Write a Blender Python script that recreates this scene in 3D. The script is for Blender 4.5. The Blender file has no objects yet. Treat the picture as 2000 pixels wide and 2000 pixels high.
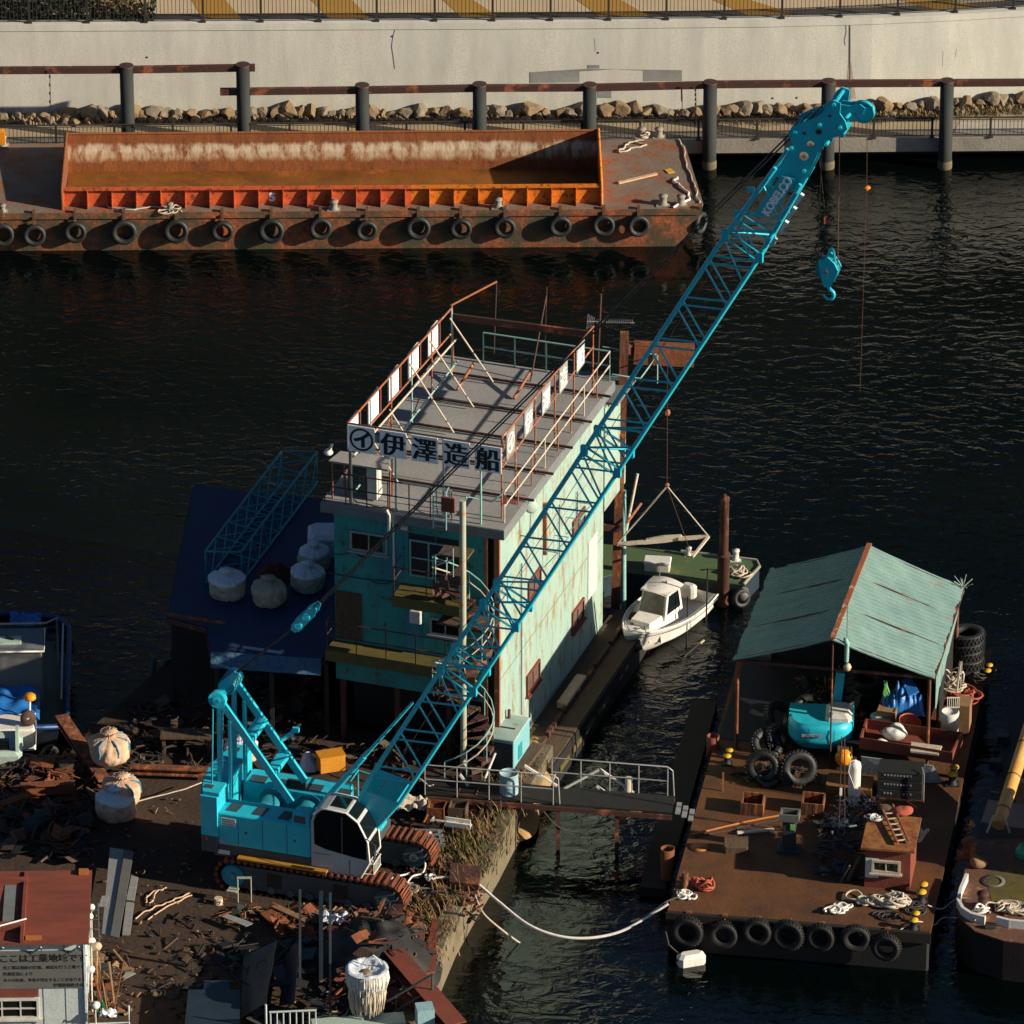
import bpy, math, random
from mathutils import Vector, Matrix, noise
R = math.radians
random.seed(7)
S = bpy.context.scene
COL = S.collection
V = Vector
# ---------------------------------------------------------------- camera, sky, sun, exposure
F, TH, D = 13930.0, R(27.3), 240.2
CAM = V((0, -D*math.cos(TH), D*math.sin(TH)))
FW = V((0, math.cos(TH), -math.sin(TH))); UP = V((0, math.sin(TH), math.cos(TH))); RT = V((1, 0, 0))
cd = bpy.data.cameras.new('camera'); cam = bpy.data.objects.new('camera', cd); COL.objects.link(cam)
cam.location = CAM; cam.rotation_euler = (R(90)-TH, 0, 0)
cd.lens = F/2000*36; cd.sensor_width = 36; cd.clip_start = 1; cd.clip_end = 3000
S.camera = cam
SUN_AZ, SUN_EL = 72.5, 20.0          # azimuth: degrees to the right of "towards the camera"
sd = V((math.sin(R(SUN_AZ))*math.cos(R(SUN_EL)), -math.cos(R(SUN_AZ))*math.cos(R(SUN_EL)), math.sin(R(SUN_EL))))
sl = bpy.data.lights.new('sun', 'SUN'); sl.energy = 5.0; sl.angle = R(0.5); sl.color = (1.0, 0.88, 0.71)
so = bpy.data.objects.new('sun', sl); COL.objects.link(so)
so.rotation_euler = sd.to_track_quat('Z', 'Y').to_euler(); so.location = (60, -20, 60)
w = bpy.data.worlds.new('World'); S.world = w; w.use_nodes = True
wt = w.node_tree; sky = wt.nodes.new('ShaderNodeTexSky'); sky.sky_type = 'NISHITA'; sky.sun_disc = False
sky.sun_elevation = R(SUN_EL); sky.sun_rotation = R(180-SUN_AZ); sky.dust_density = .4; sky.air_density = .65; sky.ozone_density = 2.5
wt.links.new(sky.outputs[0], wt.nodes['Background'].inputs[0]); wt.nodes['Background'].inputs[1].default_value = 0.05
S.view_settings.view_transform = 'Standard'; S.view_settings.look = 'None'
S.view_settings.exposure = 0.68; S.view_settings.gamma = 1.0

# ---------------------------------------------------------------- pixel -> world (measuring the photograph)
def ray(px, py): return FW*F + RT*(px-1000) + UP*(1000-py)
def W(px, py, z=0.0):
    d = ray(px, py); return CAM + d*((z-CAM.z)/d.z)
def HY(px, py, y):
    d = ray(px, py); return CAM + d*((y-CAM.y)/d.y)
def HP(px, py, p0, n):
    d = ray(px, py); return CAM + d*((p0-CAM).dot(n)/d.dot(n))

# ---------------------------------------------------------------- frames, objects
class Fr:
    def __init__(s, o, ang=0):
        s.o = V(o); s.a = R(ang); s.m = Matrix.Translation(s.o) @ Matrix.Rotation(s.a, 4, 'Z'); s.i = s.m.inverted()
    def w(s, a, b, z=0): return s.m @ V((a, b, z))
    def l(s, p): return s.i @ p
    def hit(s, px, py, axis, val):
        n = V((0, 0, 0)); n[axis] = 1
        nw = (s.m.to_3x3() @ n); p0 = V((0, 0, 0)); p0[axis] = val
        return s.i @ HP(px, py, s.m @ p0, nw)
def tag(o, label=None, cat=None, group=None, kind=None):
    if label: o['label'] = label
    if cat: o['category'] = cat
    if group: o['group'] = group
    if kind: o['kind'] = kind
    return o
def thing(name, label, cat, loc=(0, 0, 0), ang=0, group=None):
    o = bpy.data.objects.new(name, None); COL.objects.link(o); o.location = loc; o.rotation_euler = (0, 0, R(ang))
    o.empty_display_size = 0.3
    o['_fr'] = 1
    return tag(o, label, cat, group)
def copy_tree(o, parent=None):
    c = o.copy(); COL.objects.link(c)
    if parent: c.parent = parent
    for ch in [x for x in COL.objects if x.parent == o]: copy_tree(ch, c)
    return c
class MB:
    def __init__(s): s.v = []; s.f = []; s.mi = []; s.sm = []; s.m = 0; s.s = False
    def add(s, vs, fs):
        n = len(s.v); s.v += [V(v) for v in vs]
        for f in fs: s.f.append([n+i for i in f]); s.mi.append(s.m); s.sm.append(s.s)
        return s
    def para(s, o, ex, ey, ez):
        o, ex, ey, ez = V(o), V(ex), V(ey), V(ez)
        if ex.cross(ey).dot(ez) < 0: ex, ey = ey, ex
        return s.add([o, o+ex, o+ex+ey, o+ey, o+ez, o+ex+ez, o+ex+ey+ez, o+ey+ez],
              [(3, 2, 1, 0), (4, 5, 6, 7), (0, 1, 5, 4), (1, 2, 6, 5), (2, 3, 7, 6), (3, 0, 4, 7)])
    def box(s, x0, x1, y0, y1, z0, z1): return s.para((x0, y0, z0), (x1-x0, 0, 0), (0, y1-y0, 0), (0, 0, z1-z0))
    def cbox(s, c, d, ang=0, tilt=None):
        m = Matrix.Rotation(R(ang), 3, 'Z')
        if tilt: m = m @ Matrix.Rotation(R(tilt[0]), 3, 'X') @ Matrix.Rotation(R(tilt[1]), 3, 'Y')
        ex, ey, ez = m @ V((d[0], 0, 0)), m @ V((0, d[1], 0)), m @ V((0, 0, d[2]))
        return s.para(V(c)-ex/2-ey/2-ez/2, ex, ey, ez)
    def bbox(s, x0, x1, y0, y1, z0, z1, b=.03):      # box with bevelled upright and top edges
        xs = [(x0+b, y0), (x1-b, y0), (x1, y0+b), (x1, y1-b), (x1-b, y1), (x0+b, y1), (x0, y1-b), (x0, y0+b)]
        cx, cy = (x0+x1)/2, (y0+y1)/2
        def ins(p): return (p[0]+(b if p[0] < cx else -b), p[1]+(b if p[1] < cy else -b))
        vs = [(x, y, z0) for x, y in xs]+[(x, y, z1-b) for x, y in xs]+[(*ins(p), z1) for p in xs]
        fs = [tuple(range(7, -1, -1)), tuple(range(16, 24))]
        for k in (0, 8):
            for i in range(8): j = (i+1) % 8; fs.append((k+i, k+j, k+8+j, k+8+i))
        return s.add(vs, fs)
    def bar(s, a, b, w, h=None, up=(0, 0, 1)):
        a, b = V(a), V(b); h = h or w; d = (b-a); u = V(up)
        if abs(d.normalized().dot(u)) > .98: u = V((0, 1, 0))
        sx = d.cross(u).normalized()*w; sz = sx.cross(d).normalized()*h
        return s.para(a-sx/2-sz/2, d, sx, sz)
    def tube(s, pts, r, n=6, cap=True, closed=False):
        pts = [V(p) for p in pts]; N = len(pts)
        if N < 2: return s
        old = s.s; vs = []; fs = []
        t = (pts[1]-pts[0]).normalized(); u = t.orthogonal().normalized()
        for i, p in enumerate(pts):
            if closed: t2 = (pts[(i+1) % N]-pts[i-1])
            else: t2 = pts[min(i+1, N-1)]-pts[max(i-1, 0)]
            t2 = t2.normalized() if t2.length > 1e-9 else t
            u = (u-t2*u.dot(t2)); u = u.normalized() if u.length > 1e-6 else t2.orthogonal().normalized()
            v = t2.cross(u); rr = r[i] if isinstance(r, (list, tuple)) else r; t = t2
            for k in range(n):
                a = 2*math.pi*k/n; vs.append(p+(u*math.cos(a)+v*math.sin(a))*rr)
        for i in range(N if closed else N-1):
            for k in range(n):
                a, b = i*n+k, i*n+(k+1) % n; c, d = ((i+1) % N)*n+(k+1) % n, ((i+1) % N)*n+k
                fs.append((a, b, c, d))
        s.s = n > 5; s.add(vs, fs); s.s = False
        if cap and not closed: s.add(vs[:n], [tuple(range(n-1, -1, -1))]); s.add(vs[-n:], [tuple(range(n))])
        s.s = old; return s
    def lathe(s, prof, n=24, o=(0, 0, 0), ax=(0, 0, 1), smooth=True, arc=1.0):
        ax = V(ax).normalized(); u = ax.orthogonal().normalized(); 
        if abs(ax.z) > .99: u = V((1, 0, 0))
        v = ax.cross(u); vs = []; fs = []; M = len(prof); o = V(o)
        for k in range(n if arc == 1 else n+1):
            a = 2*math.pi*k/n*arc; d = u*math.cos(a)+v*math.sin(a)
            for r, z in prof: vs.append(o+d*r+ax*z)
        for k in range(n):
            k2 = (k+1) % n if arc == 1 else k+1
            for j in range(M-1): fs.append((k*M+j, k2*M+j, k2*M+j+1, k*M+j+1))
        old = s.s; s.s = smooth; s.add(vs, fs); s.s = old; return s
    def cyl(s, a, b, r, n=16, r2=None):
        a, b = V(a), V(b); L = (b-a).length; r2 = r if r2 is None else r2
        return s.lathe([(0, 0), (r, 0), (r, 0), (r2, L), (r2, L), (0, L)], n, a, b-a, True)
    def prism(s, pts, ext):
        pts = [V(p) for p in pts]; n = len(pts); e = V(ext)
        nr = V((0, 0, 0))
        for i in range(n): nr += pts[i].cross(pts[(i+1) % n])
        if nr.dot(e) < 0: pts.reverse()
        return s.add(pts+[p+e for p in pts], [tuple(range(n-1, -1, -1)), tuple(range(n, 2*n))]+[(i, (i+1) % n, n+(i+1) % n, n+i) for i in range(n)])
    def face(s, pts): return s.add(pts, [tuple(range(len(pts)))])
    def grid(s, fn, nu, nv, smooth=True):
        vs = [fn(i/nu, j/nv) for i in range(nu+1) for j in range(nv+1)]
        fs = [(i*(nv+1)+j, (i+1)*(nv+1)+j, (i+1)*(nv+1)+j+1, i*(nv+1)+j+1) for i in range(nu) for j in range(nv)]
        old = s.s; s.s = smooth; s.add(vs, fs); s.s = old; return s
    def mesh(s, name, inv=None, mats=()):
        me = bpy.data.meshes.new(name)
        vs = s.v if inv is None else [inv @ v for v in s.v]
        me.from_pydata(vs, [], s.f)
        me.polygons.foreach_set('material_index', s.mi); me.polygons.foreach_set('use_smooth', s.sm)
        for m in mats: me.materials.append(m)
        me.update(); return me
    def build(s, name, mats, parent=None, world=False, kind=None):
        """parent given: vertices are in the parent's frame (world=True: in world space). No parent: world space."""
        if not isinstance(mats, (list, tuple)): mats = [mats]
        if parent is None:
            n = len(s.v); o = V((sum(v.x for v in s.v)/n, sum(v.y for v in s.v)/n, min(v.z for v in s.v)))
            me = s.mesh(name, Matrix.Translation(-o), mats); ob = bpy.data.objects.new(name, me); ob.location = o
        else:
            inv = None
            if world: inv = wm(parent).inverted()
            me = s.mesh(name, inv, mats); ob = bpy.data.objects.new(name, me); ob.parent = parent
        COL.objects.link(ob)
        if kind: ob['kind'] = kind
        return ob
def wm(o):
    m = Matrix.Translation(o.location) @ o.rotation_euler.to_matrix().to_4x4() @ Matrix.Diagonal((*o.scale, 1))
    return (wm(o.parent) @ m) if o.parent else m
def frame_of(o): return Fr(o.location, math.degrees(o.rotation_euler.z))
def sagp(a, b, s, n=14):
    a, b = V(a), V(b); return [a.lerp(b, i/n)-V((0, 0, 4*s*(i/n)*(1-i/n))) for i in range(n+1)]
def text_mb(mb, body, o, ex, ey, size, off=0.0, thick=.004, heavy=0.0, center=False):
    """lettering as a thin solid: o = lower left corner, ex/ey = unit reading and up directions"""
    c = bpy.data.curves.new('lettering', 'FONT'); c.body = body; c.size = size; c.offset = off; c.extrude = thick/2
    c.resolution_u = 3
    if center: c.align_x = 'CENTER'
    t = bpy.data.objects.new('lettering', c); COL.objects.link(t)
    bpy.context.view_layer.update()
    me = bpy.data.meshes.new_from_object(t.evaluated_get(bpy.context.evaluated_depsgraph_get()))
    ex, ey = V(ex).normalized(), V(ey).normalized(); ez = ex.cross(ey)
    for lay, k in enumerate((0,) if not heavy else (-heavy, 0, heavy)):
        vs = [V(o)+ex*(v.co.x+k)+ey*v.co.y+ez*(v.co.z+lay*.0012+thick/2) for v in me.vertices]
        mb.add(vs, [tuple(p.vertices) for p in me.polygons])
    bpy.data.objects.remove(t); bpy.data.curves.remove(c); bpy.data.meshes.remove(me)

# ---------------------------------------------------------------- materials
def N(nt, t, **k):
    n = nt.nodes.new(t)
    for a, b in k.items():
        if a[0] == 'i' and a[1:].isdigit(): n.inputs[int(a[1:])].default_value = b
        else: setattr(n, a, b)
    return n
def ramp(nt, src, p0, p1, c0=(0, 0, 0, 1), c1=(1, 1, 1, 1)):
    r = nt.nodes.new('ShaderNodeValToRGB'); nt.links.new(src, r.inputs[0])
    r.color_ramp.elements[0].position = p0; r.color_ramp.elements[1].position = p1
    r.color_ramp.elements[0].color = c0; r.color_ramp.elements[1].color = c1; return r.outputs[0]
def mixc(nt, fac, a, b):
    m = nt.nodes.new('ShaderNodeMix'); m.data_type = 'RGBA'
    for i, x in ((0, fac), (6, a), (7, b)):
        if isinstance(x, (int, float)): m.inputs[i].default_value = x
        elif isinstance(x, (tuple, list)): m.inputs[i].default_value = (*x[:3], 1)
        else: nt.links.new(x, m.inputs[i])
    return m.outputs[2]
MATS = {}
RUST = (.14, .035, .008)
def mat(name, col, col2=None, ns=1.2, rust=0.0, rc=RUST, rs=2.5, rough=.6, metal=0.0, bump=.15, bs=None, stretch=(1, 1, 1), corr=None, soft=.08, layers=(), coat=0):
    if name in MATS: return MATS[name]
    m = bpy.data.materials.new(name); m.use_nodes = True; nt = m.node_tree; L = nt.links
    bs_ = nt.nodes['Principled BSDF']
    tc = N(nt, 'ShaderNodeTexCoord'); mp = N(nt, 'ShaderNodeMapping'); mp.inputs['Scale'].default_value = stretch
    L.new(tc.outputs['Object'], mp.inputs[0])
    n1 = N(nt, 'ShaderNodeTexNoise'); n1.inputs['Scale'].default_value = ns; n1.inputs['Detail'].default_value = 6; n1.inputs['Roughness'].default_value = .62
    L.new(mp.outputs[0], n1.inputs[0])
    c2 = col2 or tuple(x*.62 for x in col)
    out = mixc(nt, ramp(nt, n1.outputs[0], .35, .68), col, c2)
    fine = N(nt, 'ShaderNodeTexNoise'); fine.inputs['Scale'].default_value = 22; fine.inputs['Detail'].default_value = 3
    L.new(tc.outputs['Object'], fine.inputs[0])
    out = mixc(nt, ramp(nt, fine.outputs[0], .45, .75), out, tuple(x*.7 for x in col))
    rg = None
    if rust > 0:
        n2 = N(nt, 'ShaderNodeTexNoise'); n2.inputs['Scale'].default_value = rs; n2.inputs['Detail'].default_value = 9; n2.inputs['Roughness'].default_value = .7
        L.new(mp.outputs[0], n2.inputs[0])
        t = .72-rust*.45; rg = ramp(nt, n2.outputs[0], t, t+soft)
        n3 = N(nt, 'ShaderNodeTexNoise'); n3.inputs['Scale'].default_value = 7; n3.inputs['Detail'].default_value = 5; L.new(tc.outputs['Object'], n3.inputs[0])
        rcol = mixc(nt, ramp(nt, n3.outputs[0], .35, .65), rc, tuple(min(1, x*2.1) for x in rc))
        out = mixc(nt, rg, out, rcol)
    for (axis, v0, v1, lc, fac) in layers:        # bands of another colour across the thing: axis, from, to
        sep = N(nt, 'ShaderNodeSeparateXYZ'); L.new(tc.outputs['Object'], sep.inputs[0])
        ad = N(nt, 'ShaderNodeMath', operation='MULTIPLY_ADD'); L.new(n1.outputs[0], ad.inputs[0]); ad.inputs[1].default_value = (v1-v0)*1.1; L.new(sep.outputs[axis], ad.inputs[2])
        mr = N(nt, 'ShaderNodeMapRange'); L.new(ad.outputs[0], mr.inputs[0]); mr.inputs[1].default_value = v0+(v1-v0)*.35; mr.inputs[2].default_value = v0+(v1-v0)*.75
        mr2 = N(nt, 'ShaderNodeMapRange'); L.new(ad.outputs[0], mr2.inputs[0]); mr2.inputs[1].default_value = v1+(v1-v0)*.75; mr2.inputs[2].default_value = v1+(v1-v0)*.35
        mu = N(nt, 'ShaderNodeMath', operation='MULTIPLY'); L.new(mr.outputs[0], mu.inputs[0]); L.new(mr2.outputs[0], mu.inputs[1])
        mf = N(nt, 'ShaderNodeMath', operation='MULTIPLY'); L.new(mu.outputs[0], mf.inputs[0]); mf.inputs[1].default_value = fac
        out = mixc(nt, mf.outputs[0], out, lc)
    if layers:        # rust running back over the bands
        n4 = N(nt, 'ShaderNodeTexNoise'); n4.inputs['Scale'].default_value = 1.9; n4.inputs['Detail'].default_value = 9; n4.inputs['Roughness'].default_value = .75; L.new(mp.outputs[0], n4.inputs[0])
        out = mixc(nt, ramp(nt, n4.outputs[0], .46, .60), out, mixc(nt, ramp(nt, fine.outputs[0], .3, .7), col, c2))
    L.new(out, bs_.inputs['Base Color'])
    bs_.inputs['Metallic'].default_value = metal
    if rg is not None:
        mr = N(nt, 'ShaderNodeMapRange'); L.new(rg, mr.inputs[0]); mr.inputs[3].default_value = rough; mr.inputs[4].default_value = .85
        L.new(mr.outputs[0], bs_.inputs['Roughness'])
    else: bs_.inputs['Roughness'].default_value = rough
    if coat: bs_.inputs['Coat Weight'].default_value = coat; bs_.inputs['Coat Roughness'].default_value = .15
    h = N(nt, 'ShaderNodeTexNoise'); h.inputs['Scale'].default_value = bs or 9; h.inputs['Detail'].default_value = 6; L.new(mp.outputs[0], h.inputs[0])
    bp = N(nt, 'ShaderNodeBump'); bp.inputs['Strength'].default_value = bump; bp.inputs['Distance'].default_value = .04; L.new(h.outputs[0], bp.inputs['Height'])
    if corr:
        wv = N(nt, 'ShaderNodeTexWave'); wv.bands_direction = corr[0]; wv.inputs['Scale'].default_value = corr[1]
        L.new(tc.outputs['Object'], wv.inputs[0]); b2 = N(nt, 'ShaderNodeBump'); b2.inputs['Strength'].default_value = corr[2]; b2.inputs['Distance'].default_value = .05
        L.new(wv.outputs[1], b2.inputs['Height']); L.new(bp.outputs[0], b2.inputs['Normal']); L.new(b2.outputs[0], bs_.inputs['Normal'])
    else: L.new(bp.outputs[0], bs_.inputs['Normal'])
    MATS[name] = m; return m
def M_():
    m = {}
    m['wall'] = mat('pale_concrete', (.66, .64, .54), (.48, .47, .41), ns=1.1, rust=.16, rc=(.25, .22, .16), rs=.9, rough=.9, bump=.1, bs=25, stretch=(1, 1, .22), soft=.3)
    m['patch'] = mat('grey_overpaint', (.30, .30, .28), ns=.8, rough=.9)
    m['crack'] = mat('dark_crack', (.12, .10, .08), rough=.95)
    m['stain'] = mat('brown_stain', (.35, .29, .22), (.5, .46, .38), ns=2.5, rough=.95, stretch=(2, 1, .4))
    m['conc'] = mat('quay_concrete', (.30, .27, .22), (.20, .18, .14), ns=.8, rust=.2, rc=(.10, .07, .04), rs=1.5, rough=.9, bump=.35)
    m['path'] = mat('tan_paving', (.36, .28, .17), (.28, .22, .14), ns=.6, rough=.9)
    m['terrace'] = mat('beige_paving', (.55, .43, .27), (.48, .37, .23), ns=.5, rough=.9)
    m['ochre'] = mat('ochre_paving', (.42, .22, .035), (.36, .19, .03), ns=.5, rough=.9)
    m['brick'] = mat('white_brick', (.45, .42, .36), (.35, .3, .25), ns=2, rough=.9)
    m['rail'] = mat('dark_brown_paint', (.035, .028, .022), rough=.6, rust=.1)
    m['rock'] = mat('brown_rock', (.25, .165, .085), (.12, .085, .05), ns=1.6, rough=.95, bump=.8, bs=5)
    m['rock2'] = mat('grey_rock', (.24, .19, .13), (.11, .09, .065), ns=1.8, rough=.95, bump=.8, bs=5)
    m['steel'] = mat('dark_grey_steel', (.026, .031, .028), (.016, .019, .018), rust=.25, rc=(.06, .03, .02), rs=1.6, rough=.85, stretch=(1, 1, .5))
    m['beam'] = mat('rust_brown_steel', (.07, .025, .016), (.04, .018, .014), rust=.4, rc=(.16, .045, .018), rs=1.2, rough=.75)
    m['rusty'] = mat('rust_orange_steel', (.20, .055, .014), (.12, .035, .012), ns=2, rust=.5, rc=(.10, .03, .01), rough=.85, bump=.4)
    m['pile'] = mat('rusted_pile', (.15, .05, .02), (.06, .022, .012), ns=2, rust=.5, rc=(.17, .055, .014), rs=3.5, rough=.9, stretch=(1, 1, .3), bump=.5)
    m['trk'] = mat('rusty_track_steel', (.20, .05, .016), (.09, .028, .012), ns=3, rust=.3, rc=(.2, .06, .02), rough=.8, bump=.3)
    m['hull'] = mat('rusty_hull', (.08, .05, .025), (.045, .06, .028), ns=.9, rust=.62, rc=(.19, .05, .016), rs=1.1, rough=.75, bump=.35, soft=.2)
    m['deck'] = mat('rusty_deck', (.20, .15, .11), (.13, .095, .07), ns=.9, rust=.5, rc=(.16, .05, .014), rs=.9, rough=.8, bump=.3, soft=.12)
    m['hopin'] = mat('hopper_inside', (.32, .10, .024), (.16, .048, .013), ns=2.6, rust=.42, rc=(.11, .03, .009), rs=2, rough=.7, stretch=(1, 1, .4), layers=((2, -.12, .42, (.60, .47, .30), .8), (2, .16, .50, (.72, .62, .46), .6)), bump=.3)
    m['hopfl'] = mat('hopper_floor', (.26, .095, .014), (.10, .04, .01), ns=.7, rust=.4, rc=(.3, .07, .01), rs=.6, rough=.45, bump=.3, soft=.3)
    m['orange'] = mat('orange_paint', (.70, .20, .008), (.55, .13, .006), ns=2.5, rust=.40, rc=(.09, .022, .006), rs=5, rough=.6)
    m['ored'] = mat('red_orange_paint', (.62, .115, .03), (.42, .07, .018), ns=2.5, rust=.40, rc=(.09, .02, .006), rs=5, rough=.6)
    m['cyan'] = mat('cyan_crane_paint', (.024, .50, .61), (.018, .40, .52), ns=1.6, rough=.36, bump=.05, rust=.22, rc=(.02, .12, .13), rs=4, soft=.15)
    m['cyand'] = mat('old_cyan_paint', (.02, .27, .33), (.02, .2, .26), ns=2, rust=.15, rough=.5)
    m['greyp'] = mat('dark_grey_paint', (.05, .07, .08), ns=1, rough=.5, bump=.03)
    m['cabw'] = mat('light_grey_paint', (.46, .47, .47), (.37, .38, .38), ns=1, rough=.35, bump=.03)
    m['glass'] = mat('dark_glass', (.006, .010, .010), rough=.12, bump=0, ns=1)
    m['black'] = mat('black_rubber', (.008, .008, .008), (.014, .013, .011), ns=3, rough=.75, bump=.2)
    m['tyre'] = mat('black_tyre_rubber', (.009, .012, .013), (.02, .02, .017), ns=4, rough=.6, bump=.2)
    m['wire'] = mat('dark_wire', (.02, .018, .016), rough=.6)
    m['wirer'] = mat('brown_wire', (.12, .05, .025), rough=.7)
    m['rope'] = mat('pale_rope', (.55, .47, .36), (.38, .32, .24), ns=6, rough=.95)
    m['ropew'] = mat('white_rope', (.75, .72, .64), (.6, .56, .5), ns=6, rough=.95)
    m['roper'] = mat('red_rope', (.42, .09, .05), (.3, .06, .04), ns=6, rough=.95)
    m['ropeb'] = mat('dark_rope', (.07, .06, .05), (.04, .035, .03), ns=6, rough=.95)
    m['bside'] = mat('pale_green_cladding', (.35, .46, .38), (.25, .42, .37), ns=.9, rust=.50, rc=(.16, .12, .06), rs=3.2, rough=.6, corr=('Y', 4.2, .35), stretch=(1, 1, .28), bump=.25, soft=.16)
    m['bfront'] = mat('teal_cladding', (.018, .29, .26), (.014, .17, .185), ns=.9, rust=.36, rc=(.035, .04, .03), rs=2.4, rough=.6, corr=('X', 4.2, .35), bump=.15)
    m['signg'] = mat('weathered_grey_board', (.30, .30, .28), (.2, .2, .19), ns=4, rough=.6, bump=.02)
    m['pinkp'] = mat('dusty_pink_pane', (.17, .11, .09), (.09, .07, .06), ns=2, rough=.3)
    m['roof'] = mat('grey_roof_coating', (.29, .28, .26), (.21, .205, .19), ns=.6, rust=.22, rc=(.20, .12, .07), rs=.8, rough=.85, soft=.25, bump=.2)
    m['slab'] = mat('grey_eave', (.16, .18, .18), (.12, .13, .13), ns=1.5, rust=.15, rough=.8)
    m['sign'] = mat('white_sign_board', (.90, .90, .88), (.85, .86, .85), ns=2, rough=.5, bump=.02)
    m['ink'] = mat('black_lettering', (.008, .009, .012), rough=.6, bump=0)
    m['rrust'] = mat('orange_rust_rail', (.34, .11, .045), (.22, .07, .03), ns=4, rust=.3, rc=(.45, .33, .22), rs=3, rough=.75)
    m['rwht'] = mat('worn_cream_rail', (.55, .47, .36), (.45, .40, .3), ns=4, rust=.33, rc=(.25, .08, .03), rs=4, rough=.7)
    m['rteal'] = mat('pale_teal_rail', (.20, .42, .38), (.3, .45, .4), ns=4, rust=.2, rc=(.2, .08, .04), rough=.7)
    m['ptan'] = mat('cream_teal_pole', (.33, .38, .30), (.36, .34, .22), ns=2, rust=.42, rc=(.28, .12, .03), rough=.7)
    m['yel'] = mat('yellow_paint', (.12, .09, .015), (.07, .06, .013), ns=1.5, rust=.42, rc=(.04, .03, .012), rough=.7)
    m['yell'] = mat('bright_yellow_paint', (.65, .38, .01), (.6, .33, .01), ns=1.5, rough=.6)
    m['wood'] = mat('weathered_wood', (.10, .06, .032), (.05, .032, .02), ns=3, rough=.9, stretch=(4, .6, 1), bump=.4)
    m['woodl'] = mat('light_wood', (.28, .16, .07), (.18, .10, .045), ns=3, rough=.85)
    m['tarp'] = mat('dark_blue_sheeting', (.004, .026, .085), (.003, .018, .055), ns=1, rough=.65, bump=.15, corr=('X', 1.1, .08))
    m['tarpb'] = mat('bright_blue_tarp', (.02, .17, .50), (.015, .12, .38), ns=2, rough=.45, bump=.5)
    m['sack'] = mat('cream_canvas', (.50, .41, .30), (.34, .27, .2), ns=4, rough=.9, bump=.5, bs=16)
    m['sackp'] = mat('peach_canvas', (.62, .42, .27), (.44, .29, .18), ns=4, rough=.9, bump=.5, bs=16)
    m['liner'] = mat('white_plastic_liner', (.62, .66, .70), (.5, .54, .6), ns=3, rough=.4, bump=.5, bs=9)
    m['white'] = mat('white_gelcoat', (.78, .74, .66), (.70, .66, .58), ns=1.5, rough=.3, bump=.02)
    m['whited'] = mat('dirty_white', (.62, .60, .55), (.45, .42, .36), ns=3, rough=.7)
    m['net'] = mat('dark_red_net', (.10, .015, .01), (.05, .01, .01), ns=5, rough=.95, bump=.8)
    m['ground'] = mat('brown_dirt', (.055, .027, .012), (.022, .012, .006), ns=.8, rust=.3, rc=(.02, .015, .012), rs=1.4, rough=.95, bump=.7, bs=6, soft=.2)
    m['deckb'] = mat('brown_work_deck', (.13, .046, .010), (.05, .02, .007), ns=.8, rust=.35, rc=(.03, .014, .006), rs=.8, rough=.75, bump=.35, soft=.25)
    m['dark'] = mat('dark_hull_paint', (.007, .008, .009), (.012, .009, .006), ns=1, rough=.7)
    m['navy'] = mat('navy_hull_paint', (.004, .008, .02), (.003, .005, .011), ns=1, rough=.6)
    m['straw'] = mat('dry_straw', (.38, .24, .09), (.28, .18, .07), ns=3, rough=.95, bump=1, bs=12)
    m['weed'] = mat('green_weed', (.07, .085, .02), (.10, .09, .03), ns=3, rough=.9)
    m['weedd'] = mat('dry_weed', (.30, .17, .07), (.18, .10, .045), ns=3, rough=.9)
    m['leaf'] = mat('dark_hedge_leaf', (.03, .045, .018), (.05, .05, .02), ns=3, rough=.9)
    m['leafd'] = mat('dry_hedge_leaf', (.25, .17, .08), (.18, .12, .05), ns=3, rough=.9)
    m['shed'] = mat('pale_teal_sheeting', (.20, .33, .29), (.14, .25, .23), ns=1.2, rust=.27, rc=(.20, .11, .07), rs=2.2, rough=.6, corr=('Y', 3.0, .6), bump=.2, stretch=(.35, 1.6, 1))
    m['redr'] = mat('red_oxide_roof', (.22, .05, .026), (.12, .03, .018), ns=2, rust=.33, rc=(.10, .03, .016), rs=3, rough=.75, stretch=(.3, 1, 1))
    m['offw'] = mat('pale_grey_cladding', (.50, .55, .53), (.42, .48, .47), ns=3, rust=.12, rc=(.3, .25, .18), rough=.75)
    m['sboard'] = mat('grey_notice_board', (.13, .13, .115), (.10, .10, .09), ns=1, rough=.6, bump=.02)
    m['gbox'] = mat('light_blue_box', (.16, .42, .45), (.24, .42, .40), ns=1.5, rust=.22, rc=(.2, .12, .05), rough=.6)
    m['gboxl'] = mat('worn_blue_lid', (.36, .47, .42), (.25, .38, .36), ns=2, rust=.3, rc=(.2, .12, .05), rough=.7)
    m['drum'] = mat('pale_blue_drum', (.25, .42, .45), (.3, .42, .42), ns=2, rust=.2, rough=.55)
    m['drumw'] = mat('cream_drum', (.60, .47, .32), (.5, .38, .25), ns=2, rust=.15, rough=.6)
    m['silver'] = mat('grey_metal', (.34, .34, .33), (.28, .28, .27), ns=3, rust=.12, rough=.45, metal=.3)
    m['redb'] = mat('red_brown_paint', (.20, .045, .022), (.14, .035, .02), ns=2, rust=.3, rc=(.1, .04, .02), rough=.75)
    m['grass'] = mat('green_deck_paint', (.05, .115, .045), (.09, .11, .03), ns=1.4, rust=.32, rc=(.22, .10, .02), rs=1.2, rough=.8, soft=.2)
    m['bluep'] = mat('blue_boat_paint', (.006, .05, .18), (.005, .03, .1), ns=1.5, rough=.45)
    m['olive'] = mat('olive_deck_paint', (.10, .115, .06), (.07, .09, .06), ns=1.5, rough=.7)
    m['mint'] = mat('pale_mint_paint', (.40, .50, .42), (.33, .43, .37), ns=2, rough=.5)
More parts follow.
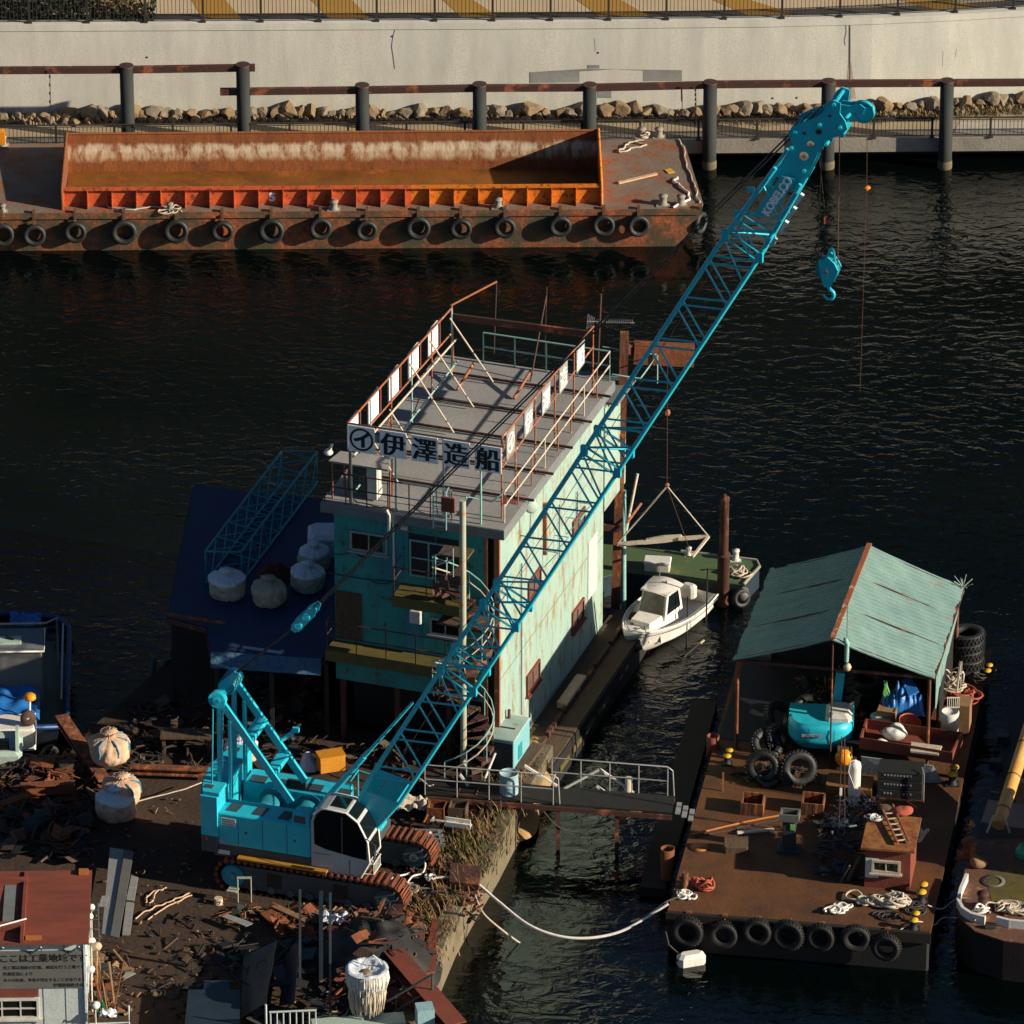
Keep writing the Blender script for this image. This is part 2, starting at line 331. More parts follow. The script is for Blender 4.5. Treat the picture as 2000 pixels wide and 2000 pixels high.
    m['ltorange'] = mat('orange_plastic', (.85, .30, .01), (.75, .25, .01), ns=2, rough=.4)
    m['gravel'] = mat('small_rubble', (.24, .17, .10), (.14, .10, .06), ns=4, rough=.95, bump=1, bs=14)
    m['navs'] = mat('dull_blue_grey_steel', (.02, .035, .05), (.012, .022, .032), ns=1.5, rough=.5)
    m['strap'] = mat('blue_strap', (.08, .30, .45), rough=.7)
    m['tarpe'] = mat('blue_tarp_edge', (.02, .08, .17), (.1, .16, .2), ns=6, rough=.4, bump=.8)
    m['cyld'] = mat('dim_green_cylinder', (.03, .10, .09), rough=.5)
    m['orp'] = mat('faded_orange', (.42, .15, .03), (.3, .1, .02), ns=3, rough=.7)
    m['gbot'] = mat('green_bottle_glass', (.01, .12, .05), rough=.1)
    m['quay'] = mat('stained_quay_concrete', (.17, .135, .085), (.10, .08, .045), ns=1.2, rust=.35, rc=(.05, .04, .02), rs=2, rough=.95, bump=.5, soft=.2)
    m['piled'] = mat('dark_rust_pile', (.07, .025, .013), (.035, .014, .008), ns=2, rust=.4, rc=(.12, .04, .012), rs=3, rough=.9, stretch=(1, 1, .3), bump=.5)
    m['grope'] = mat('bright_green_rope', (.22, .55, .08), (.1, .4, .2), ns=4, rough=.7)
    m['bglass'] = mat('tan_windscreen', (.16, .13, .09), (.3, .27, .2), ns=3, rough=.08, bump=0)
    m['hulld'] = mat('dark_rust_hull', (.012, .006, .004), (.006, .004, .003), ns=1.2, rust=.2, rc=(.03, .01, .005), rough=.8)
    m['rdeck'] = mat('workboat_rust_deck', (.13, .06, .035), (.09, .04, .028), ns=1.2, rust=.4, rc=(.16, .06, .02), rough=.8)
    m['rimw'] = mat('rust_streaked_white', (.66, .64, .6), (.6, .56, .5), ns=3, rust=.2, rc=(.35, .14, .05), rs=4, rough=.5)
    m['polem'] = mat('orange_cream_paint', (.62, .26, .04), (.6, .38, .15), ns=2, rust=.1, rough=.5)
    return m
M = M_()
# water
wm_ = bpy.data.materials.new('harbour_water'); wm_.use_nodes = True; nt = wm_.node_tree; b = nt.nodes['Principled BSDF']
b.inputs['Base Color'].default_value = (.0004, .0022, .0021, 1); b.inputs['Roughness'].default_value = .05; b.inputs['IOR'].default_value = 1.33; b.inputs['Specular IOR Level'].default_value = .3
tc = N(nt, 'ShaderNodeTexCoord'); mp = N(nt, 'ShaderNodeMapping'); mp.inputs['Scale'].default_value = (1, 1.5, 1); mp.inputs['Rotation'].default_value = (0, 0, R(14)); nt.links.new(tc.outputs['Object'], mp.inputs[0])
na = N(nt, 'ShaderNodeTexNoise'); na.inputs['Scale'].default_value = 1.5; na.inputs['Detail'].default_value = 3.5; na.inputs['Roughness'].default_value = .5; na.inputs['Distortion'].default_value = .6; nt.links.new(mp.outputs[0], na.inputs[0])
nb = N(nt, 'ShaderNodeTexNoise'); nb.inputs['Scale'].default_value = .09; nb.inputs['Detail'].default_value = 2; nt.links.new(tc.outputs['Object'], nb.inputs[0])
mr = N(nt, 'ShaderNodeMapRange'); mr.inputs[1].default_value = .35; mr.inputs[2].default_value = .65; mr.inputs[3].default_value = .22; mr.inputs[4].default_value = 1.0; nt.links.new(nb.outputs[0], mr.inputs[0])
bp = N(nt, 'ShaderNodeBump'); bp.inputs['Distance'].default_value = .098; nt.links.new(na.outputs[0], bp.inputs['Height']); nt.links.new(mr.outputs[0], bp.inputs['Strength'])
nc = N(nt, 'ShaderNodeTexNoise'); nc.inputs['Scale'].default_value = .07; nc.inputs['Detail'].default_value = 3; nt.links.new(mp.outputs[0], nc.inputs[0])
mr2 = N(nt, 'ShaderNodeMapRange'); mr2.inputs[1].default_value = .38; mr2.inputs[2].default_value = .66; mr2.inputs[3].default_value = .45; mr2.inputs[4].default_value = 1.0; nt.links.new(nc.outputs[0], mr2.inputs[0]); nt.links.new(mr2.outputs[0], b.inputs['Specular IOR Level'])
nt.links.new(bp.outputs[0], b.inputs['Normal']); MATS['water'] = M['water'] = wm_
# ================================================================= SETTING
mb = MB(); mb.face([(-400, -300, 0), (400, -300, 0), (400, 700, 0), (-400, 700, 0)])
water = mb.build('water', M['water'], kind='structure')
ORD = ['first', 'second', 'third', 'fourth', 'fifth', 'sixth', 'seventh', 'eighth', 'ninth', 'tenth', 'eleventh', 'twelfth', 'thirteenth', 'fourteenth', 'fifteenth', 'sixteenth', 'seventeenth', 'eighteenth', 'nineteenth']
def interp(t, x):
    for (a, b), (c, d) in zip(t, t[1:]):
        if x <= c: return b+(d-b)*(x-a)/(c-a)
    return t[-1][1]
WB = [(-2600, 232), (-900, 222), (-200, 218), (600, 214), (1200, 211), (1500, 208), (1700, 203), (1850, 196), (2000, 187), (2200, 172), (2600, 138), (3000, 100)]
ZW, HW = 1.25, 3.5
def wallbase(px): return W(px, interp(WB, px), ZW)
xs = list(range(-2600, 3401, 50))
base = [wallbase(x) for x in xs]
nrm = []
for i in range(len(base)):
    t = base[min(i+1, len(base)-1)]-base[max(0, i-1)]; nrm.append(V((t.y, -t.x, 0)).normalized())
# far retaining wall: front face, cap, joint
mb = MB()
def strip(mb, ps, off0, z0, off1, z1, smooth=False):
    vs = []; fs = []
    for p, n in zip(ps, nrm): vs += [(p+n*off0).to_tuple()[:2]+(z0,), (p+n*off1).to_tuple()[:2]+(z1,)]
    for i in range(len(ps)-1): fs.append((2*i, 2*i+2, 2*i+3, 2*i+1))
    mb.add(vs, fs)
strip(mb, base, 0, -.5, 0, ZW+HW-.28); strip(mb, base, .03, ZW+HW-.25, .03, ZW+HW); strip(mb, base, .03, ZW+HW, -.45, ZW+HW)
strip(mb, base, 0, ZW+HW-.28, .03, ZW+HW-.25)
rw = mb.build('retaining_wall', M['wall']); tag(rw, 'long pale concrete retaining wall behind the riprap on the far bank', 'wall')
def wall_hit(px, py, off=.004):
    n = wallbase(px+10)-wallbase(px-10); n = V((n.y, -n.x, 0)).normalized()
    return HP(px, py, wallbase(px)+n*off, n), n
def wall_shape(name, pts, m, th=.006):
    mb = MB(); q = [wall_hit(*p) for p in pts]; mb.prism([a for a, n in q], q[0][1]*th); mb.build(name, m, rw, world=True)
wall_shape('grey_patch', [(1035, 162), (1035, 141), (1148, 134), (1332, 137), (1332, 158)], M['patch'])
wall_shape('grey_patch', [(1148, 133), (1148, 127), (1171, 127), (1171, 133)], M['patch'])
wall_shape('grey_patch', [(1168, 176), (1194, 176), (1194, 191), (1168, 191)], M['patch'])
wall_shape('stain', [(1652, 192), (1655, 150), (1658, 120), (1662, 120), (1668, 160), (1672, 192)], M['stain'], .003)
wall_shape('joint', [(1658, 202), (1659, 43), (1661, 43), (1661, 202)], M['crack'], .008)
for pl in ([(772, 56), (768, 70), (765, 90), (768, 110), (771, 134)], [(1652, 48), (1653, 62), (1649, 80), (1651, 88)], [(1161, 75), (1163, 100)], [(1868, 95), (1866, 112)], [(1842, 100), (1841, 130)]):
    mb = MB(); mb.tube([wall_hit(x, y, .0)[0] for x, y in pl], .012 if len(pl) > 3 else .006, 4); mb.build('crack', M['crack'], rw, world=True)
for x, y in ((287, 112), (1168, 103), (1509, 192), (1556, 191), (766, 71)):
    p, n = wall_hit(x, y); mb = MB(); mb.cyl(p-n*.01, p+n*.006, .04, 10); mb.build('drain_hole', M['ink'], rw, world=True)
# upper terrace behind the wall
ZT = ZW+HW-.12
mb = MB(); strip(mb, base, -.45, ZT, -60, ZT); mb.build('terrace', M['terrace'], kind='structure')
mb = MB(); strip(mb, base, -.46, ZT+.004, -1.25, ZT+.004); mb.build('terrace_gutter', M['crack'], kind='structure')
for q in ([(373, -3), (438, -3), (478, 44), (400, 44)], [(605, -3), (685, -3), (728, 42), (648, 42)], [(862, -3), (920, -3), (985, 40), (908, 40)],
          [(1122, -3), (1208, -3), (1280, 38), (1180, 38)], [(1385, -3), (1456, -3), (1575, 34), (1470, 34)], [(1740, -3), (1836, -3), (1980, 26), (1862, 26)]):
    # the stripes run on beyond the frame
    a, b_, c, d_ = [W(x, y, ZT+.008) for x, y in q]
    a = a+(a-d_)*1.5; b_ = b_+(b_-c)*1.5
    mb = MB(); mb.face([d_, c, b_, a]); mb.build('terrace_marking', M['ochre'], kind='structure')
# lower promenade (slab over a recess) and riprap bed
qe = [W(-1500, 276, 1.05), W(3500, 276, 1.05)]; qy = qe[0].y
qa, qb = W(-1500, 296, 1.05), W(3500, 256, 1.05); qs = (qb.y-qa.y)/(qb.x-qa.x)
mb = MB(); mb.prism([(qa.x, qa.y, .5), (qb.x, qb.y, .5), (qb.x, qb.y+18, .5), (qa.x, qa.y+18, .5)], (0, 0, .55)); mb.build('promenade', M['conc'], kind='structure')
mb = MB(); mb.prism([(qa.x, qa.y+.9, -1), (qb.x, qb.y+.9, -1), (qb.x, qb.y+15, -1), (qa.x, qa.y+15, -1)], (0, 0, 1.5)); mb.build('quay_wall', M['dark'], kind='structure')
y1 = W(1000, 262, 1.05).y; y2 = W(1000, 240, 1.05).y; 
mb = MB(); mb.prism([(qa.x, y1+qs*(qa.x), 1.052), (qb.x, y1+qs*qb.x, 1.052), (qb.x, y1+12+qs*qb.x, 1.052), (qa.x, y1+12+qs*qa.x, 1.052)], (0, 0, .004)); mb.build('promenade_path', M['path'], kind='structure')
a, b_ = W(1862, 262, 1.062), W(2300, 238, 1.062)
mb = MB(); mb.face([(a.x, a.y, 1.066), (b_.x, a.y, 1.066), (b_.x, b_.y, 1.066), (a.x+.3, b_.y, 1.066)]); mb.build('brick_paving', M['brick'], kind='structure')
# unseen dark slope added behind the terrace, keeps low sky out of water reflections
mb = MB(); mb.grid(lambda u, v: V((-190+380*u, 64+40*v+8*noise.noise(V((u*9, v*3, 0))), ZT-1+(55+14*noise.noise(V((u*6, 3, 1))))*(v**.8)+1.6*noise.noise(V((u*60, v*20, 2))))), 160, 40); mb.build('sky_block_slope', mat('sky_block_dark', (.012, .02, .010), (.02, .018, .01), ns=.4, rough=.95, bump=1), kind='structure')
# rubble bed and rocks
def rockmesh(seed, name='boulder'):
    import bmesh
    bm = bmesh.new(); bmesh.ops.create_icosphere(bm, subdivisions=3, radius=.5)
    o = V((seed*3.1, seed*1.7, 0)); rr = random.Random(seed)
    pl = [(V((rr.uniform(-1, 1), rr.uniform(-1, 1), rr.uniform(-.6, 1))).normalized(), rr.uniform(.24, .40)) for _ in range(14)]
    for v in bm.verts:
        for n, d in pl:
            k = v.co.dot(n)-d
            if k > 0: v.co -= n*k
        v.co *= 1+.18*noise.noise(v.co*3+o)
        v.co.z = v.co.z*.8+.3
    me = bpy.data.meshes.new(name); bm.to_mesh(me); bm.free(); me.materials.append(M['rock'] if seed % 2 else M['rock2']); return me
rms = [rockmesh(i+1) for i in range(7)]
rr = random.Random(3); x = -120
def addrock(px, py, sz, k):
    p = W(px, py, 1.05)
    o = bpy.data.objects.new('boulder', rms[k % 7]); COL.objects.link(o); o.location = p
    o.rotation_euler = (rr.uniform(-.3, .3), rr.uniform(-.3, .3), rr.uniform(0, 6.3)); o.scale = (sz*rr.uniform(.85, 1.4), sz*rr.uniform(.8, 1.2), sz*rr.uniform(.7, 1.1))
    tag(o, 'rough brown boulder in the riprap row at the foot of the pale concrete wall', 'boulder', 'riprap boulders along the far wall')
k = 0
while x < 2110:
    by = interp(WB, x)+15
    addrock(x, by-rr.uniform(-2, 2), rr.uniform(.5, .95), k); k += 1
    addrock(x+rr.uniform(8, 18), by+rr.uniform(7, 12), rr.uniform(.22, .5), k); k += 1
    x += rr.uniform(17, 30)
mb = MB()
for i in range(2600):
    px = rr.uniform(-150, 2150); by = interp(WB, px)+rr.uniform(2, 27)
    p = W(px, by, 1.06); s_ = rr.uniform(.04, .16)
    mb.m = rr.randint(0, 1)
    a = [p+V((rr.uniform(-1, 1), rr.uniform(-1, 1), 0))*s_ for _ in range(4)]; t_ = p+V((rr.uniform(-.3, .3)*s_, rr.uniform(-.3, .3)*s_, s_*1.3))
    mb.add([p+V((s_, 0, 0)), p+V((0, s_, 0)), p+V((-s_, 0, 0)), p+V((0, -s_, 0)), t_], [(0, 1, 4), (1, 2, 4), (2, 3, 4), (3, 0, 4)])
tag(mb.build('rubble', [M['gravel'], M['rock']]), 'small broken stones between the boulders at the foot of the far wall', 'rubble', kind='stuff')
def blades(mb, p, n, h, spread, rr, lean=.5):
    for _ in range(n):
        q = p+V((rr.gauss(0, spread), rr.gauss(0, spread), 0)); a = rr.uniform(0, 6.3); hh = h*rr.uniform(.4, 1.2)
        d = V((math.cos(a), math.sin(a), 0)); s2 = V((-d.y, d.x, 0))*rr.uniform(.008, .022)
        m1 = q+d*hh*lean*.3+V((0, 0, hh*.6)); t = q+d*hh*lean+V((0, 0, hh))
        mb.add([q-s2, q+s2, m1+s2*.8, m1-s2*.8, t], [(0, 1, 2, 3), (3, 2, 4)])
mb = MB()
for i in range(260):
    px = rr.choice([rr.uniform(1350, 1560), rr.uniform(1700, 2050), rr.uniform(1500, 2050)]); mb.m = rr.choice((0, 0, 1))
    blades(mb, W(px, interp(WB, px)+rr.uniform(12, 34), 1.06), 14, .18, .16, rr)
tag(mb.build('weeds', [M['weed'], M['weedd']]), 'green and dry weeds growing among the far boulders', 'weeds', kind='stuff')
# hedge upper left
mb = MB()
for i in range(9000):
    px = rr.uniform(-80, 300); 
    top = 1.7*(1-max(0, (px-180)/130)**1.5*.9)
    d = rr.uniform(.9, 4.5); z = ZT+abs(rr.random()**.7)*top*(1 if d > 1.4 else .6)
    p = W(px, 50, ZT); p = V((p.x, p.y+d-.8, z))
    mb.m = 1 if (190 < px < 290 and z > ZT+.45 and rr.random() < .8) else 0
    s_ = rr.uniform(.05, .11); u = V((rr.uniform(-1, 1), rr.uniform(-1, 1), rr.uniform(-1, 1))).normalized(); v2 = u.orthogonal().normalized()*s_
    mb.add([p-u*s_, p+v2*.6, p+u*s_, p-v2*.6], [(0, 1, 2, 3)])
tag(mb.build('hedge', [M['leaf'], M['leafd']]), 'dark leafy hedge with a dry patch behind the upper railing at the left', 'hedge')

# ---- railings
def railing(name, label, pxs, topy, boty, z0, mats, path=None):
    P = [path(x) for x in pxs]
    h = topy
    r = thing(name, label, 'railing', P[len(P)//2])
    mb = MB(); mb2 = MB()
    def top(p, k): return p+V((0, 0, h*k))
    mb.tube([top(p, 1) for p in P], .035, 6); mb.build('top_rail', mats, r, world=True)
    mb = MB(); mb.tube([top(p, .12) for p in P], .02, 4); mb.tube([top(p, .9) for p in P], .018, 4); mb.build('rail', mats, r, world=True)
    for p in P: mb = MB(); mb.cbox(p+V((0, 0, h/2)), (.085, .085, h)); mb.cbox(p+V((0, 0, .02)), (.2, .2, .04)); mb.build('post', mats, r, world=True)
    for a, b in zip(P, P[1:]):
        mb = MB(); n = 15
        for i in range(1, n): q = a.lerp(b, i/n); mb.cbox(q+V((0, 0, h*.51)), (.022, .022, h*.78))
        mb.build('baluster_panel', mats, r, world=True)
    return r
def up(px):
    n = wallbase(px+10)-wallbase(px-10); n = V((n.y, -n.x, 0)).normalized(); p = wallbase(px)-n*.18; return V((p.x, p.y, ZW+HW))
railing('upper_railing', 'dark balustered railing along the top of the pale concrete wall', [-50+112.5*i for i in range(20)], 1.03, 0, 0, M['rail'], up)
def lo(px): p = W(px, 284-.0085*px, 1.05); return V((p.x, p.y, 1.05))
railing('promenade_railing', 'dark low railing along the waterside promenade below the boulders', [-118+114*i for i in range(21)], .8, 0, 0, M['rail'], lo)

# ---- mooring piles and beams
pl = [(250, 128, 13.5), (476, 126, 13.5), (707, 166, 13.5), (935, 164, 13.5), (1153, 165, 13.5), (1387, 160, 13.5), (1617, 158, 14), (1847, 157, 13.5)]
for i, (px, ty, r) in enumerate(pl):
    b0 = W(px-(1 if px > 1000 else -1)*2, 327, 0); tp = HY(px, ty, b0.y); rad = r/53
    o = thing('mooring_pile', '%s from the left of the thick dark steel piles before the far wall' % ORD[i], 'pile', b0, 0, 'steel mooring piles on the far side')
    mb = MB(); h = tp.z; mb.s = True
    mb.lathe([(rad, -2), (rad, 0), (rad, h*.15), (rad, h), (rad, h), (rad*.6, h+.02), (0, h+.02)], 20); mb.build('pile_shaft', M['steel'], o)
    mb = MB(); mb.lathe([(rad+.015, -.05), (rad+.02, .15), (rad+.01, .32)], 20); mb.build('waterline_band', M['quay' if i in (5, 6, 7) else 'steel'], o)
    mb = MB(); mb.lathe([(rad+.012, h-.05), (rad+.012, h+.012), (rad+.012, h+.012), (0, h+.024)], 20); mb.build('pile_cap', M['beam'], o)
yp = W(1000, 327, 0).y
def beam(pts, label):
    mb = MB(); P = [HY(x, y, yp) for x, y in pts]
    for a, b in zip(P, P[1:]): mb.bar(a, b, .2, .24)
    tag(mb.build('mooring_beam', M['beam']), label, 'beam', 'beams joining the steel piles')
beam([(-120, 138), (250, 136), (498, 132)], 'upper dark steel beam joining the two tall left piles')
beam([(430, 179), (707, 176), (935, 172), (1153, 171), (1374, 166)], 'long rust-blotched beam joining the middle piles')
beam([(1376, 165), (1617, 163), (1847, 162), (2150, 160)], 'red-brown beam joining the right-hand piles')
for i, (x, y0, y1_, l) in enumerate(((97, 136, 272, 'thin wire hanging from the upper beam above the barge end'), (1331, 168, 215, 'short chain hanging from the beam before the grey wall patch'), (1358, 168, 245, 'thin line hanging beside the steel pile right of the barge'))):
    mb = MB(); a = HY(x, y0, yp-.15); b = HY(x+1, y1_, yp-.15); mb.tube([a, a.lerp(b, .5)+V((.02, 0, 0)), b], .015, 5)
    for k in range(5): mb.cbox(a.lerp(b, .1+k*.12), (.06, .05, .1))
    tag(mb.build('hanging_chain', M['wire']), l, 'chain')
mb = MB(); q = [W(1600, 275, 1.05)]

# ================================================================= FAR BARGE
BF = Fr(W(123, 403, 1.5), .93)
def bl(px, py, z): return BF.l(W(px, py, z))
barge = thing('hopper_barge', 'long rusty hopper barge with an open orange-rimmed hold moored below the far wall', 'barge', BF.o, .93)
bx0 = -18; bxr = bl(1368, 408, 1.5); bxb = bl(1323, 272, 1.5); f0 = bl(700, 413, 1.5).y; bk = bxb.y
mb = MB()
dk = [(bx0, f0), (bxr.x, f0), (bxr.x+.1, f0+.5), (bxb.x+.25, bk-.6), (bxb.x, bk), (bx0, bk)]
# hull with raked bow
bot = [(bx0, f0+.05), (bxr.x-1.0, f0+.05), (bxr.x-.9, f0+.6), (bxb.x-.9, bk-.6), (bxb.x-1.0, bk), (bx0, bk)]
mid = [(bx0, f0+.02), (bxr.x-.15, f0+.02), (bxr.x-.05, f0+.55), (bxb.x, bk-.6), (bxb.x-.1, bk-.02), (bx0, bk-.02)]
vs = [(x, y, -1.6) for x, y in bot]+[(x, y, -.85) for x, y in mid]+[(x, y, -.05) for x, y in dk]
n = 6; fs = []
for k in (0, n):
    for i in range(n): j = (i+1) % n; fs.append((k+i, k+j, k+n+j, k+n+i))
mb.add(vs, fs); mb.build('hull', M['hull'], barge)
th_ = .075
hx1 = bl(1174, 392, 1.5).x; hy = bl(650, 330, .95).y  # right end, back of the hold
mb = MB()   # deck as a ring round the hold
o = [(bx0, f0-.02), (bxr.x+.02, f0-.02), (bxr.x+.12, f0+.5), (bxb.x+.27, bk-.6), (bxb.x, bk), (bx0, bk)]
mb.prism([(bx0, f0-.02, -.05), (0, f0-.02, -.05), (0, bk, -.05), (bx0, bk, -.05)], (0, 0, .05))
mb.prism([(hx1, f0-.02, -.05), (bxr.x+.02, f0-.02, -.05), (bxr.x+.12, f0+.5, -.05), (bxb.x+.27, bk-.6, -.05), (bxb.x, bk, -.05), (hx1, bk, -.05)], (0, 0, .05))
mb.box(0, hx1, f0-.02, 0.0, -.05, 0); mb.box(0, hx1, hy+th_, bk, -.05, 0)
mb.build('deck', M['deck'], barge)
mb = MB(); mb.box(bx0, bxr.x, f0-.06, f0-.02, -.2, .03); mb.build('rubbing_strake', M['hull'], barge)
zb = BF.hit(600, 259, 1, hy).z; zn = BF.hit(600, 367, 1, 0).z
zbr = zb; th = .06
mb = MB(); mb.box(0, hx1, 0, hy, -.65, -.6); mb.build('hold_floor', M['hopfl'], barge)
mb = MB(); mb.box(-.03, hx1+.03, hy, hy+th, -.6, zb); mb.tube([(-.03, hy+.03, zb), (hx1+.03, hy+.03, zb)], .05, 6); mb.build('hold_back_wall', M['hopin'], barge)
xm = BF.hit(803, 366, 1, 0).x
for x0, x1, mm in ((0, xm, 'ored'), (xm, hx1, 'orange')):
    mb = MB(); mb.box(x0, x1-.002, 0, th, -.6, zn-.003); mb.box(x0, x1-.002, -.14, .08, zn-.0, zn+.06); mb.build('hold_front_wall', M[mm], barge)
nx = int(hx1/.885)
for i in range(nx+1):
    x = .01+i*(hx1-.05)/nx
    mb = MB(); mb.add([(x, -.0, 0.0), (x+.03, 0, 0), (x+.03, -.3, 0), (x, -.3, 0), (x, 0, zn), (x+.03, 0, zn), (x+.03, -.13, zn), (x, -.13, zn)],
        [(3, 2, 1, 0), (4, 5, 6, 7), (0, 1, 5, 4), (1, 2, 6, 5), (2, 3, 7, 6), (3, 0, 4, 7)]); mb.build('stiffener', M['ored' if x < xm else 'orange'], barge)
for x, s in ((-.05, 0), (hx1-.02, 1)):
    mb = MB(); mb.prism([(x, -.12, -.0 if 1 else 0), (x, hy+.05, -.55), (x, hy+.05, zb+.02), (x, -.12, zn+.05)], (.06, 0, 0))
    mb.tube([(x+.03, hy+.05, zb+.04), (x+.03, -.14, zn+.07), (x+.03, -.3, 0)], .055, 6); mb.build('hold_end_wall', M['rusty' if not s else 'orange'], barge)
mb = MB(); p = BF.hit(526, 392, 1, -.004); text_mb(mb, '5', p, (1, 0, 0), (0, 0, 1), .44, .02, .004, .015); mb.build('painted_number', M['sign'], barge)
mb = MB(); p = BF.hit(374, 390, 1, -.004); text_mb(mb, '5', p, (1, 0, 0), (0, 0, 1), .28, .004); mb.build('painted_number', M['redb'], barge)
# tyres on the hull
def tyre_mb(R1=.45, w=.28, hole=.26, tread=28):
    mb = MB(); h = w/2
    prof = [(hole, h*.72), (hole-.02, 0), (hole, -h*.72), (hole+.03, -h*.85), ((R1+hole)/2, -h), (R1-.05, -h*.95), (R1, -h*.7), (R1, h*.7), (R1-.05, h*.95), ((R1+hole)/2, h), (hole+.03, h*.85), (hole, h*.72)]
    mb.lathe(prof, 32)
    if tread:
        for k in range(tread):
            a = 2*math.pi*k/tread
            for s in (-1, 1):
                c = V((math.cos(a+s*.05)*(R1+.01), math.sin(a+s*.05)*(R1+.01), s*h*.4)); mb.cbox(c, (.035, .05, h*.62), math.degrees(a))
    return mb
tyre_me = tyre_mb().mesh('tyre', None, [M['tyre']]); tyre_s = tyre_mb(.45, .26, .27, 0).mesh('tyre', None, [M['tyre']])
def tyre(loc, rot, sc, label, group, me=None, mth=None):
    o = bpy.data.objects.new('tyre', me or tyre_s); COL.objects.link(o); o.location = loc; o.rotation_euler = rot; o.scale = (sc, sc, mth or sc)
    return tag(o, label, 'tyre', group)
tp = [(4, 458, 46), (67, 459, 44), (147, 453, 43), (242, 453, 50), (344, 451, 48), (434, 451, 43), (530, 450, 50), (626, 446, 44), (716, 450, 42), (817, 445, 47), (900, 446, 43), (986, 444, 43), (1094, 441, 43), (1179, 440, 43), (1247, 441, 43), (1367, 435, 44)]
for i, (x, y, d) in enumerate(tp):
    p = BF.hit(x, y, 1, f0-.18); rt = (R(90), 0, R(.93)+rr.uniform(-.1, .1))
    if i == 15: p = BF.hit(x, y, 1, f0+.3); rt = (R(90), 0, R(62))
    sc = d/53/.9
    rt = (rt[0]+rr.uniform(-.12, .06), rr.uniform(-.5, .5), rt[2]+rr.uniform(-.12, .12))
    tyre(BF.m @ p, rt, sc, 'black tyre fender hung on the rusty far barge, %s from the left' % ORD[i], 'tyre fenders on the far barge', None, sc*1.1)
    mb = MB(); e = BF.m @ V((p.x, f0-.03, .02)); q = BF.m @ (p+V((0, 0, .3*sc)))
    for k in range(3): mb.cbox(e.lerp(q, k/3), (.1, .08, .12))
    mb.cbox(e+V((0, .1, .05)), (.12, .2, .1))
    tag(mb.build('fender_chain', M['hull']), 'rusty chain holding the barge tyre fender %s from the left' % ORD[i], 'chain', 'fender chains on the far barge')
# bollards
def bollard(name, loc, r, h, m, label, group, flare=1.25, capm=None):
    o = thing(name, label, 'bollard', loc, 0, group)
    mb = MB(); mb.lathe([(r*1.5, 0), (r*1.5, .04), (r, .05), (r, h*.8), (r*flare, h*.88), (r*flare, h), (0, h)], 16); mb.build('bollard_post', m, o)
    mb = MB(); mb.cbox((0, 0, .02), (r*3.6, r*3.2, .035)); mb.build('base_plate', m, o)
    if capm: mb = MB(); mb.lathe([(r*flare+.004, h*.9), (r*flare+.004, h+.005), (0, h+.006)], 16); mb.build('cap', capm, o)
    return o
for i, (x, y, s_, l) in enumerate(((5, 285, 1, 'pale bollard at the back left corner of the far barge'), (5, 414, .8, 'small bollard on the left front edge of the far barge'), (332, 411, .8, 'small bollard beside the rope under the orange hold wall'),
        (652, 410, 1, 'bollard on the barge edge right of the painted number five'), (973, 406, 1, 'bollard on the barge edge below the bright orange hold wall'), (1295, 400, 1.05, 'left bollard of the pair at the barge bow corner'),
        (1330, 400, 1, 'right bollard of the pair at the barge bow with a rope on it'), (1253, 268, 1, 'rope-wound bollard at the back of the barge bow deck'), (1287, 268, 1, 'bare bollard right of the rope-wound one at the back of the bow deck'))):
    bollard('bollard', W(x, y, 1.5), .13*s_, .36*s_, M['deck'], l, 'bollards on the far barge')
for o in [x for x in COL.objects if x.parent and x.parent.name.startswith('bollard') and x.data]: o.data.materials[0] = M['conc']
def ropeline(name, pts, z, r, m, label, seed=0, wig=0, n=8):
    rr2 = random.Random(seed); P = [W(x, y, z) if not isinstance(x, V) else x for x, y in pts] if not isinstance(pts[0], V) else pts
    out = []
    for a, b, in zip(P, P[1:]):
        for i in range(n): out.append(a.lerp(b, i/n)+V((rr2.gauss(0, wig), rr2.gauss(0, wig), abs(rr2.gauss(0, wig*.3)))))
    out.append(P[-1]); sm = [out[0]]+[(out[i-1]+out[i]*2+out[i+1])/4 for i in range(1, len(out)-1)]+[out[-1]]
    mb = MB(); mb.tube([p+V((0, 0, r)) for p in sm], r, 6); return tag(mb.build(name, m), label, 'rope' if 'rope' in name else 'cable')
def ropeheap(px, py, z, R_, r, m, label, seed, name='rope_coil', loops=9, zs=.12, cat='rope'):
    rr2 = random.Random(seed); c = W(px, py, z); mb = MB(); pts = []; 
    for k in range(loops):
        cx, cy = rr2.gauss(0, R_*.28), rr2.gauss(0, R_*.22); ra, rb = R_*rr2.uniform(.35, .8), R_*rr2.uniform(.3, .65); ph = rr2.uniform(0, 6.3)
        for i in range(14):
            a = ph+i/14*6.6; pts.append(c+V((cx+ra*math.cos(a), cy+rb*math.sin(a), r+zs*(k/loops)*(.6+.4*math.sin(a*2+k))+abs(rr2.gauss(0, .01)))))
    pts = [pts[0]]+[(pts[i-1]+pts[i]*2+pts[i+1])/4 for i in range(1, len(pts)-1)]+[pts[-1]]
    mb.tube(pts, r, 6); return tag(mb.build(name, m), label, cat)
ropeline('mooring_rope', [(191, 371), (196, 390), (215, 408), (260, 412), (300, 406), (330, 408), (355, 414)], 1.5, .03, M['rope'], 'slack pale rope lying from the hold rim along the barge deck', 1, .05)
ropeheap(330, 412, 1.5, .4, .025, M['rope'], 'small tangle of pale rope around the little bollard on the far barge', 5, loops=4)
ropeheap(1256, 268, 1.5, .25, .035, M['rope'], 'pale rope wound on the back bollard of the barge bow deck', 6, loops=5, zs=.3)
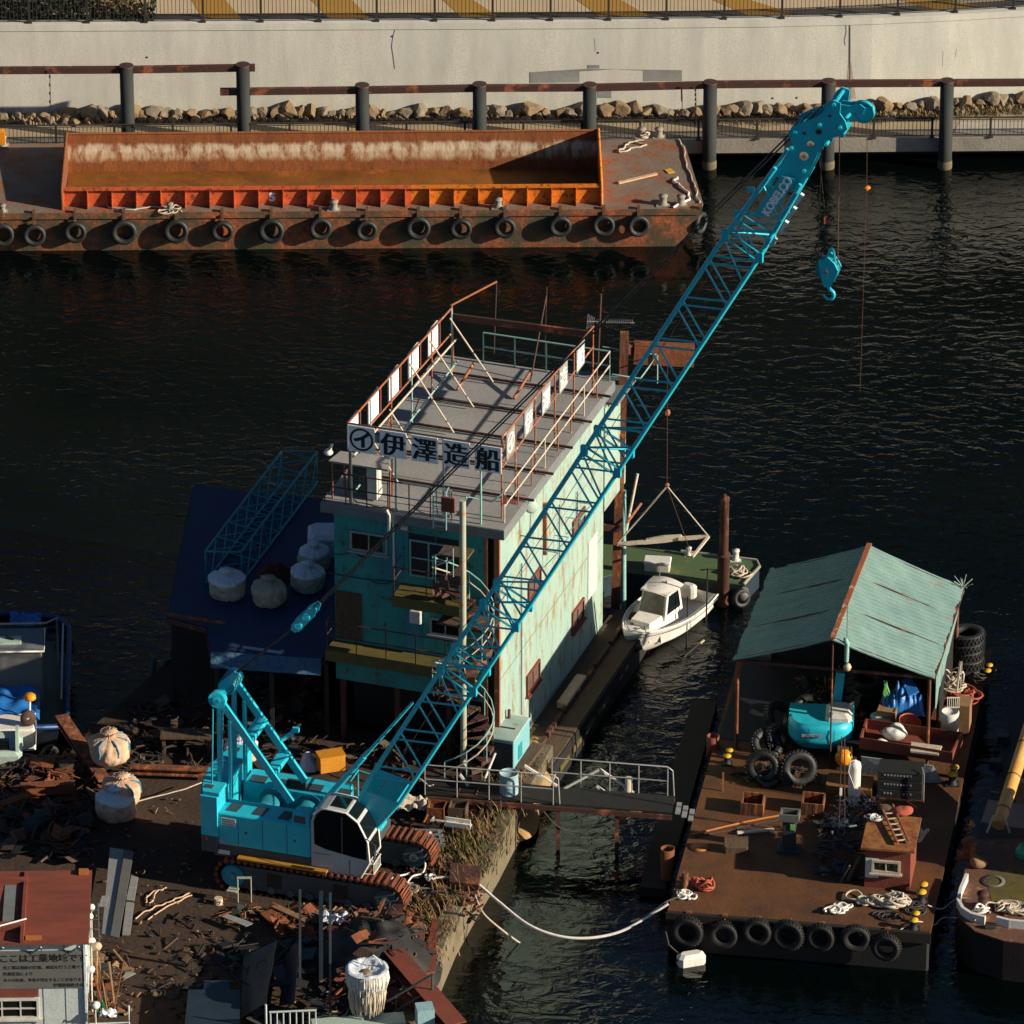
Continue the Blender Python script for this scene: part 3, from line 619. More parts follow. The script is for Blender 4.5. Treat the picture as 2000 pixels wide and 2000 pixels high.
ropeline('mooring_rope', [(1250, 275), (1225, 285), (1210, 300), (1235, 292), (1262, 287), (1240, 280)], 1.5, .035, M['rope'], 'pale looped rope lying on the bow deck behind the plank', 2, .06)
ropeline('mooring_rope', [(1322, 350), (1315, 355), (1330, 365), (1345, 380), (1346, 392), (1330, 400), (1315, 407)], 1.5, .045, M['ropew'], 'thick white rope curling around the right bow bollard', 3, .04)
ropeline('mooring_rope', [(1325, 274), (1337, 300), (1345, 340), (1360, 372), (1366, 398)], 1.5, .03, M['rope'], 'pale rope lying along the right edge of the barge bow', 4, .05)
mb = MB(); a, b_ = W(1208, 357, 1.55), W(1283, 339, 1.6); mb.bar(a, b_, .14, .06); tag(mb.build('plank', M['sackp']), 'pale pinkish plank lying across the bow deck of the far barge', 'plank')
p = W(1308, 336, 1.5); mb = MB(); mb.bar(p+V((-.12, 0, .02)), p+V((.12, .1, .02)), .35, .03); tag(mb.build('yellow_plate', M['yell']), 'small yellow plate lying on the rusty bow deck', 'plate')
for i, (x, y, s_) in enumerate(((988, 340, 1), (1048, 336, 1.05), (1012, 345, .9))):
    tyre(BF.m @ V((BF.hit(x, y, 1, .9).x, 1.0+i*.2, -.62+.35)), (R(78), 0, R(20*i)), .85*s_, ['left tyre half hidden behind the orange rim inside the dark hold', 'right large tyre inside the dark end of the hold', 'middle tyre inside the dark end of the hold'][i], 'tyres lying in the hold')
mb = MB(); mb.cbox(W(2, 268, 1.9), (.3, .3, .5)); mb.cbox(W(0, 258, 2.1), (.2, .2, .15)); tag(mb.build('winch_housing', M['ltorange']), 'small orange-topped fitting at the left back end of the barge', 'fitting')
# ================================================================= MAIN BUILDING (shipyard house on its pontoon)
ZR = 9.7
_p = W(984, 1036, ZR)
B = Fr((_p.x, _p.y, 0), -18.8)
BW, BL_ = 5.95, 10.95
house = thing('shipyard_house', 'tall teal and pale green clad shipyard house with a flat grey roof beside the slip', 'building', B.o, -18.8)
FB, SA = .32, -.28           # front wall at b=FB, side wall at a=SA
def bfh(px, py, off=0): return B.hit(px, py, 1, FB-off)
def bsh(px, py, off=0): return B.hit(px, py, 0, SA+off)
aL = -BW+.3
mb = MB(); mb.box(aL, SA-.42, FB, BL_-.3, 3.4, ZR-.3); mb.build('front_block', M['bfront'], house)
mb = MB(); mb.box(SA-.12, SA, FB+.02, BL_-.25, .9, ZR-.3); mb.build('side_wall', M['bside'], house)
for z in (4.2, 6.9): mb = MB(); mb.box(SA, SA+.012, FB+.05, BL_-.3, z, z+.025); mb.build('sheet_lap', mat('lap_line', (.25, .3, .22), (.25, .17, .1), ns=1.2, rough=.8), house)
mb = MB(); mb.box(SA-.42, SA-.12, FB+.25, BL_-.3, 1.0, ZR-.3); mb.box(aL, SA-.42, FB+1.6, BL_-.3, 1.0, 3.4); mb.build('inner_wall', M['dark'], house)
mb = MB(); mb.box(SA-.14, SA+.025, FB-.01, FB+.1, .9, ZR-.3); mb.box(SA-.44, SA-.36, FB-.03, FB+.1, 1, ZR-.3); mb.build('corner_trim', M['rrust'], house)
mb = MB(); mb.box(-BW, 0, 0, BL_, ZR-.28, ZR); rf = mb.build('roof_slab', M['roof'], house)
mb = MB(); mb.box(-BW-.02, .015, -.02, 0, ZR-.34, ZR-.02); mb.box(0, .015, 0, BL_, ZR-.34, ZR-.03); mb.build('eave', M['slab'], rf)
for k, b in enumerate((2.4, 5.2, 8.0)):
    mb = MB(); mb.box(-BW+.1, -.1, b, b+.03, ZR, ZR+.012); mb.build('roof_seam', M['slab'], rf)
# annex at the back right
mb = MB(); mb.box(-2.0, SA+.05, BL_-.28, BL_+1.9, ZR-4.6, ZR-.9); mb.build('rear_annex', M['bside'], house)
mb = MB(); mb.box(-2.2, .1, BL_+.01, BL_+1.9, ZR-.9, ZR-.82); mb.build('annex_deck', M['slab'], house)
def win(parent, fr, axis, off, x0, x1, z0, z1, nx, nz, fm, sill=None, fw=.07, gm='glass', wave=0):
    """window on a wall: axis 1 = front wall (x runs along a), axis 0 = side wall (x runs along b)"""
    def B3(mb, a0, a1, c0, c1, d0, d1):
        if axis == 1: mb.box(a0, a1, off-d1, off-d0, c0, c1)
        else: mb.box(off+d0, off+d1, a0, a1, c0, c1)
    mb = MB(); B3(mb, x0, x1, z1-fw, z1, -.02, .07); B3(mb, x0, x1, z0, z0+fw, -.02, .075)
    B3(mb, x0, x0+fw, z0+fw, z1-fw, -.02, .07); B3(mb, x1-fw, x1, z0+fw, z1-fw, -.02, .07)
    for i in range(1, nx): x = x0+(x1-x0)*i/nx; B3(mb, x-.02, x+.02, z0+fw, z1-fw, 0, .05)
    for i in range(1, nz): z = z0+(z1-z0)*i/nz; B3(mb, x0+fw, x1-fw, z-.02, z+.02, 0, .054)
    if sill: B3(mb, x0-.06, x1+.06, z0-.06, z0-.003, 0, .13)
    f = mb.build('window', fm, parent)
    mb = MB(); B3(mb, x0+fw, x1-fw, z0+fw, z1-fw, 0, .02); mb.build('pane', M[gm], f); return f
def rectf(p1, p2, off=0): a, b = bfh(*p1, off), bfh(*p2, off); return min(a.x, b.x), max(a.x, b.x), min(a.z, b.z), max(a.z, b.z)
# front openings
x0, x1, _, _ = rectf((684, 1033), (758, 1085)); zt = bfh(686, 1034).z; zb_ = bfh(686, 1072).z
win(house, B, 1, FB, x0, x1, zb_, zt, 2, 1, M['silver'], 1)
a = bfh(798, 1040); b_ = bfh(896, 1140); mb = MB(); mb.box(a.x, b_.x, FB-.008, FB, bfh(798, 1122).z, a.z); mb.build('opening', M['ink'], house)
win(house, B, 1, FB-.012, a.x+.05, b_.x-.35, bfh(798, 1122).z+.02, a.z-.2, 2, 2, M['rteal'], None, .04, 'ink')
a, b_ = bfh(748, 1022), bfh(788, 1140); mb = MB(); mb.box(a.x, b_.x, FB-.03, FB, bfh(748, 1128).z, a.z); d = mb.build('door', M['bluep'], house)
d.data.materials[0] = mat('faded_blue_door', (.03, .16, .24), (.03, .22, .26), ns=1, rust=.15, rough=.6)
mb = MB(); mb.cyl((a.x+.12, FB-.09, a.z-1.2), (a.x+.12, FB-.03, a.z-1.2), .03, 8); mb.build('handle', M['silver'], d)
for x in (768, 770):
    p = bfh(x, 1020); mb = MB()
p = bfh(770, 1020); mb = MB(); mb.tube([(p.x, FB-.08, p.z+.1), (p.x, FB-.08, p.z-2.3)], .035, 6); mb.build('downpipe', M['whited'], house)
a, b_ = bfh(657, 1152), bfh(707, 1160); mb = MB(); mb.box(a.x, b_.x, FB-.05, FB, bfh(657, 1245).z, a.z); mb.build('wooden_board', M['wood'], house)
a, b_ = bfh(840, 1204), bfh(901, 1216); win(house, B, 1, FB, a.x, b_.x, bfh(840, 1236).z, a.z, 2, 1, M['silver'], 1)
a, b_ = bfh(792, 1185), bfh(824, 1190); mb = MB(); mb.box(a.x, b_.x, FB-.03, FB, bfh(792, 1264).z, a.z); mb.build('door', MATS['faded_blue_door'], house)
p = bfh(814, 1201); mb = MB(); mb.bbox(p.x-.19, p.x+.19, FB-.18, FB, p.z-.22, p.z+.22, .03); mb.build('meter_box', M['whited'], house)
for (x, y, x2, y2) in ((640, 1118, 770, 1135), (650, 1082, 690, 1076), (690, 1076, 716, 1090), (728, 1136, 765, 1138)):
    mb = MB(); a, b_ = bfh(x, y, .03), bfh(x2, y2, .03); mb.tube([tuple(p) for p in sagp(a, b_, .06)], .018, 5); mb.build('cable', M['wire'], house)
for x in (735, 850):
    p = bfh(x, 1000); mb = MB(); mb.box(p.x, p.x+.03, FB-.012, FB, 3.4, ZR-.35); mb.build('wall_batten', M['slab'], house)
p = bfh(788, 1035, .2); mb = MB(); mb.lathe([(0, .12), (.1, .1), (.12, 0), (0, -.02)], 12, (p.x, FB-.12, p.z)); mb.build('wall_lamp', M['whited'], house)
# balconies on the front
def balcony(x0, x1, zt, dep, mtl, name='balcony'):
    mb = MB(); mb.box(x0, x1, FB-dep, FB, zt-.1, zt); mb.box(x0, x1, FB-dep-.03, FB-dep, zt-.35, zt+.02)
    bc = mb.build(name, mtl, house); mb = MB(); n = max(2, int((x1-x0)/.9))
    for k in range(n+1):
        x = x0+.03+(x1-x0-.06)*k/n; mb.tube([(x, FB-dep+.04, zt), (x, FB-dep+.04, zt+1.0)], .02, 5)
    for h in (.5, 1.0): mb.tube([(x0, FB-.05, zt+h), (x0+.02, FB-dep+.04, zt+h), (x1-.02, FB-dep+.04, zt+h)], .022, 5)
    mb.build('balcony_railing', M['beam'], bc); return bc
z2 = B.hit(640, 1270, 1, FB-.75).z; x0 = B.hit(636, 1262, 1, FB-.75).x
balcony(x0, SA-.5, z2, .75, M['yel'])
z3 = B.hit(770, 1165, 1, FB-.9).z; x0 = B.hit(766, 1165, 1, FB-.9).x; x1 = B.hit(898, 1185, 1, FB-.9).x
balcony(x0, x1, z3, .9, M['yel'])
# workshop void under the front: posts and dark beams
for x in (aL+.1, aL+1.9, aL+3.6, SA-.6):
    mb = MB(); mb.box(x, x+.16, FB+.1, FB+.26, 1.1, 3.4); mb.build('post', M['beam'], house)
# side wall openings
for (xa, ya, xb, yb) in ((1117, 988, 1140, 1050), (1030, 1104, 1054, 1177), (1116, 1166, 1138, 1237), (1027, 1286, 1052, 1360)):
    a, b_ = bsh(xa, ya+8), bsh(xb, yb-14); zt = bsh(xb, ya).z; zb_ = bsh(xa, yb).z
    win(house, B, 0, SA, a.y, b_.y, min(zt, zb_), max(zt, zb_), 2, 1, M['redb'], 1, .07, 'pinkp')
a = bsh(1148, 1060); b_ = bsh(1165, 1050); mb = MB(); mb.box(SA, SA+.03, a.y, b_.y, bsh(1148, 1172).z, a.z); mb.build('door', M['whited'], house)
a = bsh(990, 1130); b_ = bsh(998, 1120); mb = MB(); mb.box(SA, SA+.03, a.y, b_.y, bsh(990, 1175).z, a.z); mb.build('shutter', M['gbox'], house)
for (x, y, y2) in ((1016, 1100, 1395), (1090, 985, 1090), (1125, 960, 1010)):
    p = bsh(x, y); q = bsh(x, y2); mb = MB(); mb.tube([(SA+.05, p.y, p.z), (SA+.05, p.y, q.z)], .022, 5); mb.build('conduit', M['slab'], house)
for i, (x, y) in enumerate(((1060, 1075), (1105, 1010))):
    p = bsh(x, y); mb = MB(); mb.tube([(SA+.02, p.y, p.z), (SA+.5, p.y, p.z), (SA+.5, p.y+1.1, p.z), (SA+.02, p.y+1.1, p.z)], .02, 5)
    mb.tube([(SA+.5, p.y, p.z), (SA+.03, p.y, p.z-.6)], .018, 5); mb.tube([(SA+.5, p.y+1.1, p.z), (SA+.03, p.y+1.1, p.z-.6)], .018, 5); mb.build('wall_bracket', M['rteal'], house)
p = bsh(1035, 990, .35); mb = MB(); mb.lathe([(0, .05), (.14, .04), (.21, 0), (.2, -.02), (0, -.03)], 20, (SA+.4, p.y, p.z), (.55, -.8, .1))
mb.tube([(SA+.4, p.y+.02, p.z), (SA+.3, p.y+.1, p.z-1.1), (SA+.02, p.y+.1, p.z-1.1)], .025, 6); mb.build('round_mirror', M['mint'], house)
mb = MB(); p = bsh(1060, 995); mb.box(SA, SA+.12, p.y, p.y+.12, p.z-1.6, p.z+.2); mb.build('rusty_bracket', M['rrust'], house)
# roof hatch of small things: canopy with air-conditioning unit at front left
zc = ZR+1.25
q = [B.l(W(x, y, zc)) for x, y in ((642, 903), (758, 921), (762, 897), (665, 884))]
mb = MB(); mb.prism([(v.x, v.y, zc) for v in q], (0, 0, .06)); cn = mb.build('plant_canopy', M['roof'], house)
for v in q:
    mb = MB(); mb.box(v.x*.97-.1, v.x*.97-.06, v.y+.03, v.y+.07, ZR, zc); mb.build('canopy_post', M['rrust'], cn)
a = B.hit(676, 930, 1, q[0].y+.25)
mb = MB(); mb.bbox(a.x, a.x+.62, a.y+.1, a.y+.45, ZR+.15, ZR+1.05, .03); ac = mb.build('air_conditioner', M['greyp'], house)
mb = MB(); mb.lathe([(.2, 0), (.2, .02), (.17, .02), (.17, 0)], 20, (a.x+.25, a.y+.09, ZR+.62), (0, -1, 0))
for k in range(5): mb.box(a.x+.06, a.x+.45, a.y+.085, a.y+.095, ZR+.38+k*.1, ZR+.395+k*.1)
mb.build('fan_grille', M['slab'], ac)
mb = MB(); mb.box(a.x+.7, a.x+1.0, a.y+.0, a.y+.06, ZR+.05, ZR+1.2); mb.box(a.x+.64, a.x+1.0, a.y+.06, a.y+.5, ZR+.05, ZR+1.1); mb.build('cabinet', M['whited'], house)
p = B.l(W(672, 893, ZR+1.2)); mb = MB(); mb.lathe([(0, .14), (.1, .12), (.15, .02), (.1, -.05), (0, -.06)], 16, (p.x-.4, p.y-.3, ZR+1.42)); mb.tube([(p.x-.4, p.y-.3, ZR+1.4), (p.x-.35, p.y-.1, ZR+1.65)], .05, 6); mb.build('floodlight', M['white'], house)
# ------------------------------------------------ roof sign frame
H2 = 2.75     # top of the panels above the roof
sf = thing('rooftop_scaffold', 'rusty pipe frame on the flat roof carrying square white sign boards on three sides', 'frame', B.w(0, 0, ZR), -18.8)
SF = Fr(B.w(0, 0, ZR), -18.8)
fb = .1; fr0 = .75; a0 = SF.hit(680, 850, 1, fb).x; ae = SF.hit(983, 890, 1, fb).x; a1 = -.32
zt = SF.hit(700, 832, 1, fb).z; zl = SF.hit(700, 882, 1, fb).z
b1 = BL_-.6
def T3(name, pts, r, m, n=6, parent=sf): mb = MB(); mb.tube(pts, r, n); return mb.build(name, m, parent)
for z, r in ((zt+.02, .03), (zl+.15, .025), (zt-.2, .02)):
    T3('front_rail', [(a0, fb+.05, z), (ae, fb+.05, z)], r, M['beam'])
zq = zt-.42; b1 = BL_-1.25
T3('left_rail', [(a0, fb, zt+.04), (a0-.0, b1, zq)], .035, M['rrust']); T3('left_rail', [(a0, fb, zl), (a0, b1, zl-.42)], .03, M['rrust'])
T3('left_rail', [(a0+.15, fb, zl-.2), (a0+.15, b1, zl-.62)], .035, M['rwht']); T3('left_rail', [(a0+.2, fb, .5), (a0+.2, b1, .5)], .03, M['rteal'])
T3('right_rail', [(a1, fr0, zt), (a1, b1, zq+.1)], .035, M['rrust']); T3('right_rail', [(a1, fr0, zl-.15), (a1, b1, zl-.15)], .03, M['rrust']); T3('front_rail', [(ae, fb+.05, zt), (a1, fr0, zt)], .03, M['rrust'])
mb = MB(); mb.bar((a0, b1, zq-.3), (a1, b1, zq-.2), .1, .22); mb.build('back_beam', M['beam'], sf)
for a in (a0+.05, (a0+ae)/2-1.0, (a0+ae)/2+.55, ae-.75): T3('front_post', [(a, fb+.08, 0), (a, fb+.08, zt)], .035, M['rteal'])
nb_ = 5
for i in range(nb_+1):
    b = fb+.05+(b1-fb-.1)*i/nb_
    T3('left_post', [(a0+.02, b, 0), (a0+.02, b, zt-.42*i/nb_)], .03, M['rteal' if i % 2 else 'rrust']); T3('right_post', [(a1, max(b, fr0), 0), (a1, max(b, fr0), zt-.32*i/nb_)], .03, M['rrust'])
    if 0 < i: mb = MB(); mb.bar((a0, b, .08), (a1+.6, b, .08), .06, .07); mb.build('roof_beam', M['beam'], sf)
    if 0 < i < nb_+1: T3('brace', [(a0+.03, b-.2, (zt-.42*i/nb_)*(.9 if i > 2 else .6)), (a0+(1.5 if i > 2 else 1.0), b-.25, .1)], .028, M['rwht'])
    if i in (1, 3): T3('brace', [(a0+.02, b+.1, .3), (a0+.05, b+(b1-fb)/nb_*.9, 1.3)], .018, M['rrust'])
for a in (-4.3, -2.4): T3('rear_brace', [(a, b1-.05, .55), (a-.2, b1-1.1, .05)], .05, M['rrust'])
T3('mast', [(a0+.05, b1, 0), (a0+.0, b1, zq+.12)], .045, M['rrust'])
# sign boards
W1 = .85; nP = 5; gap = (ae-a0-.08-nP*W1)/(nP-1)
def board(k, side, ch):
    lab = {'f': 'front white roof sign board, %s from left, showing %s', 'r': 'grey board on the right roof side, %s from the front, showing %s'}[side]
    o = thing('sign_board', lab % (ORD[k], ch+(' ringed' if k == 0 else '')), 'sign', SF.o, -18.8, 'square white roof sign boards')
    if side == 'f':
        x = a0+.02+k*(W1+gap); org, ex, nn = V((x, fb, zl)), V((1, 0, 0)), V((0, -1, 0))
    elif side == 'r':
        x = fr0+.3+k*1.7; org, ex, nn = V((a1+.02, x, zl-.3*x/b1)), V((0, 1, 0)), V((1, 0, 0))
    else:
        x = fb+.15+k*1.55+W1; org, ex, nn = V((a0-.03, x, zl)), V((0, -1, 0)), V((-1, 0, 0))
    hh = zt-zl
    ww = W1 if side == 'f' else .8
    mb = MB(); mb.para(org, ex*ww, V((0, 0, hh)), nn*.035); mb.build('board', M['sign'] if side == 'f' else M['signg'], o)
    if side == 'f': [MB().para(org-nn*.04+V((0, 0, q_)), ex*W1, V((0, 0, .05)), nn*.035).build('board_frame', M['slab'], o) for q_ in (-.02, hh-.03)]
    mb = MB(); c = org+nn*.038+ex*ww/2
    mk = M['ink'] if side != 'r' else mat('faded_white_lettering', (.75, .75, .72), rough=.7)
    if ch == 'イ':
        cc = c+V((0, 0, hh/2)); ring = []; n = 40
        for j in range(n):
            t = 2*math.pi*j/n; d = ex*math.cos(t)+V((0, 0, 1))*math.sin(t); ring.append((cc+d*(.385 if side == 'f' else .33), cc+d*(.315 if side == 'f' else .27)))
        for j in range(n): j2 = (j+1) % n; mb.face([ring[j][1], ring[j][0], ring[j2][0], ring[j2][1]])
        text_mb(mb, ch, cc-ex*.27-V((0, 0, .22)), ex, (0, 0, 1), .58, .022, .004, .012)
    else: text_mb(mb, ch, org+nn*.037+ex*(ww/2-(.405 if side == 'f' else .37))+V((0, 0, hh/2-.31)), ex, (0, 0, 1), .81 if side == 'f' else .74, .004, .004, .028)
    mb.build('lettering', mk, o)
    return o
for k, ch in enumerate('イ伊澤造船'): board(k, 'f', ch); board(k, 'r', ch)
def lboard(k):
    o = thing('sign_board', 'white sign board on the left roof side seen from behind, %s from the front' % ORD[k], 'sign', SF.o, -18.8, 'square white roof sign boards')
    x = fb+.15+k*1.85; dz = -.42*x/b1; mb = MB(); mb.box(a0-.09, a0-.05, x, x+.9, zl-.05+dz, zt+dz); mb.build('board', M['sign'], o)
    mb = MB(); mb.box(a0-.05, a0-.02, x+.98, x+1.06, zl+dz, zt+dz); mb.build('board_frame', M['redb'], o)
for k in range(5): lboard(k)
# ------------------------------------------------ roof railings
rl = thing('roof_railing', 'worn cream and rust pipe railing round the edge of the flat roof', 'railing', B.w(0, 0, ZR), -18.8)
def R3(name, pts, r, m): return T3(name, pts, r, m, 6, rl)
for h in (.55, 1.05):
    R3('right_rail', [(-.15, .5, h), (-.15, BL_-.1, h)], .028, M['rwht']); 
    R3('back_rail', [(-.15, BL_-.1, h), (-4.4, BL_-.1, h)], .028, M['rteal'])
    R3('front_rail', [(-5.85, .06, h), (-3.3, .06, h)], .022, M['beam']); R3('front_rail', [(-3.3, .06, h), (-1.7, .06, h)], .022, M['rteal'])
for i in range(9): R3('post', [(-.15, .5+(BL_-.6)*i/8, 0), (-.15, .5+(BL_-.6)*i/8, 1.05)], .025, M['rrust' if i % 3 else 'rwht'])
for i in range(5): R3('post', [(-.15-4.25*i/4, BL_-.1, 0), (-.15-4.25*i/4, BL_-.1, 1.05)], .025, M['rteal'])
for i in range(7): R3('post', [(-5.85+i*.69, .06, 0), (-5.85+i*.69, .06, 1.05)], .022, M['beam'])
R3('rail', [(-.15, .5, 1.05), (-.5, .3, .75), (-1.2, .3, .8), (-1.25, .05, .9)], .02, M['rteal'])
R3('rail', [(.85, BL_+1.8, .2), (.85, BL_, .2), (-.1, BL_, .2)], .025, M['rteal']); R3('rail', [(.85, BL_+1.8, -.8), (.85, BL_+1.8, .2), (-1, BL_+1.8, .2)], .025, M['rteal'])
# aerials
def mast(b, t, label, r=.02, m='beam', dz=0):
    b0 = W(b[0], b[1], ZR); t = HY(t[0], t[1], b0.y+dz); mb = MB(); mb.tube([b0, t], r, 5); return b0, t, tag(mb.build('aerial_mast', M[m]), label, 'mast')
b0, t1, _ = mast((965, 690), (970, 550), 'thin dark mast at the back left of the roof with a slanting stay')
mb = MB(); mb.tube([SF.w(a0, b1, zq+.1), t1], .03, 5); tag(mb.build('stay_pole', M['rrust']), 'rusty slanting pole from the frame corner up to the thin mast', 'pole')
mast((1064, 698), (1068, 560), 'middle thin rusty mast at the back of the roof')
mast((1036, 745), (1067, 577), 'leaning rusty pole in front of the middle thin mast', .028, 'beam', 1.0)
b0, t, _ = mast((1168, 712), (1174, 574), 'rusty mast at the back right roof corner carrying the comb aerial', .035)
ya = thing('comb_aerial', 'comb shaped television aerial on the back right mast', 'aerial', HY(1172, 629, b0.y))
mb = MB(); mb.tube([(-.42, 0, .03), (1.1, 0, -.03)], .018, 5); mb.build('aerial_boom', M['silver'], ya)
mb = MB()
for i in range(20): mb.tube([(-.1+i*.06, -.13, .02), (-.1+i*.06, .13, .02)], .01, 4)
for i in range(5): mb.tube([(-.42+i*.05, 0, -.25+i*.03), (-.38+i*.05, 0, .28-i*.03)], .012, 4)
mb.build('aerial_elements', M['silver'], ya)
# small roof things
q = B.hit(708, 1030, 1, -.12)
ld = thing('roof_ladder', 'short pale teal ladder hooked over the front eave beside the spiral stair', 'ladder', B.w(-2.42, -.12, 0), -18.8)
p1 = B.hit(846, 960, 1, -.12); p2 = B.hit(872, 1030, 1, -.12)
mb = MB()
for x in (p1.x, p1.x+.42): mb.tube([(x+2.42, 0, p2.z-.1), (x+2.42, 0, p1.z), (x+2.42, .25, p1.z+.1), (x+2.42, .4, ZR)], .022, 5)
for i in range(7): z = p2.z+(p1.z-p2.z)*i/7; mb.tube([(p1.x+2.42, 0, z), (p1.x+2.84, 0, z)], .018, 5)
mb.build('ladder_frame', M['rteal'], ld)
mb = MB(); p = B.hit(868, 990, 1, -.2); mb.bbox(p.x-.1, p.x+.35, -.24, -.16, p.z-.15, p.z+.35, .02)
o = mb.build('red_brown_panel', M['redb'], house)
mb = MB(); p = B.l(W(768, 985, ZR)); mb.tube([(p.x, -.05, ZR+.1), (p.x+.1, -.1, ZR-.05), (p.x+.08, -.12, ZR-.6)], .05, 6); mb.build('vent_pipe', M['whited'], house)
ropeline('conduit_cable', [B.w(-5.0, .25, ZR+.03), B.w(-4.4, .12, ZR+.05), B.w(-3.9, .1, ZR+.04), B.w(-3.5, .14, ZR+.03)], 0, .02, M['wire'], 'loose dark cables lying along the front roof edge', 8, .04)
mb = MB(); p = SF.w(a1+.25, .3, .9); mb.cbox(p, (.12, .12, .25)); mb.cyl(p+V((.15, 0, -.05)), p+V((.35, -.02, -.1)), .07, 10); tag(mb.build('roof_loudspeaker', [M['redb']]), 'small red and white horn fixed to the right front railing end', 'horn')
# ------------------------------------------------ spiral stair
c = B.hit(905, 1370, 1, -.95); cx, cy = c.x, -.95
zt_ = B.hit(907, 978, 1, cy).z; 
st = thing('spiral_stair', 'rusty spiral stair winding round a cream pole at the front corner of the teal house', 'stair', B.w(cx, cy, 1.1), -18.8)
o_ = 1.1
mb = MB(); mb.tube([(0, 0, 0), (0, 0, zt_-o_)], .1, 12); mb.build('centre_pole', M['ptan'], st)
rise = .22; n = int((ZR-.7-o_)/rise); Rr = .95; hp = []
for k in range(n):
    z = .3+k*rise; t = -1.9+k*.38
    p0 = V((math.cos(t)*.1, math.sin(t)*.1, z)); d1 = V((math.cos(t-.2)*Rr, math.sin(t-.2)*Rr, z)); d2 = V((math.cos(t+.22)*Rr, math.sin(t+.22)*Rr, z))
    mb = MB(); mb.prism([p0, d1, d2], (0, 0, .04)); mb.prism([d1-V((0, 0, .1)), d2-V((0, 0, .1)), d2*.97+V((0, 0, .03-.1)), d1*.97+V((0, 0, .03-.1))], (0, 0, .1)); mb.build('tread', M['beam' if k % 3 else 'wood'], st)
    e = V((math.cos(t)*Rr, math.sin(t)*Rr, z)); hp.append(e+V((0, 0, .95)))
    if k % 2 == 0: mb = MB(); mb.tube([e, e+V((0, 0, .95))], .016, 5); mb.build('baluster', M['rteal'], st)
for dz in (0, -.35): mb = MB(); mb.tube([h+V((0, 0, dz)) for h in hp], .022, 5); mb.build('handrail', M['rwht' if dz else 'rteal'], st)
mb = MB(); mb.box(-.9, .05, .25, .92, ZR-.85-o_, ZR-.78-o_); mb.build('landing', M['wood'], st); mb = MB(); mb.box(-.9, .9, .1, .95, 6.6-o_-.05, 6.6-o_); mb.build('landing', M['wood'], st)
# ------------------------------------------------ pontoon under the house
pt = thing('house_pontoon', 'low dark pontoon with a narrow side walkway below the pale green wall', 'pontoon', (B.o.x, B.o.y, 0), -18.8)
mb = MB(); mb.box(-BW-2, 1.15, 1.2, BL_+1.0, -.6, .9); mb.build('hull', M['dark'], pt)
mb = MB(); mb.box(SA, 1.1, 1.2, BL_+.9, .905, .95); mb.build('walkway', M['wood'], pt)
for i in range(6): mb = MB(); mb.box(.35+.0, .47, 1.4+i*1.6, 2.8+i*1.6, .955, 1.12); mb.build('fender_beam', M['beam'], pt)
for i in range(4): mb = MB(); mb.box(1.15, 1.19, 2.0+i*1.3, 2.9+i*1.3, .35, .55); mb.build('yellow_mark', M['yel'], pt)
mb = MB(); p = B.l(W(1115, 1345, 1.2)); mb.bbox(p.x-.15, p.x+.2, p.y-1, p.y+1, 1.0, 1.22, .03)
o = mb; oo = mb.mesh('pink_plank', None, [M['sackp']]); ob = bpy.data.objects.new('timber_box', oo); COL.objects.link(ob); ob.location = B.o; ob.rotation_euler = (0, 0, R(-18.8)); tag(ob, 'faded pink timber box lying on the walkway below the pale green wall', 'box')
mb = MB(); p = B.w(.9, 6.4, .6); mb.cbox(p, (.5, .25, .8), -18.8)
# hoist post and jib beam by the house corner
hp0 = W(1199, 1225, 0); ht = HY(1220, 650, hp0.y)
hst = thing('hoist_post', 'tall square rust-orange steel post with a horizontal beam behind the pale green house corner', 'post', hp0)
mb = MB(); mb.bar((0, 0, -1), ht-hp0, .28, .28, (0, 1, 0)); mb.build('post_shaft', M['pile'], hst)
a, b_ = HY(1238, 688, hp0.y+.3), HY(1356, 694, hp0.y+.3)
mb = MB(); mb.bar(a-hp0, b_-hp0, .5, .62); mb.build('jib_beam', M['rusty'], hst)
mb = MB(); mb.bar(HY(1216, 672, hp0.y)-hp0, a-hp0, .2, .3); mb.tube([ht-hp0+V((0, 0, -.3)), HY(1300, 672, hp0.y)-hp0], .02, 5); mb.build('tie_bar', M['beam'], hst)
for k, z in enumerate((3.5, 6.6, 8.0)): mb = MB(); mb.cbox((ht-hp0)*(z/10.)+V((-.2, 0, 0)), (.7, .4, .18)); mb.build('clamp', M['beam'], hst)
mb = MB(); b0 = W(1218, 1215, 0); mb.tube([b0, HY(1218, 958, b0.y)], .085, 10); tag(mb.build('pole', M['rteal']), 'slim pale teal pole standing beside the rust-orange hoist post', 'pole')
mb = MB(); mb.tube([HY(1222, 1040, b0.y), HY(1245, 925, b0.y+.6)], .05, 6); tag(mb.build('strut', M['rwht']), 'cream strut leaning up behind the slim teal pole', 'strut')
mb = MB(); mb.tube([HY(1225, 1020, b0.y), HY(1252, 983, b0.y+.6)], .05, 6); tag(mb.build('strut', M['rrust']), 'short rusty strut leaning out behind the slim teal pole', 'strut')
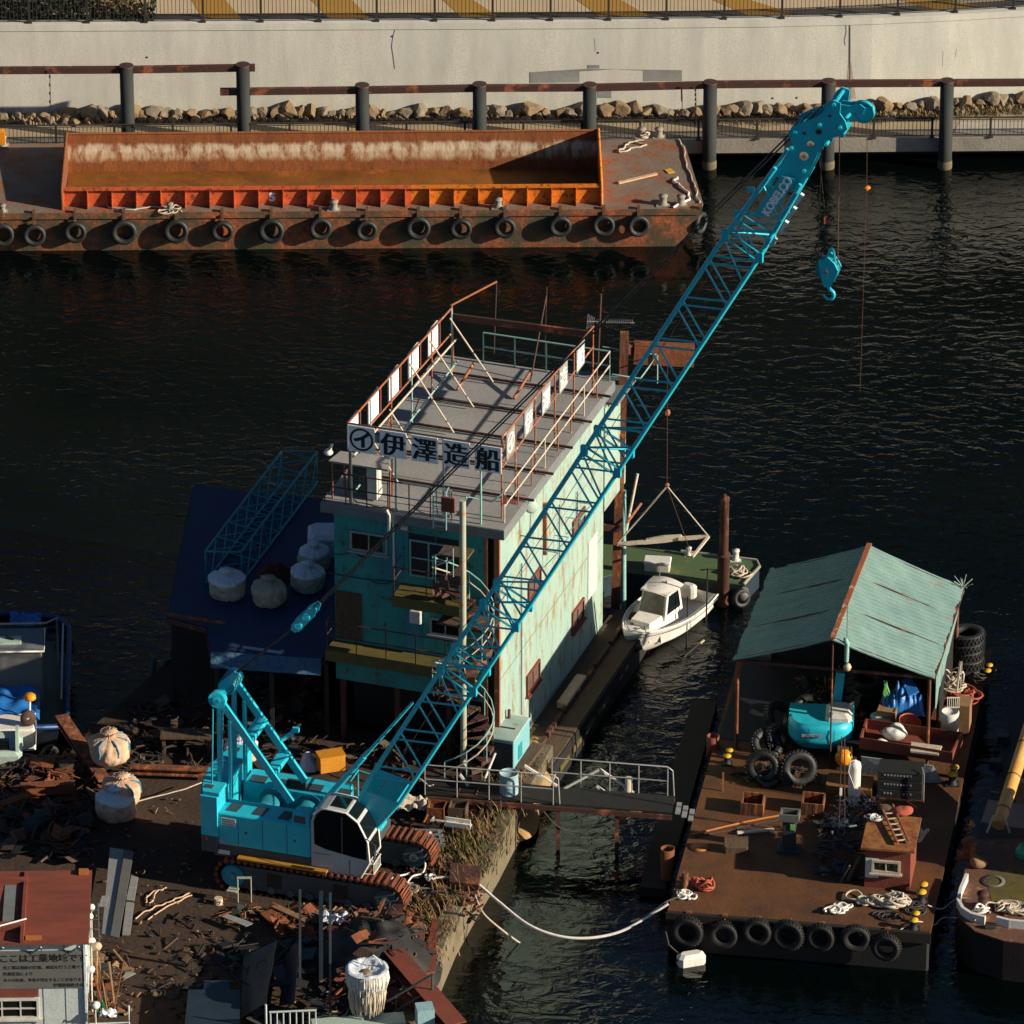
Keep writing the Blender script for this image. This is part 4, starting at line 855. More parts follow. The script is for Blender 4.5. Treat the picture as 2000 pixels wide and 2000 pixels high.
# second pile
s0 = W(1412, 1182, 0); s1 = HY(1408, 972, s0.y)
gp = thing('guide_pile', 'rusted round guide pile with a thicker lower sleeve beside the green pontoon', 'pile', s0)
mb = MB(); mb.lathe([(.15, -1), (.15, s1.z-.12), (.17, s1.z-.1), (.17, s1.z), (.06, s1.z+.02), (.06, s1.z+.12), (0, s1.z+.12)], 16); mb.build('pile_shaft', M['piled'], gp)
z = HY(1410, 1085, s0.y).z; mb = MB(); mb.lathe([(.2, -1), (.2, z), (.23, z+.01), (.23, z+.06), (.15, z+.08)], 16); mb.build('sleeve', M['piled'], gp)
# ================================================================= CRANE
c0 = V((-5.6, -26.4, 1.2)); CA = -17.5
C = Fr(c0, CA)
crane = thing('crawler_crane', 'cyan lattice boom crawler crane on the scrap yard with its boom reaching over the water', 'crane', c0, CA)
def track(y0, nm, lab):
    # stadium outline in local x-z
    L, r = 5.9, .52; cx = L/2-r; out = []
    for k in range(13): a = -math.pi/2+math.pi*k/12; out.append((cx+r*math.cos(a), r+r*math.sin(a)))
    for k in range(13): a = math.pi/2+math.pi*k/12; out.append((-cx+r*math.cos(a), r+r*math.sin(a)))
    pts = []                     # evenly spaced shoes
    o = out+[out[0]]; d = [0]
    for a, b in zip(o, o[1:]): d.append(d[-1]+math.dist(a, b))
    n = 62
    mb = MB()
    for i in range(n):
        s_ = d[-1]*i/n; j = max(k for k in range(len(d)-1) if d[k] <= s_); t = (s_-d[j])/(d[j+1]-d[j])
        p = V((o[j][0]+(o[j+1][0]-o[j][0])*t, 0, o[j][1]+(o[j+1][1]-o[j][1])*t))
        tan = V((o[j+1][0]-o[j][0], 0, o[j+1][1]-o[j][1])).normalized(); nr = V((tan.z, 0, -tan.x))
        p.y = y0
        mb.para(p-tan*.085, tan*.17, V((0, .72, 0)), nr*.05); mb.para(p-tan*.025+V((0, .02, 0)), tan*.05, V((0, .68, 0)), nr*.1)
        mb.para(p-tan*.05+V((0, -.015, 0))-nr*.04, tan*.1, V((0, .1, 0)), nr*.1); mb.para(p-tan*.05+V((0, .635, 0))-nr*.04, tan*.1, V((0, .1, 0)), nr*.1)
    tr = mb.build('track', M['trk'], crane); tr['label'] = lab
    mb = MB(); mb.prism([(-cx, y0+.1, .12), (cx, y0+.1, .12), (cx+.3, y0+.1, .5), (cx, y0+.1, .88), (-cx, y0+.1, .88), (-cx-.3, y0+.1, .5)], (0, .5, 0)); mb.build('track_frame', M['greyp'], tr)
    for sx in (-1, 1):
        mb = MB(); mb.cyl((sx*cx, y0+.03, r), (sx*cx, y0+.69, r), .36, 20); mb.cyl((sx*cx, y0-.02, r), (sx*cx, y0+.02, r), .14, 12); mb.build('sprocket', M['cyand' if sx < 0 else 'greyp'], tr)
    for k in range(7):
        x = -cx+.6+k*(2*cx-1.2)/6; mb = MB(); mb.cyl((x, y0+.06, .2), (x, y0+.66, .2), .14, 12); mb.build('roller', M['greyp'], tr)
    for k in (0, 1): mb = MB(); mb.box(-1.35+k*2.1, -.9+k*2.1, y0+.08, y0+.1, .3, .75); mb.build('frame_opening', M['ink'], tr)
    return tr
track(-1.72, 'track', 'rusty near side crawler track'); track(1.0, 'track', 'rusty far side crawler track')
mb = MB(); mb.bbox(-1.2, 1.2, -1.0, 1.0, .25, .95, .1); mb.lathe([(.85, .95), (.85, 1.2), (0, 1.2)], 24); mb.build('car_body', M['greyp'], crane)
# upper works
def chit(px, py, y): return C.hit(px, py, 1, y)
YN = -1.5
mb = MB(); mb.bbox(-3.2, 1.55, YN-.02, 1.5, 1.2, 1.5, .04); mb.build('deck_frame', M['greyp'], crane)
zt = 1.2+.98+.02
zt = chit(430, 1588, YN).z; zd = chit(430, 1655, YN).z
xa, xb = chit(418, 1620, YN).x, chit(608, 1640, YN).x
mb = MB(); mb.bbox(xa, xb-.01, YN, YN+.95, zd-.0, zt, .035); hd = mb.build('engine_housing', M['cyan'], crane)
mb = MB(); mb.box(xa, xb, YN-.012, YN+.02, zd-.28, zd-.003); mb.build('lower_skirt', M['greyp'], crane)
for k in range(1, 4):
    x = xa+(xb-xa)*k/4; mb = MB(); mb.box(x-.008, x+.008, YN-.006, YN+.0, zd+.02, zt-.04); mb.build('panel_gap', M['greyp'], hd)
for k in (1, 3): x = xa+(xb-xa)*(k/4+.07); mb = MB(); mb.box(x, x+.06, YN-.012, YN+.0, zd+.6, zd+.68); mb.build('latch', M['greyp'], hd)
for k in range(3):
    x = xa+.3+k*.83; mb = MB(); mb.prism([(x, YN+.2, zt), (x+.36, YN+.2, zt), (x+.42, YN+.7, zt), (x+.06, YN+.7, zt)], (0, 0, .012)); mb.build('vent', M['greyp'], hd)
p = chit(437, 1606, YN-.005)
def plate(x, z, w_, h_, rows, m='signg'):
    mb = MB(); mb.box(x, x+w_, YN-.02, YN-.004-.001, z, z+h_); pl_ = mb.build('label_plate', M['white'], hd)
    mb = MB()
    for r in range(rows):
        xx = x+.03
        while xx < x+w_-.06: d = rr.uniform(.02, .05); mb.box(xx, xx+d, YN-.024, YN-.0205, z+h_*(r+.3)/rows, z+h_*(r+.75)/rows); xx += d+.015
    mb.build('lettering', M['slab'], pl_)
plate(xa+.24, zt-.38, .46, .24, 3); 
mb = MB(); x, z = xa+.1, zd-.2; mb.box(x, x+.4, YN-.026, YN-.014, z, z+.14); mb.build('label_plate', M['white'], hd)
mb = MB(); text_mb(mb, 'Mastertech', V((xa+.2, YN-.005, zd+.14)), (1, 0, 0), (0, 0, 1), .15, .002, .004)
for k in range(3): mb.para((xa+.16+k*.045, YN-.008, zd+.12), (.025, 0, 0), (0, .006, 0), (.05, 0, .22-.03*k))
mb.build('lettering', M['mint'], hd)
mb = MB(); mb.bbox(xb-.62, xb-.05, YN+.05, YN+.6, zt, zt+.36, .04); e = mb.build('intake_box', M['cyan'], crane)
mb = MB(); mb.box(xb-.56, xb-.2, YN+.035, YN+.05, zt+.06, zt+.3); mb.build('grille', M['greyp'], e)
# far housing and middle machinery
mb = MB(); mb.bbox(xa+.2, xb+.35, .55, 1.5, 1.5, zt-.05, .04); h2 = mb.build('far_housing', M['cyan'], crane)
for k in range(4): x = xa+.35+k*.9; mb = MB(); mb.box(x, x+.5, .68, 1.1, zt-.05, zt-.035); mb.build('vent', M['greyp'], h2)
mb = MB(); mb.box(xa+.1, xb+.2, YN+.96, .54, 1.5, 1.75); mb.build('machinery_floor', M['dark'], crane)
for x in (-1.9, -.7, .2): mb = MB(); mb.cyl((x, -.45, 2.05), (x, .45, 2.05), .3, 20); mb.cyl((x, -.5, 2.05), (x, -.45, 2.05), .42, 20); mb.cyl((x, .45, 2.05), (x, .5, 2.05), .42, 20); mb.build('winch_drum', M['cyand'], crane)
mb = MB(); mb.bbox(-1.5, -.9, .6, .85, zt-.0, zt+.2, .03); mb.build('exhaust_cover', M['steel'], crane)
# counterweight
x0 = chit(389, 1600, YN).x; x1 = chit(417, 1600, YN).x
mb = MB(); n = 14
def cwp(t, z):
    a = (t-.5)*2; y = a*1.6; x = x1-.02-(x1-x0)*(1-.25*a*a)-.2*(1-a*a); return V((x, y, z))
pr = [cwp(k/n, 1.15) for k in range(n+1)]+[V((x1+.15, 1.6, 1.15)), V((x1+.15, -1.6, 1.15))]
pr = [V((min(p.x, x1+.15), p.y, p.z)) for p in pr]
zc = chit(400, 1545, YN).z; mb.prism([V((p.x, p.y, 1.75)) for p in pr], (0, 0, zc-1.75-.12)); mb.prism([V((p.x*.985, p.y*.95, zc-.12)) for p in pr], (0, 0, .12)); cw = mb.build('counterweight', M['cyan'], crane)
mb = MB(); mb.prism([V((p.x-.002, p.y*1.001, 1.2)) for p in pr], (0, 0, .55)); mb.build('lower_counterweight', M['greyp'], cw)
mb = MB(); mb.box(x0+.1, x0+.28, YN-.12, YN-.105, 1.6, 1.68); mb.build('reflector', M['redb'], cw)
for y in (-1.2, 1.2): mb = MB(); mb.box(x1-.35, x1-.1, y-.1, y+.1, zc+.0, zc+.02); mb.build('cover', M['greyp'], cw)
# ladder edge, side boards
mb = MB(); a, b_ = chit(466, 1676, YN-.15), chit(640, 1697, YN-.15); mb.prism([(a.x, YN-.02, 1.18), (b_.x, YN-.02, 1.18), (b_.x, YN-.3, 1.18), (a.x, YN-.3, 1.18)], (0, 0, .06)); mb.build('side_step', M['ltorange'], crane).data.materials[0] = mat('dull_orange_step', (.45, .2, .02), (.35, .15, .02), ns=3, rust=.2, rough=.7)
# cab
YC = YN-.06; cabz = zd-.28
def cq(px, py): return chit(px, py, YC)
cx0 = xb+.02; out = [cq(608, 1704), cq(720, 1712), cq(746, 1645), cq(748, 1628), cq(738, 1600), cq(722, 1577), cq(704, 1562), cq(650, 1556), cq(632, 1558), cq(616, 1575), cq(610, 1600)]
# the near side outline in local x,z
ol = [(cx0, cabz+.02), (1.62, cabz+.02), (1.92, cabz+.62), (1.86, 2.35), (1.55, 2.95), (1.18, 3.2), (.55, 3.24), (cx0+.28, 3.2), (cx0+.08, 3.0), (cx0, 2.75)]
# the body's yaw makes the outline wider than seen: clamp with measurement
fx = cq(722, 1640).x; k_ = fx/1.92
zr_ = cq(660, 1583).z
ol = [(x if x <= cx0 else cx0+(x-cx0)*((fx-cx0)/(1.92-cx0)), z if z < 1.9 else 1.9+(z-1.9)*(zr_-1.9)/(3.24-1.9)) for x, z in ol]
WC = .98
mb = MB(); mb.prism([(x, YC, z) for x, z in ol], (0, WC, 0)); cab = mb.build('cab', M['cabw'], crane)
def cp(px, py): p = cq(px, py); return (p.x, p.z)
# glass panes on the side, front and roof
cz = sum(z for x, z in ol[2:])/8; cxm = sum(x for x, z in ol[2:])/8
def ins(i, t=.1): x, z = ol[i]; return V((x+(cxm-x)*t, YC-.012, z+(cz-z)*t))
g = [ins(3, .06), ins(4, .07), ins(5, .08), ins(6, .08), ins(7, .1), ins(8, .1), ins(9, .1)]
lo1 = V((cx0+.1, YC-.012, 2.02)); lo2 = V((cx0+.45, YC-.012, 1.9)); lo3 = V((cx0+1.3, YC-.012, cabz+.72)); lo4 = V((ol[2][0]-.1, YC-.012, cabz+.68))
mb = MB(); mb.prism([lo4]+g+[lo1, lo2, lo3], (0, .008, 0)); mb.build('side_window', M['glass'], cab)
mb = MB(); xm = cx0+.95; mb.bar((cx0+.98, YC-.02, cabz+.8), (cx0+.98, YC-.02, zr_-.2), .05, .03, (0, 1, 0)); mb.build('door_pillar', M['greyp'], cab)
mb = MB(); mb.tube([V((x, YC-.02, z)) for x, z in ol[1:9]], .03, 6); mb.build('cab_edge', M['white'], cab)
mb = MB(); mb.tube([V((x, YC+WC, z)) for x, z in ol[1:9]], .03, 6); mb.build('cab_edge', M['white'], cab)
def strip2(i, j, off, m, nm, y0=.1, y1=WC-.1):
    (xa_, za_), (xb_, zb2) = ol[i], ol[j]; d = V((xb_-xa_, 0, zb2-za_)).normalized(); n_ = V((d.z, 0, -d.x))
    a = V((xa_, YC+y0, za_))+d*.06+n_*.0; b = V((xb_, YC+y0, zb2))-d*.06
    mb = MB(); mb.para(a, b-a, V((0, y1-y0, 0)), n_*off); mb.build(nm, m, cab)
strip2(2, 3, .012, M['glass'], 'front_window', .06, WC-.06); strip2(3, 4, .012, M['glass'], 'front_window', .06, WC-.06); strip2(4, 5, .012, M['glass'], 'front_window', .06, WC-.06); strip2(1, 2, .012, M['glass'], 'front_window', .06, WC-.06)
strip2(5, 6, .014, M['glass'], 'roof_window', .2, WC-.15)
mb = MB(); mb.bbox(cx0+.5, cx0+.9, YC+.3, YC+.75, 1.6, 2.4, .05); mb.build('seat', M['black'], cab)
mb = MB(); mb.box(ol[1][0]-.35, ol[1][0]-.33, YC-.01, YC, cabz+.05, cabz+.6); mb.box(cx0+.05, cx0+.6, YC-.01, YC, cabz+.65, cabz+.665); mb.build('panel_gap', M['greyp'], cab)
mb = MB()
for z in (1.25, 1.6): mb.tube([(ol[1][0]+.02, YC, z), (ol[1][0]+.4, YC+.05, z), (ol[1][0]+.4, YC+.7, z), (ol[1][0]+.05, YC+.75, z)], .02, 5)
for k in range(6): y = YC+.05+k*.12; mb.tube([(ol[1][0]+.4, y, 1.25), (ol[1][0]+.4, y, 1.6)], .015, 5)
mb.build('step_guard', M['whited'], cab)
mb = MB(); mb.tube([(fx-.1, YC-.05, 2.5), (fx+.25, YC-.2, 2.4), (fx+.25, YC-.2, 2.15)], .018, 5); mb.box(fx+.2, fx+.24, YC-.28, YC-.12, 1.95, 2.2); mb.build('mirror', M['greyp'], cab)
mb = MB(); mb.tube([(xb+.5, 1.45, 1.6), (xb+.5, 1.45, 3.0), (xb+1.0, 1.4, 2.95), (xb+1.7, 1.3, 1.9)], .022, 5); mb.tube([(xb+.5, .7, 1.6), (xb+.5, .7, 3.0), (xb+.5, 1.45, 3.0)], .022, 5); mb.build('handrail', M['cyan'], crane)
mb = MB(); mb.bbox(xb+1.0, xb+1.5, .6, 1.2, 1.5, 2.4, .04); mb.build('front_bracket', M['cyan'], crane)
# ---------------- boom
AL = R(61); E_ = V((math.cos(AL), 0, math.sin(AL))); F_ = V((-math.sin(AL), 0, math.cos(AL)))
foot = V((.95, 0, 1.65))
HB, LBW = .58, .66          # half depth, half width
def bp_(t, f, y): return foot+E_*t+F_*f+V((0, y, 0))
def bhit(px, py, y=-LBW):
    p = C.hit(px, py, 1, y)-foot; return p.dot(E_), p.dot(F_)
tk, _ = bhit(1540, 330); tH, _ = bhit(1600, 262)
tf = 2.3
def prof(t):
    if t < tf: return .28+(HB-.28)*t/tf
    if t > tk-3.2: return HB+(.40-HB)*min(1, (t-tk+3.2)/3.4)
    return HB
mb = MB()
tt = [0.15, tf]+[tf+(tk-.2-tf)*i/8 for i in range(1, 9)]
for f in (-1, 1):
    for y in (-1, 1): mb.tube([bp_(t, f*prof(t), y*LBW) for t in tt], .064, 8)
boom = mb.build('boom', M['cyan'], crane)
mb = MB(); pit = 1.62; r_ = .031
nb = int((tk-tf-.6)/pit)
for s_, ph in ((-1, 0), (1, -.45)):
    t = tf+.2+ph
    for k in range(nb+2):
        t0 = t+k*pit
        if t0+1.4 > tk: break
        mb.tube([bp_(t0, HB*.97 if t0 < tk-3.2 else prof(t0), s_*LBW), bp_(t0+.68, -prof(t0+.68), s_*LBW)], r_, 6)
        mb.tube([bp_(t0+.80, -prof(t0+.8), s_*LBW), bp_(t0+1.48, prof(t0+1.48), s_*LBW)], r_, 6)
for f in (-1, 1):
    for k in range(nb+2):
        t0 = tf+.2+k*pit
        if t0+1.5 > tk: break
        mb.tube([bp_(t0, f*prof(t0), -LBW), bp_(t0+.8, f*prof(t0+.8), LBW)], r_*.85, 6)
        mb.tube([bp_(t0+.85, f*prof(t0+.85), LBW), bp_(t0+1.58, f*prof(t0+1.58), -LBW)], r_*.85, 6)
mb.build('lacing', M['cyan'], boom)
secs = [bhit(x, y)[0] for x, y in ((905, 1290), (985, 1170), (1165, 905), (1180, 850), (1440, 478))]
secs = [bhit(x, y)[0] for x, y in ((880, 1320), (965, 1195), (1165, 895), (1435, 470))]
for t in secs:
    mb = MB()
    for dt in (-.12, .12):
        c4 = [bp_(t+dt, f, y) for f, y in ((HB, -LBW), (-HB, -LBW), (-HB, LBW), (HB, LBW))]
        mb.tube(c4, .04, 6, closed=True)
    for y in (-LBW, LBW):
        mb.tube([bp_(t+.12, HB, y), bp_(t+1.0, -HB, y)], r_, 6); mb.tube([bp_(t-.12, HB, y), bp_(t-1.0, -HB, y)], r_, 6)
        for f in (-HB, HB): mb.cbox(bp_(t, f, y), (.2, .14, .3))
    mb.tube([bp_(t+.12, HB, -LBW), bp_(t+.12, -HB, LBW)], r_, 6)
    mb.build('section_joint', M['cyan'], boom)
# foot plates
mb = MB()
for y in (-LBW-.03, LBW-.03):
    mb = MB(); mb.prism([bp_(-.12, -.2, y), bp_(.9, -.42, y), bp_(2.25, -HB, y), bp_(1.95, HB*.9, y), bp_(.0, .32, y), bp_(-.15, .1, y)], (0, .06, 0))
    if y > 0: mb.build('foot_plate', M['cyan'], boom)
    else: mbf = mb
fp = mbf.build('foot_plate', M['cyan'], boom)
p = bp_(.95, .0, -LBW-.035); mb = MB(); mb.cyl(p, p+V((0, -.01, 0)), .1, 12); mb.build('inspection_hole', M['rusty'], fp)
mb = MB(); mb.tube([bp_(2.1, -.5, -LBW), bp_(2.1, -.5, LBW)], .05, 8); mb.build('cross_tube', M['cyan'], boom)
# head: traced profile of the side plates
def tfp(px, py, y=-LBW*.75): t, f = bhit(px, py, y); return foot+E_*t+F_*f+V((0, y, 0))
HPx = [(1486, 376), (1517, 332), (1536, 300), (1548, 283), (1540, 262), (1545, 250), (1566, 240), (1590, 232), (1606, 222), (1616, 204), (1627, 196), (1642, 202), (1640, 222), (1650, 236), (1655, 252), (1646, 262), (1630, 268), (1615, 276), (1598, 298), (1580, 338), (1562, 374), (1545, 372), (1540, 356), (1516, 345), (1502, 372)]
mb = MB(); yy = LBW*.75
for y in (-yy, yy-.04): mb.prism([tfp(x, y_, y) for x, y_ in HPx] if y < 0 else [tfp(x, y_, -yy)+V((0, 2*yy-.04, 0)) for x, y_ in HPx], (0, .05, 0))
head = mb.build('boom_head', M['cyan'], boom)
for (x, y, r2) in ((1572, 257, .09), (1585, 287, .09)): pass
for (x, y, r2, mm) in ((1583, 282, .10, 'path'), (1570, 305, .13, 'path'), (1599, 257, .09, 'greyp'), (1571, 260, .05, 'greyp'), (1621, 226, .05, 'greyp')):
    p = tfp(x, y, -yy-.006); mb = MB(); mb.cyl(p, p+V((0, -.006, 0)), r2, 14); mb.build('plate_hole', M['ink' if mm != 'path' else 'path'], head)
for (x, y) in ((1552, 258), (1600, 245), (1628, 205), (1640, 250), (1613, 283), (1545, 290), (1570, 335)): mb = MB(); p = tfp(x, y, -yy-.05); mb.cyl(p, p+V((0, 2*yy+.1, 0)), .055, 10); mb.build('cross_pin', M['cyan'], head)
for (x, y, r2, nn) in ((1604, 262, .36, 4), (1625, 225, .2, 2), (1556, 262, .22, 3)):
    for k in range(nn):
        p = tfp(x, y, -.25)+V((0, k*.5/nn, 0)); mb = MB(); mb.lathe([(.06, -.03), (r2*.8, -.02), (r2, -.05), (r2*.9, 0), (r2, .05), (r2*.8, .02), (.06, .03)], 24, p, (0, 1, 0)); mb.build('sheave', M['cyand'], head)
mb = MB()   # auxiliary jib arm
arm = [(1622, 212), (1640, 204), (1660, 207), (1680, 204), (1690, 212), (1684, 224), (1662, 219), (1650, 226), (1640, 232)]
for y in (-.16, .12): mb.prism([tfp(a, b, -.16)+V((0, y+.16, 0)) for a, b in arm], (0, .04, 0))
mb.tube([tfp(1652, 236, 0), tfp(1672, 228, 0), tfp(1684, 218, 0)], .05, 6); aj = mb.build('jib_arm', M['cyan'], head)
# depth limit: the sheave of the arm belongs to the head
p = tfp(1686, 218, 0); mb = MB(); mb.lathe([(.05, -.05), (.25, -.03), (.33, -.07), (.29, 0), (.33, .07), (.25, .03), (.05, .05)], 28, p, (0, 1, 0)); mb.build('jib_sheave', M['cyan'], boom)
mb = MB(); mb.prism([tfp(a, b, -.12) for a, b in ((1668, 214), (1704, 208), (1706, 222), (1698, 236), (1680, 234))], (0, .02, 0)); mb.build('sheave_guard', M['cyan'], boom)
mb = MB(); mb.prism([tfp(a, b, -.45) for a, b in ((1634, 256), (1650, 262), (1646, 270), (1628, 262))], (0, .8, 0)); mb.build('rope_guide', M['cyan'], boom)
# lettered name plate
def bpl(px, py, y=-LBW-.07): t, f = bhit(px, py, y); return foot+E_*t+F_*f+V((0, y, 0))
mb = MB(); mb.prism([bpl(a, b) for a, b in ((1472, 425), (1490, 390), (1527, 344), (1552, 350), (1524, 400), (1505, 416))], (0, .02, 0))
np_ = mb.build('name_plate', M['cyan'], boom)
p = bpl(1499, 421, -LBW-.075); q = bpl(1544, 354, -LBW-.075); ex = (q-p).normalized(); ey = V((0, 1, 0)).cross(ex); ey = -ey if ey.dot(F_) < 0 else ey
mb = MB(); L_ = (q-p).length; text_mb(mb, 'KOBELCO', p-ex*.02-ey*.03, ex, ey, L_/4.6*1.15, .012, .006, .007); bx_ = [v.dot(ex) for v in mb.v]; kx = 1.06*L_/(max(bx_)-min(bx_))
o_x = min(bx_); mb.v = [v+ex*((v.dot(ex)-o_x)*(kx-1)) for v in mb.v]; mb.v = [v for v in mb.v]
le = mb.build('name_lettering', M['sign'], boom)
for k, (x, y) in enumerate(((1562, 387), (1548, 413), (1532, 440))):
    p = bpl(x, y, -LBW); mb = MB(); mb.para(p-E_*.19-F_*.06, E_*.38, F_*.11, V((0, -.14, 0))); mb.build('indicator_lamp', M['mint'], boom).data.materials[0] = mat('pale_blue_lamp', (.55, .75, .75), ns=4, rough=.4)
p = bpl(1517, 470, -LBW); mb = MB(); mb.para(p-E_*.22, E_*.3, F_*.07, V((0, -.08, 0))); mb.build('limit_switch', M['rope'], boom)
mb = MB(); p = bpl(1472, 375, -LBW); mb.cbox(p+F_*.1, (.18, .15, .12)); mb.tube([p, p+F_*.25], .03, 6); mb.build('guide_roller', M['cyan'], boom)
# ---------------- gantry (A frame), backstops, pendants
ga = chit(427, 1363, -.75); gz = ga
mb = MB()
for y in (-.75, .55):
    mb.bar((ga.x, y, ga.z), chit(569, 1566, -.75)*1+V((0, y+.75, 0)), .13, .22)
mb.build('front_leg', M['cyan'], crane)
for (x, y) in ((425, 1390), ):
    b_ = chit(430, 1556, -.75)
    for yy_ in (-.75, .55):
        mb = MB(); mb.bar((ga.x+.02, yy_, ga.z-.35), (b_.x, yy_, b_.z), .12, .14); mb.bar((ga.x+.35, yy_, ga.z-.7), (b_.x+.35, yy_, b_.z), .09, .16); mb.build('rear_leg', M['cyan'], crane)
    for yy_ in (-.95, -.05): mb = MB(); mb.tube([(ga.x-.12, yy_, ga.z-.3), (b_.x-.2, yy_, b_.z-.2)], .03, 6); mb.build('tension_rod', M['cyand'], crane)
mb = MB(); mb.cyl((ga.x, -.95, ga.z), (ga.x, .75, ga.z), .12, 14); mb.cyl((ga.x, -.93, ga.z), (ga.x, -.72, ga.z), .27, 20); mb.cyl((ga.x, .5, ga.z), (ga.x, .72, ga.z), .27, 20)
gh = mb.build('gantry_head', M['cyan'], crane)
for k in range(5): y = -.35+k*.14; mb = MB(); mb.lathe([(.05, -.03), (.2, -.02), (.27, -.04), (.24, 0), (.27, .04), (.2, .02), (.05, .03)], 20, (ga.x+.12, y, ga.z+.2), (0, 1, 0)); mb.build('sheave', M['cyand'], gh)
mb = MB(); mb.prism([(ga.x-.15, -.45, ga.z-.1), (ga.x+.35, -.45, ga.z+.35), (ga.x+.55, -.45, ga.z+.75), (ga.x+.4, -.45, ga.z+.8), (ga.x-.1, -.45, ga.z+.3)], (0, .05, 0)); mb.prism([(ga.x-.15, .3, ga.z-.1), (ga.x+.35, .3, ga.z+.35), (ga.x-.1, .3, ga.z+.3)], (0, .05, 0)); mb.build('cheek_plate', M['cyan'], gh)
fe = chit(569, 1566, -.75)
for t in (.4, .72):
    c_ = V((ga.x, -.1, ga.z)).lerp(V((fe.x, -.1, fe.z)), t); mb = MB(); mb.bbox(c_.x-.18, c_.x+.18, -.75, .55, c_.z-.08, c_.z+.08, .02); mb.build('cross_member', M['cyan'], crane)
c_ = V((ga.x, 0, ga.z)).lerp(V((fe.x, 0, fe.z)), .62); mb = MB(); mb.tube([(c_.x, .55, c_.z), (c_.x+.45, .75, c_.z+.35)], .07, 8); mb.cbox((c_.x+.5, .77, c_.z+.4), (.2, .12, .14)); mb.build('work_lamp', M['cyan'], crane)
for y in (-.4, .4):
    a = C.hit(806, 1372, 1, y); b_ = V((fe.x+.35, y, 2.0)); m1 = a.lerp(b_, .45); mb = MB(); mb.tube([a, m1], .045, 8); mb.tube([m1, b_], .075, 8); mb.build('backstop', M['cyan'], crane)
sp = C.hit(597, 1205, 1, 0)
# upper spreader of the pendants
hd_ = foot+E_*(tH+.3)+F_*.35
dv = (hd_-sp).normalized(); up_ = V((0, 1, 0)).cross(dv)
mb = MB()
for y in (-.22, .16): mb.prism([sp-dv*.55+up_*.07+V((0, y, 0)), sp-dv*.4+up_*.16+V((0, y, 0)), sp+dv*.35+up_*.16+V((0, y, 0)), sp+dv*.6+up_*.06+V((0, y, 0)), sp+dv*.6-up_*.06+V((0, y, 0)), sp+dv*.3-up_*.14+V((0, y, 0)), sp-dv*.4-up_*.16+V((0, y, 0)), sp-dv*.55-up_*.07+V((0, y, 0))], (0, .05, 0))
for k in (-.25, .15): p = sp+dv*k; mb.cyl(p+V((0, -.26, 0)), p+V((0, .24, 0)), .12, 14)
mb.build('spreader', M['cyan'], crane)
mb = MB()
for y in (-.14, -.05, .05, .14): mb.tube([V((ga.x+.15, y*1.6, ga.z+.35)), sp-dv*.3+V((0, y, 0))], .012, 4)
mb.build('luffing_rope', M['wire'], crane)
for y in (-.2, .2):
    a = sp+dv*.55+V((0, y, 0))+up_*y*.25; b_ = hd_+V((0, y*1.8, 0))+up_*y*.4; mb = MB(); mb.tube([a, b_], .026, 5)
    for t in (.12, .3, .6, .86): c_ = a.lerp(b_, t); mb.tube([c_-dv*.12, c_+dv*.12], .035, 6)
    mb.build('pendant_line', M['wire'], crane)
for y in (-.06, .06): mb = MB(); mb.tube([bp_(1.5, .1, y), foot+E_*(tH-.5)+F_*.42+V((0, y, 0))], .012, 4); mb.build('hoist_line', M['wirer'], boom)
# hook block
bc = C.w(*tfp(1606, 262, 0)); hb = HP(1619, 530, bc, V((0, -1, 0)))
hook = thing('hook_block', 'large cyan hook block hanging on ropes from the crane boom head over the dark water', 'hook block', (hb.x, hb.y, hb.z-.9), CA)
def hl(px, py): p = HP(px, py, hb, V((0, -1, 0))); q = Fr((hb.x, hb.y, hb.z-.9), CA).l(p); return V((q.x, 0, q.z))
bp1 = [(1600, 505), (1608, 506), (1620, 497), (1634, 508), (1642, 522), (1634, 542), (1625, 556), (1612, 556), (1603, 530)]
mb = MB()
for y in (-.2, .14): mb.prism([hl(a, b)+V((0, y, 0)) for a, b in bp1], (0, .06, 0))
mb.build('cheek_plate', M['cyan'], hook)
for k in range(2): p = hl(1616, 525)+V((0, -.07+k*.12, 0)); mb = MB(); mb.lathe([(.05, -.03), (.26, -.02), (.33, -.05), (.29, 0), (.33, .05), (.26, .02), (.05, .03)], 24, p, (0, 1, 0)); mb.build('sheave', M['cyand'], hook)
mb = MB(); p = hl(1616, 525); mb.cyl(p+V((0, -.26, 0)), p+V((0, .26, 0)), .07, 12); mb.build('pin', M['greyp'], hook)
mb = MB(); p = hl(1624, 495); mb.tube([p+V((-.08, 0, -.15)), p+V((-.06, 0, .08)), p+V((0, 0, .16)), p+V((.07, 0, .08)), p+V((.12, 0, -.2))], .04, 6); mb.build('becket', M['cyan'], hook)
mb = MB(); p = hl(1620, 560); q = hl(1619, 575); hk = [p, p+V((0, 0, -.1))]+[q+V((math.cos(a)*.15, 0, math.sin(a)*.15-.0)) for a in [1.6-.35*k for k in range(0, 14)]]
mb.tube(hk, [.05, .055]+[.06-.002*k for k in range(14)], 10); mb.build('hook', M['cyan'], hook)
mb = MB()
for dx, tx in ((-.28, 1596), (.3, 1655)): a = hl(1616, 515)+V((dx, 0, 0)); b_ = Fr((hb.x, hb.y, hb.z-.9), CA).l(C.w(*(tfp(1606+ (dx > 0)*34, 262, 0)))); mb.tube([a, V((b_.x, b_.y, b_.z))], .018, 5)
mb.build('hoist_rope', M['wirer'], hook)
jb = C.w(*tfp(1694, 222, 0)); j2 = HP(1693, 368, jb, V((0, -1, 0))); j3 = HP(1680, 760, jb, V((0, -1, 0)))
